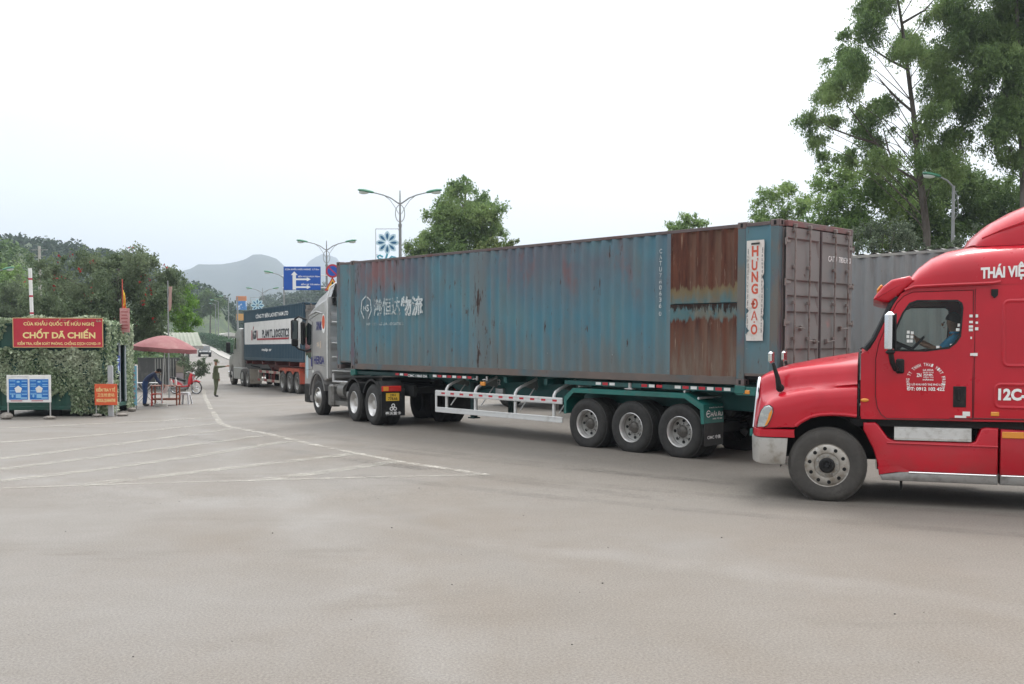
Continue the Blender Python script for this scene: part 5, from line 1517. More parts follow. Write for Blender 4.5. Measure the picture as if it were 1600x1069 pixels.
        mb.tube([(.67, s * 1.05, 1.58), (.69, s * 1.08, 1.72), (.755, s * 1.09, 1.93)], [.045, .034, .022], 8)
        a_ = mb.build("hood_mirror", M_black, t)
        mb = MB(); mb.box((.785, s * 1.09, 2.015), (.07, .15, .17), 0, .03); mb.build("mirror_shell", M_chrome, a_)
        mb = MB(); mb.box((.742, s * 1.09, 2.015), (.012, .125, .145), 0, .005); mb.build("mirror_glass", mat("mirror_glass_red", (.5, .12, .13), .05, .9), a_)
    # ---------------- side fairing, steps
    sk = [(-.47, 1.12), (-.62, 1.125), (-.66, 1.10), (-.79, .915), (-.85, .885), (-1.85, .885), (-1.88, .90), (-1.95, 1.075), (-2.0, 1.09), (-2.155, 1.085), (-2.155, .46), (-1.04, .46), (-.68, .40), (-.665, .54), (-.60, .76), (-.47, 1.02)]
    mb = MB(); mb.pillow(sk, -RHW + .025, -RHW + .34, .03, 3); mb.build("side_fairing", M_red, t, 40)
    mb = MB(); mb.pillow(sk, RHW - .34, RHW - .025, .03, 3); s_ = mb.build("side_fairing", M_red, t, 40)
    mb = MB()
    for s in (1,):
        mb.tube([(-.78, s * (RHW - .022), .85), (-1.4, s * (RHW - .018), .845), (-2.15, s * (RHW - .018), .84)], .014, 6)
        mb.loft([[(-.70, s * (RHW - .02), .42), (-.66, s * (RHW - .0), .52)], [(-.9, s * (RHW - .0), .46), (-.92, s * (RHW - .015), .55)], [(-1.08, s * (RHW - .02), .46), (-1.06, s * (RHW - .02), .48)]], caps=False)
    mb.build("fairing_crease", M_red, s_)
    mb = MB(); mb.box((-1.35, RHW - .20, .985), (.94, .30, .17)); mb.build("step_well", M_dark, s_)
    mb = MB(); mb.prism([(RHW - .10, 1.075), (RHW - .045, 1.07), (RHW - .03, .93), (RHW - .015, .925), (RHW - .015, .895), (RHW - .10, .895)], -1.83, -.87, 'x'); mb.build("step_plate", M_tread, s_)
    for x0, x1 in ((-2.155, -.69), (-3.6, -2.18)):
        mb = MB()
        b = [(x0, .335), (x1 + (-.03 if x1 > -1 else 0), .335), (x1, .41), (x1 - (.30 if x1 > -1 else 0), .468), (x0, .468)]
        mb.pillow(b, RHW - .36, RHW - .012, .02, 2); mb.build("skirt_trim", M_skirt, t)
        mb = MB(); mb.box(((x0 + x1 - (.35 if x1 > -1 else 0)) / 2, RHW - .012, .455), (x1 - x0 - (.38 if x1 > -1 else .02), .02, .022), 0, .006); mb.build("trim_edge", M_chrome, t)
    mb = MB(); mb.pillow([(-2.18, 1.075), (-2.18, .465), (-3.6, .465), (-3.6, 1.06), (-2.5, 1.06)], RHW - .34, RHW - .025, .025, 2); mb.build("side_fairing", M_red, t)
    mb = MB(); mb.box((-2.325, RHW - .018, 1.0), (.26, .02, .085), 0, .006); mb.build("side_reflector", M_amber, t)
    mb = MB(); mb.box((-2.66, RHW - .018, 1.0), (.34, .012, .10), 0, .01); mb.build("vent", M_black, t)
    # ---------------- chassis, arches, wheels
    mb = MB()
    mb.box((-3.0, 0, .80), (8.2, .95, .36)); mb.box((-2.1, 0, .75), (2.9, 1.85, .6)); mb.box((.3, 0, 1.1), (1.4, 1.3, .5)); mb.box((-1.6, 0, 1.12), (2.6, 2.24, .10))
    ar = [(.64 * math.cos(a), .55 + .66 * math.sin(a)) for a in lin(R(-8), R(188), 18)]
    for s in (1, -1):
        mb.loft([[(p[0], s * (RHW - .03), p[1]), (p[0], s * .55, p[1])] for p in ar], caps=False)
        mb.box((0, s * .55, .9), (1.3, .02, .7))
    mb.build("chassis", M_dark, t)
    mb = MB(); mb.tube([(-.97, RHW - .2, .36), (-.97, RHW - .2, .19)], .02, 6); mb.build("drain_pipe", M_black, t)
    for s in (1, -1):
        wheel(t, 0, s * (RHW - .0), .525, s, .53, False, 'front', M_dustrubber, M_rimdirty)
        for x in (-5.6, -6.95): wheel(t, x, s * (RHW + .02), .525, s, .53, True, 'dish', M_dustrubber, M_alu)
red_lorry(RED)
# ------------------------------------------------------------------ street lamps, signs, poles
M_pole = mat("grey_pole_paint", (.26, .27, .27), .5, .3, var=[(2, (.2, .2, .195), .5, .7)])
M_lampgreen = mat("green_lamp_housing", (.03, .17, .09), .45, var=[(3, (.05, .2, .12), .4, .7)])
M_lampglass = mat("frosted_lamp_glass", (.62, .68, .64), .25)
M_signblue = mat("road_sign_blue", (.006, .085, .42), .4)
M_signred = mat("road_sign_red", (.45, .02, .05), .4)
M_signyel = mat("road_sign_yellow", (.75, .38, .03), .4)
M_signback = mat("sign_back", (.3, .3, .3), .5, .5)
M_blk = mat("sign_black", (.02, .02, .02), .5)

def lamp_head(parent, x, z, s, up=.12, L=.72):
    mb = MB()
    secs = []
    for k, (f, wd, ht) in enumerate(((0, .05, .05), (.08, .10, .08), (.3, .14, .10), (.65, .16, .10), (.92, .13, .07), (1, .06, .03))):
        xx = x + s * L * f; zz = z + up * f
        secs.append([(xx, wd * math.cos(a), zz + ht * math.sin(a) * (1 if math.sin(a) > 0 else .35)) for a in lin(0, 2 * PI, 13)[:-1]])
    mb.loft(secs, 0, closed=True)
    h = mb.build("lamp_head", M_lampgreen, parent)
    mb = MB(); mb.ell((x + s * L * .62, 0, z + up * .62 - .05), (.24, .12, .09), 12); mb.build("lamp_glass", M_lampglass, h)

def double_lamp(x, y, zt, label, group="twin arm street lamps along the road", k=1):
    zb = G(x, y)
    t = thing("street_lamp", label, "street lamp", (x, y, zb), (0, 0, 0), group)
    h = zt - zb
    mb = MB(); mb.tube([(0, 0, 0), (0, 0, h - 1.55)], [.10, .065], 10); mb.cyl((0, 0, 0), (0, 0, .35), .15, 10); mb.cyl((0, 0, h - 1.62), (0, 0, h - 1.5), .085, 10); mb.tube([(0, 0, h - 1.5), (0, 0, h)], [.05, .025], 8)
    mb.build("pole", M_pole, t)
    for s in (1, -1):
        mb = MB()
        mb.tube([(0, 0, h - .60), (s * .12, 0, h - .54), (s * .4, 0, h - .34), (s * .75, 0, h - .2), (s * 1.15, 0, h - .10), (s * 1.3, 0, h - .075)], [.04, .035, .032, .03, .028, .028], 6)
        mb.tube([(s * .70, 0, h - .23), (s * .45, 0, h - .42), (s * .22, 0, h - .75), (s * .06, 0, h - 1.05)], .014, 5)
        mb.build("arm", M_pole, t)
        lamp_head(t, s * 1.18, h - .10, s)
    mb = MB(); mb.tube([(.21 * math.sin(a), 0, h - 1.03 + .38 * math.cos(a)) for a in lin(0, 2 * PI, 25)], .018, 5); mb.build("ring_ornament", M_pole, t)
    return t
double_lamp(-5.05, 45, 9.25, "tall twin lamp with green heads rising behind the blue container, flower panel on its pole")
double_lamp(-11.73, 63, 8.95, "twin lamp with green heads rising just beside the blue direction sign")
double_lamp(-28.85, 115, 9.13, "small far twin lamp above the navy and white container")

def single_lamp(x, y, zt, s, reach, rise, label, hl=.72):
    zb = G(x, y); h = zt - zb
    t = thing("street_lamp", label, "street lamp", (x, y, zb))
    mb = MB(); mb.tube([(0, 0, 0), (0, 0, h)], [.09, .055], 10); mb.cyl((0, 0, 0), (0, 0, .3), .14, 10); mb.build("pole", M_pole, t)
    mb = MB(); mb.tube([(0, 0, h - .05), (s * reach * .45, 0, h + rise * .6), (s * reach, 0, h + rise)], [.04, .032, .028], 6)
    mb.tube([(0, 0, h - 1.4), (s * -.22, 0, h - 1.0), (s * -.16, 0, h - .4), (0, 0, h - .1)], .016, 5); mb.build("arm", M_pole, t)
    lamp_head(t, s * reach * .92, h + rise - .01, s, .14, hl)
    return t
single_lamp(17.07, 38.6, 8.42, -1, .55, .35, "single arm lamp with a green head standing before the tall open crowned tree", .70)
single_lamp(-17.2, 75, 7.5, -1, .85, .32, "single arm lamp whose green head sticks out beside the blue direction sign")
single_lamp(-31.9, 60, 6.6, 1, 1.3, .28, "single lamp head reaching out against the wooded hill beside the barrier arm", .7)
for k, (x, y, h, lb) in enumerate(((-48.5, 170, 9.4, "thin far lamp post beside the tall billboard"), (-58.5, 198, 9.5, "thin far lamp post above the white roofed sheds, nearer of the pair"), (-74, 248, 10, "thin far lamp post above the white roofed sheds, farther of the pair"))):
    t = thing("street_lamp", lb, "street lamp", (x, y, G(x, y)), (0, 0, 0), "far lamp posts along the hedge")
    mb = MB(); mb.tube([(0, 0, 0), (0, 0, h)], [.12, .07], 6); mb.build("pole", M_pole, t)
    mb = MB(); mb.tube([(0, 0, h), (-.9, 0, h + .3)], .05, 5); mb.build("arm", M_pole, t)
    lamp_head(t, -.8, h + .28, -1, .1, .9)

# flower panel on the first lamp's pole
M_petal = mat("pale_blue_petal", (.50, .68, .76), .4)
M_petal2 = mat("deep_blue_petal", (.02, .13, .27), .4)
M_scroll = mat("teal_scroll", (.08, .35, .45), .4)
def flower_panel(loc, s, label, blur=False):
    t = thing("flower_panel", label, "decoration", loc, (0, 0, 0))
    mb = MB()
    for a, b in (((-.52, -1.1), (-.52, .62)), ((-.52, .62), (.50, .62)), ((-.52, -.55), (-.40, -.55)), ((.50, .62), (.58, .42)), ((.42, .02), (.60, .0))):
        mb.tube([(a[0] * s, 0, a[1] * s), (b[0] * s, 0, b[1] * s)], .014 * s, 5)
    mb.build("frame", M_pole, t)
    for k in range(8):
        a = R(90 + 45 * k); c, q = math.cos(a), math.sin(a)
        def pt(r, w_): return (s * (r * c - w_ * q), 0, s * (r * q + w_ * c))
        mb = MB()
        P = [pt(.06, 0), pt(.20, .085), (pt(.36, .13)), pt(.47, .08), pt(.53, 0), pt(.47, -.08), pt(.36, -.13), pt(.20, -.085)]
        mb.prism([(p[0], p[2]) for p in P], -.02, .02, 'y'); p_ = mb.build("petal", M_petal, t)
        mb = MB()
        P = [pt(.12, 0), pt(.26, .05), pt(.36, .055), pt(.44, 0), pt(.36, -.055), pt(.26, -.05)]
        mb.prism([(p[0], p[2]) for p in P], -.026, .026, 'y'); mb.build("petal_heart", M_petal2, p_)
    mb = MB()
    for pts in ([(0, -.5), (-.08, -.75), (-.1, -1.05)], [(-.02, -.85), (-.2, -.75), (-.38, -.72), (-.44, -.62), (-.34, -.56), (-.2, -.64)], [(-.06, -1.0), (.05, -.75), (.2, -.62), (.36, -.66), (.45, -.85), (.42, -1.05)], [(-.06, -1.0), (-.2, -.95), (-.3, -.9)]):
        mb.tube([(p[0] * s, 0, p[1] * s) for p in pts], .05 * s, 6)
    mb.build("leaf_scroll", M_scroll, t)
    return t
flower_panel((-5.62, 44.9, 6.9), 1.0, "blue flower ornament in a thin frame on the lamp pole above the container")
flower_panel((-29.4, 114.8, 7.1), 1.5, "far blue flower ornament above the navy container")

# direction sign gantry
t = thing("direction_sign", "blue direction board with white arrows on a side mast above the navy container", "road sign", (-10.86, 60.1, G(-10.86, 60)))
mb = MB(); mb.tube([(0, 0, 0), (0, 0, 6.9)], [.11, .09], 12); mb.build("mast", M_white, t)
mb = MB(); zb = G(-10.86, 60)
for z in (6.55 - zb, 5.80 - zb): mb.tube([(0, 0, z), (-3.0, 0, z)], .035, 6)
mb.build("arm", M_white, t)
mb = MB(); mb.box((-1.80, -.06, 6.365 - zb), (2.24, .05, 1.42), 0, .02)
bd = mb.build("board", M_signblue, t)
mb = MB()
y = -.0885
cx, cz = -1.80, 6.365 - zb
def rct(x0, x1, z0, z1): mb.add([(cx + x0, y, cz + z0), (cx + x1, y, cz + z0), (cx + x1, y, cz + z1), (cx + x0, y, cz + z1)], [(0, 1, 2, 3)])
rct(-.57, -.37, -.68, .20); mb.add([(cx - .67, y, cz + .20), (cx - .27, y, cz + .20), (cx - .47, y, cz + .42)], [(0, 1, 2)])
for zz in (-.06, -.53):
    rct(-.37, .28, zz - .05, zz + .05); mb.add([(cx + .28, y, cz + zz - .12), (cx + .28, y, cz + zz + .12), (cx + .52, y, cz + zz)], [(0, 1, 2)])
text(mb, "CỬA KHẨU HỮU NGHỊ  1,7 Km", (cx, y, cz + .55), (1, 0, 0), (0, 0, 1), 2.05, .17, .02)
text(mb, "BẾN XE KHÁCH 700m", (cx + .42, y, cz + .13), (1, 0, 0), (0, 0, 1), 1.30, .13, .02)
text(mb, "BẾN XE TẢI 800m", (cx + .50, y, cz - .35), (1, 0, 0), (0, 0, 1), 1.12, .13, .02)
mb.build("lettering", M_white_txt, bd)
t = thing("no_parking_sign", "round red and blue no parking sign on the mast beside the container corner", "road sign", (-10.8, 59.9, 6.80))
mb = MB(); mb.lathe([(0, 0), (.41, 0), (.41, .03), (0, .03)], (0, 0, 0), 'y', 32, 0, 1); mb.build("disc", M_signred, t)
mb = MB(); mb.lathe([(0, 0), (.30, 0)], (0, -.004, 0), 'y', 32); f = mb.build("face", M_signblue, t)
mb = MB(); mb.box((0, -.007, 0), (.6, .003, .075), 0, 0, Matrix.Rotation(R(45), 4, 'Y')); mb.build("slash", M_signred, f)
t = thing("warning_sign", "yellow triangular junction warning sign under the round sign", "road sign", (-10.8, 59.9, 5.98))
mb = MB(); mb.prism([(-.48, -.36), (.48, -.36), (0, .46)], 0, .03, 'y'); mb.build("rim", M_signred, t)
mb = MB(); mb.prism([(-.37, -.295), (.37, -.295), (0, .335)], -.006, 0, 'y'); f = mb.build("face", M_signyel, t)
mb = MB(); mb.box((0, -.009, -.08), (.09, .004, .36)); mb.add([(-.09, -.009, .06), (.09, -.009, .06), (0, -.009, .2)], [(0, 1, 2)]); mb.box((.09, -.0095, -.05), (.13, .003, .06)); mb.build("symbol", M_blk, f)

# utility pole, red and white barrier arm, thin flag poles
t = thing("utility_pole", "pale concrete utility pole in front of the wooded hill", "utility pole", (-52.2, 110, G(-52, 110)))
mb = MB(); mb.tube([(0, 0, 0), (0, 0, 13.0)], [.22, .14], 10); mb.build("pole", M_conc, t)
mb = MB(); mb.box((0, 0, 12.6), (1.8, .1, .1)); mb.box((0, 0, 11.9), (1.2, .1, .1)); mb.build("cross_arm", M_pole, t)
t = thing("barrier_arm", "raised white barrier arm with red bands behind the camouflaged cabin", "barrier", (-18.3, 38, 0))
mb = MB(); mb.tube([(0, 0, .9), (-.10, 0, 5.2)], .07, 8); mb.build("arm", M_white, t)
mb = MB()
for k in range(6):
    z = 1.5 + k * .65; f = (z - .9) / 4.3; mb.tube([(-.10 * f, 0, z), (-.10 * (f + .02), 0, z + .07)], .0725, 8)
mb.build("red_band", M_signred, t)
mb = MB(); mb.box((0, 0, .5), (.4, .4, 1.0), 0, .03); mb.build("barrier_housing", M_white, t)
t = thing("pole", "thin pole with a faded pink pennant in front of the flowering tree", "pole", (-14.53, 42, 0))
mb = MB(); mb.tube([(0, 0, 0), (0, 0, 5.0)], [.035, .025], 6); mb.build("shaft", M_pole, t)
mb = MB(); mb.grid(lambda u, v: (.03 + .16 * u * (1 - .4 * v), .03 * math.sin(7 * v + 3 * u), 4.75 - 1.0 * v), 5, 9); mb.build("pennant", mat("faded_pink_cloth", (.42, .27, .24), .8), t)

# far side: billboard, sheds, hedge, approaching car
t = thing("billboard", "tall far billboard with orange and blue panels left of the navy container", "billboard", (-49.1, 180, G(-49, 180)))
g0 = G(-49, 180)
mb = MB(); mb.tube([(-.6, 0, 0), (-.6, 0, 11.5 - g0)], .18, 8); mb.build("pole", M_pole, t)
for z0, z1, m in ((10.75, 11.6, mat("orange_panel", (.55, .22, .1), .5)), (9.1, 10.7, mat("blue_panel", (.05, .2, .5), .5, var=[(.7, (.7, .75, .8), .5, .6)])), (7.2, 8.4, mat("amber_panel", (.55, .3, .1), .5))):
    mb = MB(); mb.box((0.1, 0, (z0 + z1) / 2 - g0), (1.9, .2, z1 - z0), 0, .03); mb.build("panel", m, t)
M_roofw = mat("white_shed_roof", (.62, .60, .57), .6, var=[(.4, (.5, .47, .43), .5, .7)])
M_shedw = mat("pale_shed_wall", (.40, .38, .35), .8)
def kerbpt(d, off):
    for k in range(len(CL) - 1):
        if CL[k][1] <= d <= CL[k + 1][1]:
            f = (d - CL[k][1]) / (CL[k + 1][1] - CL[k][1])
            x = CL[k][0] + (CL[k + 1][0] - CL[k][0]) * f; h = HW[k] + (HW[k + 1] - HW[k]) * f
            dx, dy = CL[k + 1][0] - CL[k][0], CL[k + 1][1] - CL[k][1]; l = math.hypot(dx, dy)
            return x + dy / l * (h + off), d - dx / l * (h + off), math.degrees(math.atan2(dy, dx))
for k, (d, ln, h, lb) in enumerate(((150, 16, 1.9, "white roofed shed behind the hedge, nearest the navy container"), (172, 18, 2.1, "white roofed shed behind the hedge, second of the row"), (198, 22, 1.9, "white roofed shed behind the hedge, third of the row"), (228, 24, 2.2, "white roofed shed behind the hedge, fourth of the row"), (262, 30, 2.0, "white roofed shed behind the hedge, farthest of the row"))):
    x, y, a = kerbpt(d, 8)
    t = thing("shed", lb, "shed", (x, y, G(x, y)), (0, 0, R(a)), "white roofed sheds behind the hedge")
    mb = MB(); mb.box((0, 0, h / 2), (ln, 6, h)); mb.build("wall", M_shedw, t)
    mb = MB(); mb.prism([(-3.6, h - .1), (3.6, h - .1), (3.6, h + .05), (0, h + .75), (-3.6, h + .05)], -ln / 2 - .4, ln / 2 + .4, 'x'); mb.build("roof", M_roofw, t)
x, y = -46.3, 149.5
t = thing("car", "dark pickup coming down the far road towards the checkpoint", "car", (x, y, G(x, y) + .01), (0, 0, R(-71)))
mb = MB(); mb.pillow([(-2.3, .35), (-2.3, 1.0), (-.6, 1.02), (.9, 1.0), (2.1, .92), (2.25, .6), (2.2, .35)], -.92, .92, .1, 2); mb.build("body", mat("dark_car_paint", (.04, .042, .045), .35, coat=.5), t)
mb = MB(); mb.pillow([(-.7, .98), (-.55, 1.58), (.45, 1.6), (1.05, .98)], -.78, .78, .1, 2); mb.build("cabin", M_glassd, t)
mb = MB(); mb.box((-.1, 0, 1.6), (1.15, 1.45, .07), 0, .03); mb.box((-1.5, 0, 1.08), (1.5, 1.7, .12), 0, .03); mb.build("roof", mat("pale_car_roof", (.5, .5, .49), .4), t)
for s in (1, -1):
    mb = MB(); mb.ell((2.2, s * .68, .75), (.08, .2, .11), 10); mb.build("headlight", M_white, t)
    for xx in (1.4, -1.4): wheel(t, xx, s * .9, .36, s, .36, False, 'plain')
mb = MB(); mb.box((2.28, 0, .48), (.1, 1.7, .2), 0, .04); mb.build("bumper", M_black, t)
mb = MB(); mb.box((2.26, 0, .76), (.06, .8, .16), 0, .03); mb.build("grille", M_chrome, t)
# ------------------------------------------------------------------ the camouflaged checkpoint cabin and what stands around it
M_cabgreen = mat("dark_green_cabin", (.012, .075, .055), .5, var=[(2, (.02, .06, .045), .5, .7), (6, (.05, .06, .05), .66, .75)])
CBX, CBY, CBA = -12.86, 31.35, 8.5
CF = vframe(CBX, CBY, 180 + CBA)            # +x runs left along the front, +y towards the viewer side
cb = thing("cabin", "dark green steel cabin hung with camouflage netting at the checkpoint", "cabin", (*CF(0, 0), 0), (0, 0, R(180 + CBA)))
CWd, CDp, CH = 3.25, 3.7, 2.86             # width, depth, roof height; depth runs to -y
mb = MB()
P = corr(0, CWd, .3, .03)
for y in (0, -CDp): mb.grid(lambda u, v: (P[round(u * (len(P) - 1))][0], y + (.03 if y < -1 else -.0) - P[round(u * (len(P) - 1))][1] * (1 if y > -1 else -1), .28 + (CH - .28) * v), len(P), 2)
mb.grid(lambda u, v: (CWd, -CDp * u, .28 + (CH - .28) * v), 2, 2)
for a, b, z0, z1 in ((0, 1.0, .28, CH), (2.5, CDp, .28, CH), (1.0, 2.5, 2.3, CH)):
    mb.box((0, -(a + b) / 2, (z0 + z1) / 2), (.05, b - a, z1 - z0))
mb.build("wall", M_cabgreen, cb)
mb = MB(); mb.box((CWd / 2, -CDp / 2, CH + .03), (CWd + .1, CDp + .1, .08), 0, .02); mb.build("roof", M_cabgreen, cb)
mb = MB(); mb.box((CWd / 2, -CDp / 2, .27), (CWd + .06, CDp + .06, .12), 0, .01)
for x in (.08, CWd - .08): mb.box((x, .02, CH / 2 + .1), (.14, .08, CH - .3), 0, .01)
mb.build("frame", M_cabgreen, cb)
mb = MB()
for x, y in ((.2, -.2), (CWd - .25, -.2), (.2, -CDp + .3), (CWd - .25, -CDp + .3), (CWd / 2, -.4)): mb.box((x, y, .105), (.32, .32, .20), 0, .01)
mb.build("block", M_dark, cb)
mb = MB(); mb.box((.85, -1.75, 1.3), (.04, 1.5, 2.2)); mb.box((.45, -1.75, .40), (.8, 1.5, .03)); mb.build("doorway_interior", M_int, cb)
mb = MB()
for y in (-1.0, -1.7, -2.5): mb.box((-.04, y, 1.35), (.05, .06, 2.0), 0, .006)
mb.box((-.04, -1.35, 1.33), (.05, .7, .05), 0, .006); mb.box((-.04, -1.35, 2.3), (.05, .7, .05))
mb.build("door_frame", mat("pale_door_frame", (.42, .47, .5), .5), cb)
mb = MB(); mb.box((-.02, -1.02, 1.33), (.03, .10, 2.05)); mb.build("door", M_cabgreen, cb)

t = thing("poster", "dark blue notice taped inside the cabin's doorway frame", "poster", (*CF(-.075, -1.36), 1.62), (0, 0, R(180 + CBA)))
mb = MB(); mb.box((0, 0, 0), (.012, .52, .56)); s_ = mb.build("sheet", mat("deep_blue_print", (.01, .035, .22), .4), t)
mb = MB(); mb.box((-.008, .0, -.13), (.004, .16, .16)); mb.box((-.008, 0, .16), (.004, .34, .05)); mb.box((-.008, 0, .08), (.004, .26, .03)); mb.build("print", mat("pale_blue_print", (.4, .5, .7), .5), s_)

# red banner board over the netting
t = thing("banner_sign", "red board lettered in yellow across the top front of the camouflaged cabin", "sign", (*CF(1.33, .20), 2.63), (0, 0, R(CBA + .5)))
M_bred = mat("banner_red", (.50, .022, .045), .45, var=[(2, (.44, .02, .04), .45, .7)])
M_byel = mat("banner_yellow", (.85, .68, .30), .5)
mb = MB(); mb.box((0, .02, 0), (2.66, .035, .92), 0, .008); b = mb.build("board", M_bred, t)
mb = MB()
for (x, z, a, c) in ((0, .452, 2.65, .02), (0, -.452, 2.65, .02), (1.32, 0, .02, .92), (-1.32, 0, .02, .92)): mb.box((x, 0, z), (a, .012, c))
mb.build("trim", mat("gold_trim", (.6, .42, .2), .5), b)
mb = MB()
text(mb, "CỬA KHẨU QUỐC TẾ HỮU NGHỊ", (.03, -.001, .285), (1, 0, 0), (0, 0, 1), 2.08, .18, .03)
text(mb, "CHỐT DÃ CHIẾN", (.03, -.001, -.03), (1, 0, 0), (0, 0, 1), 2.14, .30, .035)
text(mb, "KIỂM TRA, KIỂM SOÁT PHÒNG, CHỐNG DỊCH COVID-19", (.03, -.001, -.33), (1, 0, 0), (0, 0, 1), 2.44, .15, .022)
mb.build("lettering", M_byel, b)

# camouflage net: thousands of cloth scraps hung over the cabin
rg = np.random.default_rng(21)
def netpts(n, f): 
    o = []
    while len(o) < n:
        q = f(rg)
        if q: o.append(q)
    return o
def hem(u):      # lower edge of the net on the front (u = metres leftwards from the right corner)
    if u < .75: return .05 + .05 * math.sin(u * 14)
    if u < 1.02: return .12
    if u < 1.35: return .50 + .25 * math.sin((u - 1.0) * 9)
    if u < 2.1: return .85 - .25 * math.sin((u - 1.3) * 4) 
    return .95 + .25 * math.sin(u * 6)
def front(r):
    u, z = r.uniform(-.05, 3.3), r.uniform(.02, 2.15)
    top = 2.1 - .10 * abs(math.sin(u * PI / .95)) if u > .15 else 2.95
    if z < hem(u) or z > top: return None
    f = .5 + .5 * math.sin(u * 9 + 1.2 * math.sin(z * 2.2))
    if r.uniform() > .38 + .55 * f: return None
    return (u, .07 + .06 * math.sin(u * 9 + math.sin(z * 3)) + r.normal(0, .02), z)
def garland(r):
    u = r.uniform(.2, 3.3); z = 2.13 - .16 * abs(math.sin(u * PI / .95)) + r.normal(0, .035)
    return (u, .13 + r.normal(0, .03), z)
def side_(r):
    d, z = r.uniform(-.1, 3.6), r.uniform(.05, 2.98)
    if d > .95 and z < 2.28: return None if not (d > 2.6 and r.uniform() < .8) else (-.06 + r.normal(0, .02), -d, z)
    return (-.05 - .06 * math.sin(d * 8 + 1) - .05 * (1 - z / 3) + r.normal(0, .025), -d, z)
def top_(r):
    u, d = r.uniform(-.1, 3.4), r.uniform(-.1, 3.5)
    return (u, -d, CH + .12 + .05 * math.sin(u * 5) * math.sin(d * 4) + r.normal(0, .02))
def roll(r):     # rolled net along the roof edge and bunched at the left corner
    if r.uniform() < .5:
        u = r.uniform(-.1, 3.35); a = r.uniform(0, 2 * PI); return (u, .08 + .10 * math.cos(a), CH + .16 + (.09 + .05 * math.sin(u * 4)) * math.sin(a))
    z = r.uniform(1.9, 2.95); a = r.uniform(0, 2 * PI); k = .28 + .12 * math.sin(z * 5); return (3.32 + k * math.cos(a) * (1 if z > 2.3 else .6), .05 + k * .7 * math.sin(a), z)
def left_(r):
    z = r.uniform(.9, 2.2)
    return (3.25 + .08 * math.sin(z * 7) + r.normal(0, .06), .1 + r.normal(0, .05), z)
pts = netpts(6200, front) + netpts(900, garland) + netpts(3600, side_) + netpts(2200, top_) + netpts(1500, roll) + netpts(500, left_)
net = leaf_mesh("camouflage_net", pts, .105, leafmat("camouflage_cloth", (.48, .55, .38), (.10, .17, .075), (.58, .62, .48), .2), None, .62, .5, 3, .0)
net.location = (*CF(0, 0), 0); net.rotation_euler = (0, 0, R(180 + CBA))
tag(net, "pale green camouflage netting draped over the cabin front and corner", "camouflage net")
t = thing("flag", "small red and yellow flag on a pole at the cabin corner", "flag", (*CF(-.12, -1.9), 0))
mb = MB(); mb.tube([(0, 0, 2.6), (0, 0, 4.45)], .018, 6); mb.build("flagpole", mat("red_pole", (.5, .08, .05), .5), t)
mb = MB(); mb.grid(lambda u, v: (.02 + (.16 * u) * (.3 + .7 * v), .05 * math.sin(9 * u + 4 * v), 4.1 - .75 * v - .12 * u), 7, 9); mb.build("flag_cloth", mat("flag_cloth", (.75, .10, .03), .7, var=[(5, (.8, .55, .05), .45, .55)]), t)
t = thing("banner_sign", "faded pink board hung under the red and yellow flag at the cabin corner", "sign", (*CF(-.25, -1.6), 3.07), (0, 0, R(-14)))
mb = MB(); mb.box((0, 0, 0), (.36, .03, .80), 0, .006); b = mb.build("board", mat("faded_pink_board", (.50, .19, .19), .6, var=[(3, (.58, .33, .32), .4, .65, (1, 1, 5))]), t)
mb = MB()
for k in range(6): mb.box((0, -.0165, .28 - k * .11), (.26 - .05 * (k % 2), .004, .035))
mb.build("print", mat("dim_red_print", (.36, .08, .08), .6), b)

# blue two part notice board on posts
t = thing("notice_board", "white framed board with two blue posters standing in front of the cabin", "notice board", (-14.62, 30.0, 0), (0, 0, R(4)))
mb = MB(); mb.box((0, 0, .92), (1.30, .03, .83), 0, .006); b = mb.build("board", M_white, t)
M_pblue = mat("poster_blue", (.008, .13, .45), .35, var=[(6, (.015, .18, .55), .45, .6)])
M_plight = mat("poster_light_blue", (.25, .5, .75), .4)
for s in (-1, 1):
    cx = s * .305
    mb = MB(); mb.box((cx, -.018, .90), (.555, .004, .62)); p = mb.build("poster", M_pblue, b)
    mb = MB()
    pent = [(cx + .115 * math.cos(R(90 + 72 * k)), .90 + .115 * math.sin(R(90 + 72 * k))) for k in range(5)]
    mb.add([(x, -.0225, z) for x, z in pent], [(0, 1, 2, 3, 4)]); mb.build("pentagon", M_white, p)
    mb = MB()
    for zz in (1.16, 1.06, 1.0, .86, .76):
        mb.box((cx - .17, -.021, zz), (.17, .003, .022)); mb.box((cx + .18, -.021, zz - .01), (.16, .003, .022))
    mb.box((cx, -.021, .70), (.15, .003, .12)); mb.box((cx + .16, -.021, .64), (.19, .003, .04)); mb.box((cx, -.021, .79), (.54, .003, .008)); mb.ell((cx - .17, -.021, .70), (.03, .004, .045), 8); mb.ell((cx, -.021, 1.13), (.05, .004, .03), 8)
    mb.build("print", M_plight, p)
    mb = MB(); mb.box((cx - .06, -.018, .555), (.34, .004, .022)); mb.build("red_line", M_signred, b)
mb = MB(); text(mb, "HƯỚNG DẪN PHÒNG DỊCH", (-.25, -.017, 1.285), (1, 0, 0), (0, 0, 1), .5, .04, .01); mb.build("lettering", mat("grey_lettering", (.25, .27, .32), .6), b)
for s in (-1, 1):
    mb = MB(); mb.tube([(s * .62, .0, 0), (s * .62, .0, .52)], .02, 6); mb.build("leg", M_steel, t)
M_stone = mat("grey_stone", (.20, .18, .16), .9, var=[(4, (.3, .27, .24), .45, .65)], bump=.6, bscale=6)
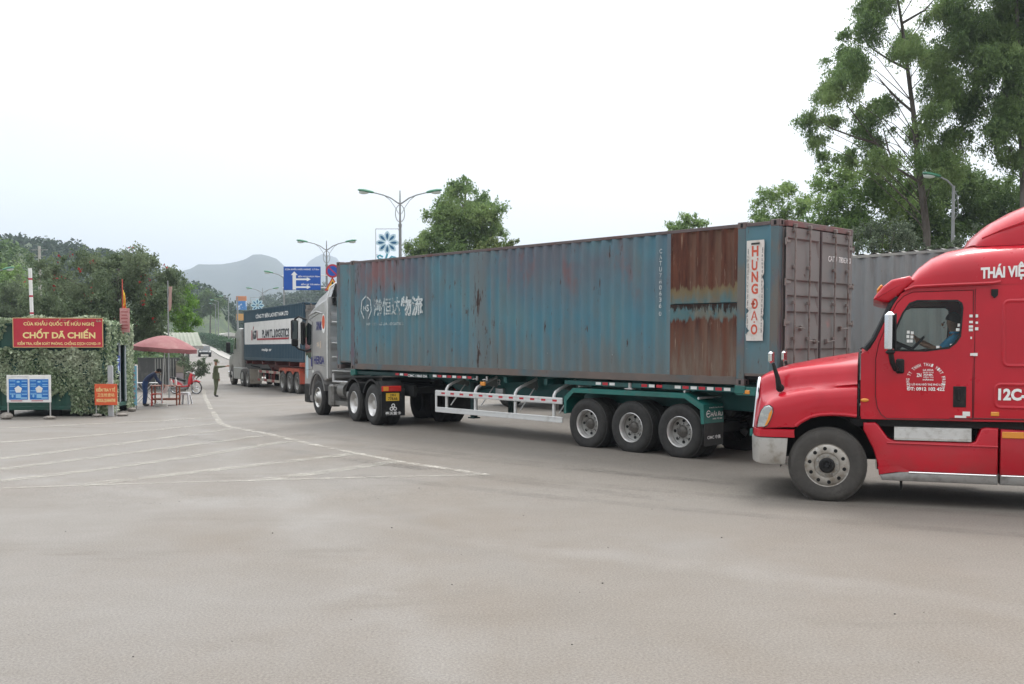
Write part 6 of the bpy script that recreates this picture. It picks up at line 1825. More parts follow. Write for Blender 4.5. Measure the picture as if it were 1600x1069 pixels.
def stone(x, y, s, label, flat=.6, yaw=0):
    mb = MB(); r = random.Random(int(x * 100)); mb.ell((0, 0, 0), (s, s * .7, s * flat), 10)
    mb.v = [(a * r.uniform(.85, 1.15), b_ * r.uniform(.85, 1.15), c * r.uniform(.85, 1.1)) for a, b_, c in mb.v]
    o = mb.build("stone", M_stone); o.location = (x, y, s * flat * .8); o.rotation_euler = (0, 0, yaw); tag(o, label, "stone", "stones weighing down sign legs"); return o
stone(-15.26, 29.9, .20, "grey stone at the foot of the notice board's left leg")
stone(-13.98, 29.95, .20, "flat stone at the foot of the notice board's right leg", .3)
stone(-12.99, 31.0, .15, "stone at the foot of the orange sign's left leg", .4)
stone(-12.36, 31.35, .22, "flat slab of stone behind the grey post", .25)
stone(-12.9, 33.6, .16, "dark stone beside the cabin doorway", .5)

# orange sign on two legs
t = thing("sign", "small orange sign with yellow lettering on two thin legs by the cabin corner", "sign", (-12.68, 30.95, 0), (0, 0, R(5)))
mb = MB(); mb.box((0, 0, .70), (.68, .025, .66), 0, .005); b = mb.build("board", mat("orange_sign", (.66, .10, .03), .45), t)
mb = MB(); text(mb, "KIỂM TRA Y TẾ", (0, -.015, .87), (1, 0, 0), (0, 0, 1), .57, .15, .03); text(mb, "卫生检查站", (0, -.015, .69), (1, 0, 0), (0, 0, 1), .52, .11, .01); text(mb, "MEDICAL QUARANTINE", (0, -.015, .51), (1, 0, 0), (0, 0, 1), .57, .12, .03); mb.build("lettering", M_byel, b)
for s in (-1, 1):
    mb = MB(); mb.tube([(s * .31, .03, 0), (s * .31, .03, 1.0)], .012, 6); mb.build("leg", M_steel, t)
mb = MB(); mb.box((0, 0, .8), (.15, .10, 1.6), 0, .01); o = mb.build("post", mat("grey_post_paint", (.38, .39, .40), .6, var=[(5, (.3, .3, .3), .5, .7)])); o.location = (-12.60, 31.12, 0); tag(o, "square grey post standing behind the orange sign", "post")
t = thing("roll_up_banner", "tall narrow light blue banner stand beside the cabin doorway", "banner", (-13.42, 35.1, 0), (0, 0, R(20)))
mb = MB(); mb.box((0, 0, .82), (.26, .02, 1.4), 0, .004); b = mb.build("sheet", mat("pale_blue_banner", (.16, .45, .60), .5, var=[(4, (.35, .6, .7), .5, .65)]), t)
mb = MB(); mb.box((-.10, -.013, .82), (.05, .004, 1.36)); mb.build("white_edge", M_white, b)
mb = MB()
for k in range(7): mb.box((.03, -.013, 1.35 - k * .16), (.10, .004, .07))
mb.build("print", mat("banner_print", (.45, .3, .35), .5), b)
mb = MB(); mb.tube([(-.1, .03, 0), (-.1, .03, 1.5)], .012, 5); mb.tube([(.1, .03, 0), (.1, .03, .2)], .012, 5); mb.build("stand", M_black, t)

# parasol
t = thing("parasol", "faded red parasol over the checkpoint tables", "parasol", (-12.95, 36.6, 0), (R(0), R(4), 0))
n = 8
def can(u, v):
    a = 2 * PI * u + .2; r = 1.16 * v
    sc_ = 1 - .035 * (1 - abs(math.cos(a * n / 2))) * v
    return (r * math.cos(a) * sc_, r * math.sin(a) * sc_, 2.62 - .44 * v ** 1.7 - .02 * (1 - abs(math.cos(a * n / 2))) * v)
M_para = mat("faded_red_canvas", (.25, .092, .095), .85, var=[(1.5, (.31, .155, .15), .45, .65), (.8, (.21, .07, .074), .5, .65)])
mb = MB(); mb.grid(can, 64, 9, cu=True); cn = mb.build("canopy", M_para, t, 25)
mb = MB(); mb.grid(lambda u, v: (can(u, 1)[0] * (1 - .01 * v), can(u, 1)[1] * (1 - .01 * v), can(u, 1)[2] - .15 * v), 64, 2, cu=True); mb.build("valance", M_para, cn)
mb = MB(); mb.tube([(0, 0, .05), (0, 0, 2.62)], .022, 8); mb.build("pole", M_steel, t)
mb = MB()
for k in range(8):
    a = 2 * PI * k / 8 + .2; mb.tube([(1.14 * math.cos(a), 1.14 * math.sin(a), 2.17), (.55 * math.cos(a), .55 * math.sin(a), 2.47), (0, 0, 2.58)], .008, 4); mb.tube([(.5 * math.cos(a), .5 * math.sin(a), 2.47), (0, 0, 2.1)], .006, 4)
mb.build("rib", M_steel, t)
mb = MB(); mb.cyl((0, 0, 0), (0, 0, .1), .22, 14); mb.build("base", M_conc, t)

# tables, stools, bottles
M_wood1 = mat("red_brown_wood", (.33, .10, .05), .6, var=[(6, (.22, .07, .04), .45, .65, (1, 1, .3))])
M_plred = mat("red_plastic", (.58, .04, .025), .4)
t = thing("table", "small wooden table with reddish legs under the parasol", "table", (-13.1, 37.5, 0), (0, 0, R(6)))
mb = MB(); mb.box((0, 0, .73), (1.05, .6, .035), 0, .006); mb.build("tabletop", mat("table_board", (.30, .14, .10), .6), t)
for x in (-.45, .45):
    for y in (-.24, .24):
        mb = MB(); mb.box((x, y, .355), (.05, .05, .71)); mb.build("leg", M_wood1, t)
mb = MB(); mb.box((0, -.24, .22), (.86, .04, .05)); mb.box((0, .24, .22), (.86, .04, .05)); mb.box((.45, 0, .4), (.035, .44, .05)); mb.box((-.45, 0, .4), (.035, .44, .05)); mb.box((0, 0, .25), (.9, .5, .02)); mb.build("stretcher", M_wood1, t)
t = thing("chair", "red plastic chair tucked against the wooden table", "chair", (-13.28, 37.05, 0), (0, 0, R(15)))
mb = MB(); mb.box((0, 0, .44), (.40, .40, .03), 0, .012); mb.build("seat", M_plred, t)
mb = MB(); mb.box((.19, 0, .66), (.025, .36, .36), 0, .01); mb.build("backrest", M_plred, t)
for x in (-.17, .17):
    for y in (-.17, .17):
        mb = MB(); mb.tube([(x * 1.08, y * 1.08, 0), (x, y, .43)], [.018, .022], 6); mb.build("leg", M_plred, t)
def bottle(x, y, z, h, label):
    mb = MB(); mb.lathe([(0, 0), (.042, 0), (.045, .01), (.045, h * .6), (.03, h * .75), (.016, h * .8), (.016, h * .9), (.02, h * .9), (.02, h), (0, h)], (0, 0, 0), 'z', 14)
    o = mb.build("bottle", M_white); o.location = (x, y, z); tag(o, label, "bottle", "white bottles on the wooden table")
bottle(-12.70, 37.45, .748, .30, "white bottle standing on the right end of the wooden table")
bottle(-12.86, 37.42, .748, .25, "shorter white bottle on the wooden table, nearer the bending man")
mb = MB(); mb.box((0, 0, 0), (.14, .02, .30), 0, .004, Matrix.Rotation(R(25), 4, 'Y')); o = mb.build("paper_sheet", M_white); o.location = (-12.98, 37.16, .60); tag(o, "white sheet hanging off the front edge of the wooden table", "paper")
t = thing("stool", "translucent white plastic stool on the asphalt right of the table", "stool", (-12.52, 38.0, 0))
M_plclear = mat("milky_plastic", (.60, .60, .62), .35)
mb = MB(); mb.box((0, 0, .45), (.30, .30, .025), 0, .01); mb.build("seat", M_plclear, t)
for x in (-1, 1):
    for y in (-1, 1):
        mb = MB(); mb.add([(x * .21, y * .21, 0), (x * .15, y * .21, 0), (x * .09, y * .14, .44), (x * .145, y * .145, .44), (x * .21, y * .15, 0), (x * .145, y * .08, .44)], [(0, 1, 2, 3), (0, 3, 5, 4)]); mb.build("leg", M_plclear, t)
mb = MB(); mb.strip([(-.145, -.145, .43), (.145, -.145, .43), (.145, .145, .43), (-.145, .145, .43)], [(-.155, -.155, .36), (.155, -.155, .36), (.155, .155, .36), (-.155, .155, .36)]); mb.build("apron", M_plclear, t)
t = thing("folding_table", "grey steel folding table with crossed legs left of the bending man", "table", (-14.25, 38.6, 0), (0, 0, R(3)))
mb = MB(); mb.box((0, 0, .80), (.95, .55, .03), 0, .006); mb.build("tabletop", M_steel, t)
for y in (-.24, .24):
    mb = MB(); mb.tube([(-.38, y, 0), (.32, y, .79)], .016, 6); mb.build("leg", M_steel, t)
    mb = MB(); mb.tube([(.38, y, 0), (-.32, y, .79)], .016, 6); mb.build("leg", M_steel, t)

# slatted metal fence, junction box, shelter roof, kiosk at the left edge
M_slat = mat("dark_fence_slat", (.07, .072, .07), .6, var=[(3, (.12, .12, .11), .5, .7)])
M_slatl = mat("light_fence_slat", (.34, .34, .31), .6)
t = thing("fence", "dark sheet metal fence with pale vertical slats behind the tables", "fence", (-18.6, 49.3, 0), (0, 0, R(6)))
mb = MB(); P = corr(0, 2.0, .12, .03)
mb.grid(lambda u, v: (P[round(u * (len(P) - 1))][0], P[round(u * (len(P) - 1))][1], .1 + 1.55 * v), len(P), 2); mb.build("sheet_panel", M_slat, t)
mb = MB()
for k in range(9): mb.box((.85 + k * .125, -.02, .88), (.028, .02, 1.5))
mb.build("slat_panel", M_slatl, t)
mb = MB(); mb.box((1.0, -.01, 1.66), (2.05, .05, .05)); mb.box((1.0, -.01, .12), (2.05, .05, .05)); mb.build("rail", M_slat, t)
t = thing("cabinet", "brown and grey cabinet at the right end of the slatted fence", "cabinet", (-16.45, 49.2, 0), (0, 0, R(8)))
mb = MB(); mb.box((0, 0, .77), (.40, .3, 1.5), 0, .01); bx = mb.build("body", mat("cabinet_brown", (.16, .14, .12), .6), t)
mb = MB(); mb.box((0, -.155, 1.18), (.34, .01, .42)); mb.build("upper_panel", mat("cabinet_tan", (.22, .19, .14), .6), bx)
mb = MB(); mb.box((0, -.155, .68), (.34, .01, .48)); mb.build("lower_panel", mat("cabinet_mauve", (.30, .26, .27), .6), bx)
mb = MB(); mb.box((.22, 0, .85), (.04, .04, 1.7)); mb.build("post", M_black, bx)
M_sroof = mat("greygreen_tin_roof", (.21, .23, .17), .6, var=[(1.5, (.26, .26, .21), .45, .65)])
t = thing("shelter", "low shelter with a grey green sloping tin roof behind the parasol", "shelter", (-18.8, 53.0, 0), (0, 0, R(17)))
mb = MB()
P = corr(-2.6, 2.2, .2, .03)
mb.grid(lambda u, v: (P[round(u * (len(P) - 1))][0] - .3 * v, -3 + 6 * v, 2.28 + .78 * v - P[round(u * (len(P) - 1))][1]), len(P), 2)
rf = mb.build("roof", M_sroof, t)
mb = MB(); mb.box((-.2, -3.0, 2.2), (4.85, .04, .16)); mb.build("fascia", M_conc, rf)
for x in (-2.4, 1.4):
    for y in (-2.4, 2.7):
        mb = MB(); mb.box((x, y, 1.1 + (.35 if y > 0 else 0)), (.1, .1, 2.2 + (.7 if y > 0 else 0))); mb.build("post", M_pole, t)
t = thing("kiosk", "small pink and grey kiosk with a dark awning beyond the notice board", "kiosk", (-20.6, 36.6, 0), (0, 0, R(4)))
mb = MB(); mb.box((0, 0, .85), (.95, .7, 1.3), 0, .02); b = mb.build("body", mat("kiosk_pink", (.42, .27, .25), .6), t)
mb = MB(); mb.box((0, -.36, 1.25), (.8, .02, .34)); mb.build("window", M_glassd, b)
mb = MB(); mb.box((0, 0, .14), (1.1, .8, .22), 0, .02); mb.build("base", M_white, t)
mb = MB(); mb.box((.0, -.1, 1.60), (1.3, 1.0, .12), 0, .03); mb.box((.0, 0, 1.78), (1.7, 1.4, .06)); mb.build("awning", M_greyt, t)
mb = MB(); mb.cyl((.6, -.3, 0), (.6, -.3, 1.8), .03, 6); mb.build("post", M_black, t)

# red motorbike parked beyond the table
t = thing("motorbike", "red step through motorbike parked beyond the table", "motorbike", (-15.35, 46.6, 0), (0, 0, R(-20)))
def mwheel(x):
    mb = MB(); mb.lathe([(.30, .02), (.285, .04), (.26, .02), (.26, -.02), (.285, -.04), (.30, -.02), (.30, .02)], (0, 0, 0), 'y', 28); q = mb.build("wheel", M_rubber, t); q.location = (x, 0, .30)
    mb = MB(); mb.lathe([(.262, .022), (.24, .02), (.24, -.02), (.262, -.022)], (0, 0, 0), 'y', 28); mb.lathe([(.05, .05), (.06, .0), (.05, -.05)], (0, 0, 0), 'y', 12)
    for k in range(14): a = 2 * PI * k / 14; mb.tube([(.05 * math.cos(a), .03 * (-1) ** k, .05 * math.sin(a)), (.245 * math.cos(a), 0, .245 * math.sin(a))], .005, 4)
    mb.build("rim", M_chrome, q)
mwheel(.62); mwheel(-.6)
M_mred = mat("motorbike_red", (.52, .01, .02), .3, coat=.5)
mb = MB(); mb.pillow([(.20, .42), (.26, .75), (.36, .98), (.46, .95), (.42, .70), (.36, .45)], -.14, .14, .04, 2); mb.pillow([(.42, .60), (.62, .66), (.82, .60), (.80, .56), (.62, .61), (.46, .54)], -.07, .07, .02, 2); mb.build("leg_shield", M_mred, t)
mb = MB(); mb.pillow([(.22, .42), (-.1, .40), (-.3, .55), (-.85, .72), (-.85, .62), (-.4, .42), (-.1, .3), (.22, .34)], -.11, .11, .04, 2); mb.build("body", M_mred, t)
mb = MB(); mb.pillow([(-.05, .66), (-.35, .76), (-.82, .80), (-.84, .74), (-.4, .66), (-.05, .58)], -.12, .12, .03, 2); mb.build("seat", M_black, t)
mb = MB(); mb.tube([(.62, .05, .30), (.50, .05, .60), (.40, .03, .98)], .02, 6); mb.tube([(.62, -.05, .30), (.50, -.05, .60), (.40, -.03, .98)], .02, 6); mb.tube([(.30, .34, 1.02), (.36, .2, 1.05), (.40, 0, 1.0), (.36, -.2, 1.05), (.30, -.34, 1.02)], .014, 6); mb.build("handlebar", M_steel, t)
mb = MB(); mb.ell((.48, 0, .95), (.06, .08, .07), 10); mb.build("headlight", M_headlamp, t)
mb = MB(); mb.box((0, 0, .33), (.3, .2, .22), 0, .04); mb.tube([(.0, -.12, .25), (-.4, -.13, .24), (-.75, -.13, .30)], .035, 8); mb.build("engine", M_tank, t)
ACACIA = [(13.15, 12.72, 0.81), (12.73, 11.87, 0.54), (13.11, 11.07, 0.46), (14.0, 13.73, 0.81), (13.46, 13.3, 0.76), (14.51, 15.42, 0.76), (15.04, 16.3, 1.03), (14.25, 14.71, 0.6), (15.95, 14.05, 0.7), (14.8, 13.84, 0.65), (17.13, 15.58, 0.76), (17.71, 16.3, 0.92), (18.11, 14.79, 0.81), (17.48, 13.73, 0.54), (18.5, 13.73, 0.81), (15.99, 12.72, 0.7), (15.25, 12.14, 0.7), (16.71, 11.44, 0.65), (15.8, 11.26, 0.76), (14.63, 10.46, 0.54), (14.26, 9.84, 0.43), (13.6, 10.54, 0.38), (16.46, 10.43, 0.7), (17.36, 11.26, 0.6), (17.98, 12.72, 0.81), (17.69, 10.43, 0.81), (16.28, 9.58, 0.65), (15.34, 9.74, 0.43), (17.22, 9.52, 0.7), (16.04, 17.48, 1.08), (14.7, 17.75, 0.95), (17.37, 17.75, 1.08), (18.55, 10.32, 0.7), (18.25, 9.39, 0.65), (13.91, 11.98, 0.43), (14.78, 11.34, 0.38), (13.66, 15.11, 0.33)]
ACACIA_T = [(17.61, 5.5), (17.47, 7.14), (17.2, 9.04), (16.99, 10.72), (16.84, 12.03), (16.57, 13.84), (16.3, 15.72), (16.13, 16.69), (15.97, 18.01)]
ACACIA_L = [[(17.2, 9.09), (16.12, 9.74), (15.3, 10.75), (14.09, 12.24), (13.73, 13.25)], [(16.57, 13.84), (15.81, 14.18), (15.06, 14.63), (14.6, 15.11)], [(16.84, 12.03), (16.1, 12.72), (15.69, 13.25), (15.34, 13.73)], [(16.93, 11.39), (17.58, 12.45), (18.1, 13.78), (18.27, 14.84)], [(15.3, 10.75), (14.51, 10.99), (13.43, 11.39), (12.89, 11.79)], [(16.3, 15.72), (17.12, 16.16), (17.65, 16.83)], [(16.12, 9.74), (15.73, 10.46), (15.45, 11.26)]]
GUM = [(18.35, 15.25, 0.93), (19.37, 15.5, 1.03), (20.4, 14.74, 1.19), (18.89, 13.48, 0.93), (19.92, 13.18, 1.03), (20.75, 12.47, 1.03), (18.66, 11.91, 0.83), (19.69, 11.46, 0.98), (20.52, 10.82, 0.88), (19.07, 10.57, 0.62), (17.93, 14.19, 0.62), (17.94, 12.47, 0.62), (19.98, 9.81, 0.57), (21.7, 13.48, 1.29), (21.65, 16.0, 1.55), (19.34, 17.0, 1.29), (20.87, 17.0, 1.29), (18.17, 10.95, 0.52), (18.57, 12.77, 0.57)]
GUM_T = [(20.62, 5.34), (20.52, 8.41), (20.41, 10.19), (20.25, 12.98), (20.07, 16.0), (19.94, 17.51)]
MIDC = [(15.62, 10.34, 0.65), (14.8, 9.76, 0.77), (15.99, 9.29, 1.07), (14.52, 8.7, 0.83), (16.87, 9.58, 0.89), (15.12, 7.94, 1.13), (16.59, 8.03, 1.13), (14.29, 7.88, 0.77), (17.56, 8.76, 0.89)]
MIDD = [(13.01, 9.89, 0.6), (13.84, 10.09, 0.67), (14.67, 10.55, 0.5), (14.21, 9.29, 0.81), (13.35, 9.09, 0.67), (15.01, 9.29, 0.6), (12.78, 8.79, 0.47), (15.41, 9.96, 0.4), (14.55, 8.63, 0.74), (13.52, 8.3, 0.74)]
DARK = [(18.38, 9.5, 1.09), (19.3, 8.6, 1.15), (20.5, 9.2, 1.09), (21.69, 9.8, 1.03), (22.9, 9.5, 1.09), (24.1, 9.8, 1.21), (18.71, 7.55, 1.21), (20.22, 7.7, 1.21), (22.02, 8.3, 1.21), (23.53, 8.0, 1.21), (24.73, 8.3, 1.21), (22.43, 10.55, 0.73), (21.08, 10.46, 0.67), (25.31, 9.5, 1.21)]
SHRUB = [(12.36, 6.24, 0.32), (12.76, 6.51, 0.36), (13.15, 6.28, 0.41), (13.52, 6.46, 0.41), (13.93, 6.24, 0.41), (14.38, 6.06, 0.36), (14.84, 5.97, 0.32), (12.25, 5.72, 0.32), (12.93, 5.84, 0.41), (13.71, 5.79, 0.41), (14.5, 5.7, 0.32), (15.29, 5.79, 0.27), (15.96, 5.88, 0.23), (16.52, 6.1, 0.23), (16.96, 6.62, 0.16)]
SMALL = [(9.18, 8.97, 0.43), (10.1, 9.04, 0.43), (9.6, 9.25, 0.39), (8.72, 8.79, 0.28), (10.52, 8.93, 0.25), (9.6, 8.72, 0.5)]
CENTER = [(-2.78, 12.41, 0.52), (-3.1, 11.77, 0.72), (-2.31, 11.38, 0.8), (-3.7, 12.01, 0.52), (-3.98, 11.14, 0.8), (-4.38, 10.43, 0.88), (-5.25, 9.4, 0.8), (-5.74, 8.37, 0.72), (-3.9, 9.4, 1.12), (-2.59, 9.8, 1.28), (-1.27, 10.35, 0.72), (-1.0, 9.16, 0.96), (-0.48, 8.21, 0.64), (-1.99, 8.49, 1.04), (-4.38, 8.21, 1.04), (-3.18, 10.47, 0.96), (-1.67, 10.98, 0.64), (-6.06, 7.7, 0.56), (-3.03, 7.89, 1.36)]
CENTER_T = [(-3.11, 5.11), (-3.11, 7.89), (-3.02, 10.27), (-2.82, 12.45)]
YELLOW = [(-1.44, 7.84, 0.43), (-0.86, 7.95, 0.43), (-0.29, 7.84, 0.36), (-1.98, 7.62, 0.36), (0.0, 8.05, 0.18), (0.29, 8.16, 0.14)]
FLOWER = [(-20.56, 6.57, 0.87), (-22.06, 6.57, 0.94), (-23.34, 6.17, 0.87), (-24.15, 5.5, 0.74), (-24.63, 4.7, 0.6), (-19.12, 6.5, 0.87), (-18.33, 5.77, 0.81), (-17.67, 4.9, 0.74), (-22.75, 5.23, 1.14), (-21.24, 5.3, 1.27), (-19.74, 5.23, 1.27), (-18.58, 4.5, 1.07), (-23.7, 4.16, 0.87), (-22.1, 3.96, 1.14), (-20.43, 3.9, 1.27), (-18.89, 3.56, 1.01), (-21.39, 6.9, 0.4), (-19.72, 6.97, 0.4), (-19.88, 7.23, 0.2), (-22.45, 7.03, 0.34), (-23.46, 6.7, 0.27), (-18.52, 6.57, 0.27), (-17.99, 6.17, 0.27), (-20.78, 2.79, 1.34), (-19.1, 2.63, 1.01)]
FLOWER_T = [(-20.88, 0.61), (-20.85, 2.63), (-20.68, 4.63), (-20.53, 6.3)]
BRIGHT = [(-21.0, 5.73, 0.73), (-20.44, 4.92, 0.65), (-20.21, 4.11, 0.57), (-20.86, 3.95, 0.81), (-21.5, 4.76, 0.81), (-20.7, 3.13, 0.73), (-19.97, 3.74, 0.33)]
BUSH = [(-15.32, 1.3, 0.37), (-14.95, 1.48, 0.34), (-15.63, 1.51, 0.31), (-15.24, 0.9, 0.34), (-14.87, 1.05, 0.25), (-15.63, 0.99, 0.25), (-14.77, 1.36, 0.18)]
LEFTN = [[(-40.64, 8.03, 1.14), (-39.73, 7.0, 1.24), (-40.93, 6.39, 1.24), (-41.94, 7.51, 1.24), (-39.13, 5.97, 0.93)], [(-38.6, 6.9, 1.03), (-37.79, 5.97, 1.14), (-39.25, 4.95, 1.34), (-38.13, 4.43, 1.34), (-37.09, 4.95, 1.03)], [(-40.7, 4.95, 1.45), (-41.75, 3.92, 1.55), (-40.1, 3.66, 1.34), (-38.77, 3.15, 1.24), (-41.0, 2.37, 1.34)]]
# ------------------------------------------------------------------ people
M_skin = mat("skin", (.34, .18, .115), .55)
M_hair = mat("black_hair", (.012, .010, .009), .6)
M_ugreen = mat("olive_uniform", (.075, .085, .04), .8, var=[(5, (.05, .06, .028), .45, .65), (2, (.095, .105, .055), .5, .7)])
M_navyc = mat("navy_work_clothes", (.03, .045, .10), .8, var=[(5, (.04, .055, .12), .45, .65)])
M_navyt = mat("blue_trousers", (.012, .04, .13), .8, var=[(6, (.02, .06, .17), .45, .65)])
M_shoe = mat("dark_shoe", (.02, .018, .016), .6)
M_bshirt = mat("blue_shirt", (.06, .36, .66), .75)

def skin_body(name, J, E, mats, parent, sub=2):
    """J: name -> (pos, radius, material); E: edges.  One continuous skinned surface."""
    keys = list(J)
    me = bpy.data.meshes.new(name)
    me.from_pydata([J[k][0] for k in keys], [(keys.index(a), keys.index(b)) for a, b in E], [])
    o = bpy.data.objects.new(name, me); COL.objects.link(o)
    sk = o.modifiers.new("skin", 'SKIN'); sk.use_smooth_shade = True; sk.branch_smoothing = .4
    o.modifiers.new("sub", 'SUBSURF').levels = sub
    for v, k in zip(me.skin_vertices[0].data, keys):
        r = J[k][1]; v.radius = r if isinstance(r, tuple) else (r, r)
        v.use_root = k == 'pelvis'
    dg = bpy.context.evaluated_depsgraph_get(); dg.update()
    ev = o.evaluated_get(dg); m2 = bpy.data.meshes.new_from_object(ev)
    bpy.data.objects.remove(o)
    segs = [(Vector(J[a][0]), Vector(J[b][0]), J[b][2]) for a, b in E]
    for m in mats: m2.materials.append(m)
    for p in m2.polygons:
        c = p.center; best = (9, 0)
        for a, b, mi in segs:
            d = b - a; t = max(0, min(1, (c - a).dot(d) / max(1e-9, d.length_squared)))
            q = (c - (a + d * t)).length
            if q < best[0]: best = (q, mi)
        p.material_index = best[1]; p.use_smooth = True
    o = bpy.data.objects.new(name, m2); COL.objects.link(o); o.parent = parent
    return o
def fingers(J, E, wrist, palm, d, side, mi, curl=0.0, L=.075):
    """five unequal fingers leaving the palm along d; the thumb leaves its side"""
    d, side = Vector(d).normalized(), Vector(side).normalized(); n = d.cross(side)
    base = Vector(J[palm][0])
    for k, (off, ln) in enumerate(((-.027, .9), (-.009, 1.05), (.010, .98), (.027, .78))):
        a = base + side * off + d * .035; b = a + (d - n * curl * .6) * (L * .5 * ln); c = b + (d - n * curl * 1.5).normalized() * (L * .5 * ln)
        J[palm + f"f{k}a"] = (tuple(a), .010, mi); J[palm + f"f{k}b"] = (tuple(b), .009, mi); J[palm + f"f{k}c"] = (tuple(c), .007, mi)
        E += [(palm, palm + f"f{k}a"), (palm + f"f{k}a", palm + f"f{k}b"), (palm + f"f{k}b", palm + f"f{k}c")]
    a = base - side * .040; b = a - side * .02 + d * .03
    J[palm + "ta"] = (tuple(a), .011, mi); J[palm + "tb"] = (tuple(b), .009, mi); E += [(palm, palm + "ta"), (palm + "ta", palm + "tb")]
def face(parent, c, f, up=(0, 0, 1), s=1):
    """eyes, nose, mouth, ears on a head at c looking along f"""
    c, f, up = Vector(c), Vector(f).normalized(), Vector(up).normalized(); sd = up.cross(f).normalized(); up = f.cross(sd)
    Rm = Matrix((f, sd, up)).transposed().to_4x4()
    mb = MB()
    mb.ell(tuple(c + f * .098 * s - up * .012), (.018, .014, .024), 8, 0, Rm)
    for q in (1, -1): mb.ell(tuple(c - f * .0 + sd * q * .080 * s - up * .005), (.022, .010, .030), 8, 0, Rm)
    mb.ell(tuple(c + f * .082 * s - up * .055), (.014, .026, .007), 8, 2, Rm)
    for q in (1, -1): mb.ell(tuple(c + f * .080 * s + sd * q * .032 + up * .018), (.012, .014, .008), 8, 1, Rm)
    return mb.build("face", [M_skin, M_shoe, mat("lips", (.25, .09, .07), .5)], parent)

# guard in olive uniform pointing to the right
gd = thing("person", "guard in olive green uniform, cap and white mask pointing along the road", "person", (-13.11, 43.92, 0), (0, 0, R(-6)))
J = {'pelvis': ((0, 0, .90), (.125, .155), 1), 'waist': ((-.01, 0, 1.04), (.115, .15), 0), 'chest': ((0, 0, 1.24), (.125, .175), 0), 'neck': ((.0, 0, 1.40), .058, 2), 'head': ((.015, 0, 1.50), (.083, .075), 2), 'top': ((.01, 0, 1.60), (.075, .07), 2),
     'shR': ((.02, -.17, 1.335), .066, 0), 'elR': ((.27, -.19, 1.325), .05, 0), 'wrR': ((.53, -.19, 1.355), .034, 0), 'palmR': ((.60, -.19, 1.363), (.030, .020), 2),
     'shL': ((-.02, .17, 1.335), .066, 0), 'elL': ((-.05, .23, 1.07), .05, 0), 'wrL': ((.02, .24, .84), .034, 0), 'palmL': ((.035, .24, .77), (.02, .030), 2),
     'hipR': ((.0, -.085, .82), .098, 1), 'knR': ((.03, -.09, .46), .068, 1), 'anR': ((-.01, -.09, .10), .052, 1), 'heR': ((.0, -.09, .045), .045, 3), 'toR': ((.15, -.10, .035), .034, 3),
     'hipL': ((-.0, .085, .82), .098, 1), 'knL': ((-.02, .09, .46), .068, 1), 'anL': ((-.10, .09, .10), .052, 1), 'heL': ((-.09, .09, .045), .045, 3), 'toL': ((.05, .11, .035), .034, 3)}
E = [('pelvis', 'waist'), ('waist', 'chest'), ('chest', 'neck'), ('neck', 'head'), ('head', 'top'), ('chest', 'shR'), ('shR', 'elR'), ('elR', 'wrR'), ('wrR', 'palmR'), ('chest', 'shL'), ('shL', 'elL'), ('elL', 'wrL'), ('wrL', 'palmL'),
     ('pelvis', 'hipR'), ('hipR', 'knR'), ('knR', 'anR'), ('anR', 'heR'), ('heR', 'toR'), ('pelvis', 'hipL'), ('hipL', 'knL'), ('knL', 'anL'), ('anL', 'heL'), ('heL', 'toL')]
fingers(J, E, 'wrR', 'palmR', (1, 0, .1), (0, 0, -1), 2, .15); fingers(J, E, 'wrL', 'palmL', (.15, 0, -1), (-1, 0, 0), 2, .4)
skin_body("body", J, E, [M_ugreen, M_ugreen, M_skin, M_shoe], gd)
face(gd, (.02, 0, 1.52), (1, 0, 0))
mb = MB(); mb.ell((.085, 0, 1.485), (.035, .058, .042), 12); mb.build("face_mask", M_white, gd)
mb = MB(); mb.lathe([(.0, 1.675), (.06, 1.668), (.098, 1.63), (.102, 1.575), (.098, 1.56)], (.005, 0, 0), 'z', 20); mb.grid(lambda u, v: (.06 + .12 * v, (-.085 + .17 * u) * (1 - .25 * v * v), 1.575 - .02 * v - .03 * (2 * u - 1) ** 2), 9, 4); mb.build("cap", M_ugreen, gd)
mb = MB(); mb.loft([[(.145 * math.cos(a) * f, .185 * math.sin(a) * f, z) for a in lin(0, 2 * PI, 17)[:-1]] for z, f in ((1.06, .98), (.95, 1.0), (.80, 1.06), (.795, 1.0))], closed=True, caps=False); mb.build("jacket_hem", M_ugreen, gd)

# man in navy work clothes bending over the table
mn = thing("person", "man in navy work clothes bending over the small table under the parasol", "person", (-13.62, 36.75, 0), (0, 0, R(16)))
J = {'pelvis': ((0, 0, .88), (.13, .16), 1), 'waist': ((.09, 0, 1.01), (.125, .155), 0), 'chest': ((.26, 0, 1.17), (.13, .18), 0), 'neck': ((.40, 0, 1.27), .058, 2), 'head': ((.50, 0, 1.29), (.085, .078), 2), 'top': ((.585, 0, 1.285), (.075, .07), 2),
     'shR': ((.35, -.18, 1.20), .066, 0), 'elR': ((.46, -.22, .96), .052, 0), 'wrR': ((.60, -.16, .80), .036, 0), 'palmR': ((.65, -.15, .765), (.02, .03), 2),
     'shL': ((.33, .18, 1.19), .066, 0), 'elL': ((.45, .22, .96), .052, 0), 'wrL': ((.62, .16, .81), .036, 0), 'palmL': ((.67, .15, .775), (.02, .03), 2),
     'hipR': ((.0, -.09, .80), .105, 1), 'knR': ((.02, -.11, .45), .078, 1), 'anR': ((-.02, -.12, .10), .062, 1), 'heR': ((-.02, -.12, .045), .045, 3), 'toR': ((.13, -.13, .035), .034, 3),
     'hipL': ((.0, .09, .80), .105, 1), 'knL': ((.03, .11, .45), .078, 1), 'anL': ((.0, .12, .10), .062, 1), 'heL': ((.0, .12, .045), .045, 3), 'toL': ((.15, .14, .035), .034, 3)}
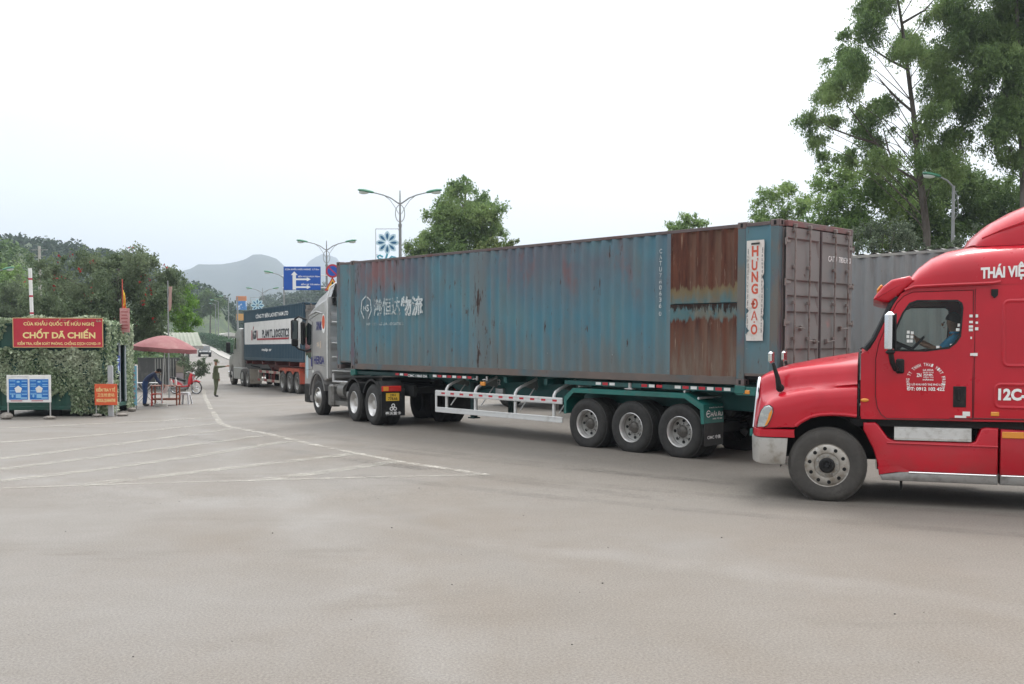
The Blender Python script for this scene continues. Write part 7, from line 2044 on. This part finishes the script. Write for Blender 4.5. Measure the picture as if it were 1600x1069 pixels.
E = [e for e in E if 'palmRf' not in e[0] + e[1] and 'palmLf' not in e[0] + e[1] and 'palmRt' not in e[0] + e[1] and 'palmLt' not in e[0] + e[1]]
fingers(J, E, 'wrR', 'palmR', (.8, 0, -.4), (0, 1, 0), 2, .3); fingers(J, E, 'wrL', 'palmL', (.8, 0, -.4), (0, -1, 0), 2, .3)
skin_body("body", J, E, [M_navyc, M_navyt, M_skin, M_shoe], mn)
face(mn, (.53, 0, 1.265), (.45, 0, -.9), (.9, 0, .45))
mb = MB(); mb.ell((.515, 0, 1.315), (.115, .093, .085), 14); mb.build("hair", M_hair, mn)

# driver of the red lorry (in the lorry's own frame; sits on the seat)
dv = thing("person", "driver in a blue shirt at the wheel of the red lorry", "person", (*RF(-1.72, -1.22 + .56), 1.82), (0, 0, R(RYAW)))
J = {'pelvis': ((0, 0, .06), (.14, .17), 1), 'waist': ((-.01, 0, .20), (.12, .155), 0), 'chest': ((.03, 0, .40), (.125, .175), 0), 'neck': ((.075, 0, .555), .056, 2), 'head': ((.115, 0, .655), (.085, .075), 2), 'top': ((.11, 0, .755), (.078, .072), 2),
     'shL': ((.06, .18, .48), .066, 0), 'elL': ((.24, .24, .31), .05, 0), 'fmL': ((.30, .23, .30), .042, 2), 'wrL': ((.50, .17, .385), .03, 2), 'palmL': ((.565, .15, .41), (.030, .02), 2),
     'shR': ((.06, -.18, .48), .066, 0), 'elR': ((.25, -.24, .30), .05, 0), 'fmR': ((.31, -.23, .31), .042, 2), 'wrR': ((.50, -.17, .43), .03, 2), 'palmR': ((.565, -.15, .46), (.030, .02), 2),
     'hipL': ((.05, .09, .03), .10, 1), 'knL': ((.44, .12, .06), .075, 1), 'anL': ((.62, .12, -.30), .055, 1), 'toL': ((.72, .12, -.36), .04, 3),
     'hipR': ((.05, -.09, .03), .10, 1), 'knR': ((.44, -.12, .06), .075, 1), 'anR': ((.66, -.12, -.30), .055, 1), 'toR': ((.76, -.12, -.36), .04, 3)}
E = [('pelvis', 'waist'), ('waist', 'chest'), ('chest', 'neck'), ('neck', 'head'), ('head', 'top'), ('pelvis', 'hipL'), ('hipL', 'knL'), ('knL', 'anL'), ('anL', 'toL'), ('pelvis', 'hipR'), ('hipR', 'knR'), ('knR', 'anR'), ('anR', 'toR')]
for q in 'LR': E += [('chest', 'sh' + q), ('sh' + q, 'el' + q), ('el' + q, 'fm' + q), ('fm' + q, 'wr' + q), ('wr' + q, 'palm' + q)]
fingers(J, E, 'wrL', 'palmL', (.35, 0, .9), (0, -1, 0), 2, -1.0, .07); fingers(J, E, 'wrR', 'palmR', (.35, 0, .9), (0, 1, 0), 2, 1.0, .07)
skin_body("body", J, E, [M_bshirt, M_navyt, M_skin, M_shoe], dv)
face(dv, (.13, 0, .665), (1, 0, 0))
mb = MB()
def hairf(u, v):
    a = 2 * PI * u; b = PI * (.5 - v * (.46 + .20 * (1 - math.cos(a)) / 2))
    return (.095 + .104 * math.cos(b) * math.cos(a) - .004, .092 * math.cos(b) * math.sin(a), .71 + .118 * math.sin(b))
mb.grid(hairf, 22, 9, cu=True); mb.build("hair", M_hair, dv)
mb = MB(); mb.lathe([(.066, .0), (.074, .02), (.066, .035)], (.07, 0, .52), 'z', 16); mb.build("collar", M_bshirt, dv)
# ------------------------------------------------------------------ vegetation
M_bark = mat("bark", (.075, .06, .05), .9, var=[(3, (.13, .115, .10), .45, .65, (1, 1, .3))], bump=.5, bscale=12)
M_barkp = mat("pale_bark", (.16, .14, .13), .9, var=[(3, (.07, .06, .05), .5, .65, (1, 1, .3))], bump=.3, bscale=12)
L_acacia = leafmat("acacia_leaf", (0.209, 0.307, 0.108), (0.098, 0.169, 0.061), (0.250, 0.339, 0.123), .42)
L_gum = leafmat("dark_leaf", (0.181, 0.270, 0.097), (0.083, 0.144, 0.057), (0.209, 0.295, 0.103), .42)
L_mid = leafmat("mid_leaf", (0.222, 0.339, 0.108), (0.104, 0.176, 0.061), (0.265, 0.364, 0.123), .42)
L_dark = leafmat("deep_leaf", (0.118, 0.188, 0.061), (0.056, 0.100, 0.037), (0.152, 0.226, 0.072), .34)
L_grey = leafmat("greygreen_leaf", (.20, .24, .16), (.06, .095, .05), None)
L_yel = leafmat("yellowgreen_leaf", (.16, .20, .055), (.07, .11, .03), None)
L_olive = leafmat("olive_leaf", (.175, .225, .125), (.075, .115, .058), (.205, .25, .145), .4)
L_bright = leafmat("bright_leaf", (.20, .34, .06), (.08, .18, .03), None, .4)
L_red = leafmat("red_blossom", (.38, .03, .025), (.25, .015, .02), None)
L_hedge = leafmat("hedge_leaf", (.07, .14, .06), (.03, .07, .032), None, .2)

def tree(name, label, y, clist, trunk, limbs, lm, bark, dens, size, seed, group=None, cat="tree", depth=1.0, r0=.22, spread=1.0, droop=.3, aspect=.45, per=None, core=True):
    """clist: (x, z, r) clumps in the tree's own plane at distance y; each gets its own depth"""
    r = np.random.default_rng(seed)
    bx = trunk[0][0]; zb = min(G(bx, y) - .1, trunk[0][1])
    t = thing(name, label, cat, (bx, y, zb), (0, 0, 0), group)
    xs = [c[0] for c in clist]; half = (max(xs) - min(xs)) / 2 + .5; mx = (max(xs) + min(xs)) / 2
    cs, rs = [], []
    dep = {}
    for k, (x, z, q) in enumerate(clist):
        w_ = math.sqrt(max(.05, 1 - ((x - mx) / half) ** 2))
        dy = r.uniform(-1, 1) * half * w_ * .75 * depth
        dep[k] = dy
        n = 8 + int(q * 7)
        for _ in range(n):       # sub-clumps give an uneven outline with gaps
            d = r.normal(size=3); d /= np.linalg.norm(d); k_ = r.uniform(.15, 1.15)
            s = q * r.uniform(.24, .5)
            cs.append((x - bx + d[0] * q * k_ * spread, dy + d[1] * q * k_ * 1.4, z - zb + d[2] * q * k_ * .85)); rs.append((s, s, s * .65))
    tot = sum(q[0] * q[1] for q in rs) * dens * 4.8
    P = strands(cs, rs, tot, seed, 1.3 * float(np.mean([q[0] for q in rs])), droop, size * .22)
    leaf_mesh("crown", P, size * .62, lm, t, aspect, droop, seed)
    mb = MB()
    pts = [(x - bx, 0, z - zb) for x, z in trunk]
    n = len(pts)
    mb.tube([(pts[0][0], 0, 0)] + pts[1:], [max(.02, r0 * (1 - .85 * i / (n - 1))) for i in range(n)], 9)
    for l in limbs:
        m = len(l); e = r.uniform(-.9, .9)
        mb.tube([(x - bx, e * i / (m - 1), z - zb) for i, (x, z) in enumerate(l)], [max(.016, r0 * .36 * (1 - .8 * i / (m - 1))) for i in range(m)], 6)
    # twigs from the nearest trunk point to every clump
    for k, (x, z, q) in enumerate(clist):
        c = Vector((x - bx, dep[k], z - zb))
        best = None
        for p, p2 in zip(pts, pts[1:]):
            for f in (0, .25, .5, .75):
                b_ = Vector(p).lerp(Vector(p2), f); e_ = abs(b_.z - (c.z - .8 * math.hypot(c.x - b_.x, c.y)))
                if best is None or e_ < best[0]: best = (e_, b_)
        b = best[1]
        mid = b.lerp(c, .5) + Vector((0, 0, .10 * (c - b).length))
        mb.tube([tuple(b), tuple(mid), tuple(c)], [max(.016, r0 * .14), max(.012, r0 * .09), .008], 5)
    mb.build("trunk", bark, t)
    return t

tree("acacia_tree", "tall open crowned tree with a leaning limb behind the single arm lamp", 42, ACACIA, ACACIA_T, ACACIA_L, L_acacia, M_bark, 700, .20, 3, None, r0=.17, droop=.9, aspect=.36, spread=1.0)
tree("broadleaf_tree", "tall dense dark tree rising above the red cab's roof", 40, GUM, GUM_T, [], L_gum, M_barkp, 800, .20, 5, None, r0=.19, droop=.9, aspect=.38)
tree("broadleaf_tree", "rounded mid green tree rising above the blue container's rear doors", 46, MIDC, [(15.8, .4), (15.9, 5), (16.0, 8.5)], [], L_mid, M_bark, 420, .22, 7, None, r0=.18)
tree("broadleaf_tree", "pale green feathery tree above the torn red lettered banner", 52, MIDD, [(14.2, .4), (14.2, 5), (14.3, 9)], [], L_mid, M_barkp, 400, .20, 9, None, r0=.15)
for k, (a, b, tx, lb) in enumerate(((0, 20.1, 18.9, "low dark tree under the single arm lamp's head"), (20.1, 22.4, 21.4, "low dark tree right behind the single arm lamp's post"), (22.4, 40, 24.2, "low dark tree showing between the lamp post and the red cab's roof"))):
    tree("broadleaf_tree", lb, 47 + k * .8, [c for c in DARK if a <= c[0] < b], [(tx, .4), (tx, 4), (tx + .2, 8)], [], L_dark, M_bark, 330, .26, 11 + 40 * k, None, r0=.16, depth=.8)
for k, (a, b, tx, lb) in enumerate(((0, 13.55, 13.1, "grey green shrub above the grey container, nearest the blue container's doors"), (13.55, 14.8, 14.2, "grey green shrub above the grey container, at the foot of the tall trunk"), (14.8, 30, 15.9, "small leafy shrub above the grey container beside the red cab's roof"))):
    tree("shrub", lb, 35.5 + .4 * k, [c for c in SHRUB if a <= c[0] < b], [(tx, .4), (tx, 2), (tx, 4)], [], L_grey, M_bark, 620, .13, 13 + 40 * k, None, "shrub", .6, .05, aspect=.6)
tree("broadleaf_tree", "small isolated tree top showing over the blue container's rust patch", 55, SMALL, [(9.7, .4), (9.7, 5), (9.7, 8.5)], [], L_mid, M_bark, 520, .20, 15, None, r0=.12)
tree("broadleaf_tree", "big cone shaped tree behind the twin lamp and blue container", 62, CENTER, CENTER_T, [], L_acacia, M_bark, 360, .26, 17, None, r0=.22, depth=.9, droop=.6)
tree("shrub", "yellow green shrub peeping over the container in front of the cone shaped tree", 56, YELLOW, [(-.9, .4), (-.9, 4), (-.9, 7.2)], [], L_yel, M_bark, 620, .18, 19, None, "shrub", .5, .05, aspect=.6)
ft = tree("flowering_tree", "wide olive tree flecked with red blossom behind the checkpoint cabin", 52, FLOWER, FLOWER_T, [], L_olive, M_bark, 400, .20, 23, None, r0=.25, depth=.8, aspect=.5)
r_ = np.random.default_rng(8)
bp = [(c[0] + r_.normal(0, c[2] * .45) - FLOWER_T[0][0], -r_.uniform(.5, 3.0), c[1] + r_.normal(0, c[2] * .4) - min(0 - .1, FLOWER_T[0][1])) for c in FLOWER[:16] if c[2] > .7 for _ in range(2)]
bp = [tuple(np.array(p) + r_.normal(0, .10, 3)) for p in bp if p[2] > 2.5 for _ in range(4)]
leaf_mesh("blossom", bp, .12, L_red, ft, .8, 0, 4)
tree("broadleaf_tree", "fresh bright green tree between the flowering tree and the road", 63, BRIGHT, [(-20.9, 0), (-20.9, 3), (-20.9, 5)], [], L_bright, M_bark, 330, .24, 27, None, r0=.14)
tree("shrub", "leafy bush at the road edge beside the red motorbike", 47.5, BUSH, [(-15.3, 0), (-15.3, .7), (-15.3, 1.2)], [], L_grey, M_bark, 700, .13, 29, None, "shrub", .8, .03, aspect=.65)
for k, (cl, lb, lm) in enumerate(zip(LEFTN, ("green tree at the foot of the wooded hill, highest of three", "olive tree between the barrier arm and the flowering tree", "green bushy tree just behind the red lettered board, lowest of three"), (L_mid, L_olive, L_bright))):
    tree("broadleaf_tree", lb, 80 - 3 * k, cl, [(cl[0][0], 0), (cl[0][0], 2.5), (cl[0][0], 5)], [], lm if k != 2 else L_mid, M_bark, 150, .36, 31 + k, None, r0=.15)

# woods clothing the left hill, far woods and the pine that stands out of them
r_ = np.random.default_rng(77)
def hillz(x, y, prof, y0, depth):
    u = x * y0 / y
    h = prof[0][1] if u < prof[0][0] else prof[-1][1]
    for (a, ha), (b, hb) in zip(prof, prof[1:]):
        if a <= u <= b: h = ha + (hb - ha) * sst((u - a) / (b - a))
    v = (y - (y0 - depth / 2)) / depth
    return -1 + (h * sst(min(1, max(0, v * 2))) if v < .5 else h * (1 - .5 * sst((v - .5) * 2)))
HP = [(-260, 30), (-125, 30), (-90, 20), (-84, 18.5), (-79, 15), (-70, 10), (-58, 4), (-45, 0)]
cs, rs = [], []
for _ in range(520):
    y = r_.uniform(104, 176); x = r_.uniform(-104, -57) * y / 165
    q = r_.uniform(1.0, 2.6); cs.append((x, y, hillz(x, y, HP, 165, 130) + q * .3)); rs.append((q, q, q * .8))
P = clumps(cs, rs, 26, 5, .4)
o = leaf_mesh("hill_woods", P, .75, leafmat("hill_leaf", (.11, .18, .06), (.045, .09, .03), (.15, .21, .08)), None, .6, 0, 6); o["kind"] = "stuff"
HP2 = [(-420, 60), (-200, 44), (-172, 38), (-160, 37), (-140, 33), (-110, 22), (-85, 8), (-60, 0)]
cs, rs = [], []
for _ in range(240):
    y = r_.uniform(300, 352); x = r_.uniform(-190, -85) * y / 350
    q = r_.uniform(2, 4.5); cs.append((x, y, hillz(x, y, HP2, 350, 240) + q * .2)); rs.append((q, q, q))
P = clumps(cs, rs, 8, 6, .4)
o = leaf_mesh("far_hill_woods", P, 1.5, leafmat("far_hill_leaf", (.04, .075, .03), (.02, .045, .018)), None, .6, 0, 7); o["kind"] = "stuff"
cs, rs = [], []
for _ in range(200):
    y = r_.uniform(380, 620); u = r_.uniform(296, 570); x = (u - 800) / 1550 * y
    ty = np.interp(u, [296, 340, 400, 440, 500, 570], [500, 484, 474, 458, 446, 440]) + r_.uniform(-5, 14) + (620 - y) * .05
    zt = 2.14 + (544 - ty) / 1550 * y; zb = G(x, min(y, 420))
    for f in (1, .7, .4, .12):
        q = r_.uniform(2.5, 5); cs.append((x + r_.normal(0, 2.5), y + r_.normal(0, 2), zb + (zt - zb) * f - q * .5)); rs.append((q, q, q * .8))
P = clumps(cs, rs, 7, 8, .4)
o = leaf_mesh("far_woods", P, 1.3, leafmat("far_leaf", (.04, .075, .03), (.02, .045, .018)), None, .6, 0, 9); o["kind"] = "stuff"
PX = -79.0
tree("pine_tree", "lone flat topped pine standing out of the hazy far woods", 260, [(PX, 15.2, 2.4), (PX - 2.2, 14.2, 1.6), (PX + 2.4, 14.4, 1.7), (PX - 1.2, 11.8, 1.5), (PX + 1.6, 11.2, 1.4), (PX + .3, 12.9, 1.5), (PX - 2.5, 11.0, 1.0)], [(PX, 3), (PX, 8), (PX + .2, 14.5)], [], L_dark, M_bark, 60, .6, 35, None, r0=.3)
# clipped hedge along the far pavement
A_, B_, C_ = strip_pts(lambda h: h + 1.8, 0), strip_pts(lambda h: h + 2.2, 0), strip_pts(lambda h: h + 3.6, 0)
sel = [i for i, p in enumerate(A_) if 84 < p[1] < 330]
ht = lambda y: 2.1 + .5 * sst((y - 150) / 120)
hd = thing("hedge", "long clipped green hedge along the far pavement", "hedge", (A_[sel[0]][0], A_[sel[0]][1], 0))
ox, oy = A_[sel[0]][0], A_[sel[0]][1]
mb = MB()
mb.loft([[(A_[i][0] - ox, A_[i][1] - oy, G(*A_[i][:2])), (B_[i][0] - ox, B_[i][1] - oy, G(*B_[i][:2]) + ht(B_[i][1]) - .15), (C_[i][0] - ox, C_[i][1] - oy, G(*C_[i][:2]) + ht(B_[i][1]) - .15), (C_[i][0] - ox, C_[i][1] - oy, G(*C_[i][:2]))] for i in sel])
mb.build("core", M_wood, hd)
P = []
for _ in range(15000):
    f = r_.uniform(0, 1) ** 1.3 * (len(sel) - 1.001); i = sel[int(f)]; g = f - int(f)
    a = np.array(A_[i]) * (1 - g) + np.array(A_[i + 1]) * g; c = np.array(C_[i]) * (1 - g) + np.array(C_[i + 1]) * g
    h = ht(a[1])
    if r_.uniform() < .7: p = a + (c - a) * r_.uniform(0, .14); z = r_.uniform(0, h) 
    else: p = a + (c - a) * r_.uniform(0, 1); z = h
    z += .22 * math.sin(a[1] * 1.7) * (z / h) + r_.normal(0, .08)
    P.append((p[0] - ox, p[1] - oy, G(a[0], a[1]) + z))
leaf_mesh("foliage", P, .34, L_hedge, hd, .6, 0, 10)

# the air itself: pale haze from the camera to the far mountains
hz = MB(); hz.box((-260, 1950, 172), (5600, 4140, 360))
t = bpy.data.materials.new("haze_air"); t.use_nodes = True
n = t.node_tree.nodes; l = t.node_tree.links
n.remove(n["Principled BSDF"])
pv = n.new("ShaderNodeVolumePrincipled"); pv.inputs["Density"].default_value = HAZE; pv.inputs["Color"].default_value = (.76, .87, 1.0, 1); pv.inputs["Anisotropy"].default_value = .45
l.new(pv.outputs[0], n["Material Output"].inputs["Volume"])
o = hz.build("haze", t); o["kind"] = "stuff"
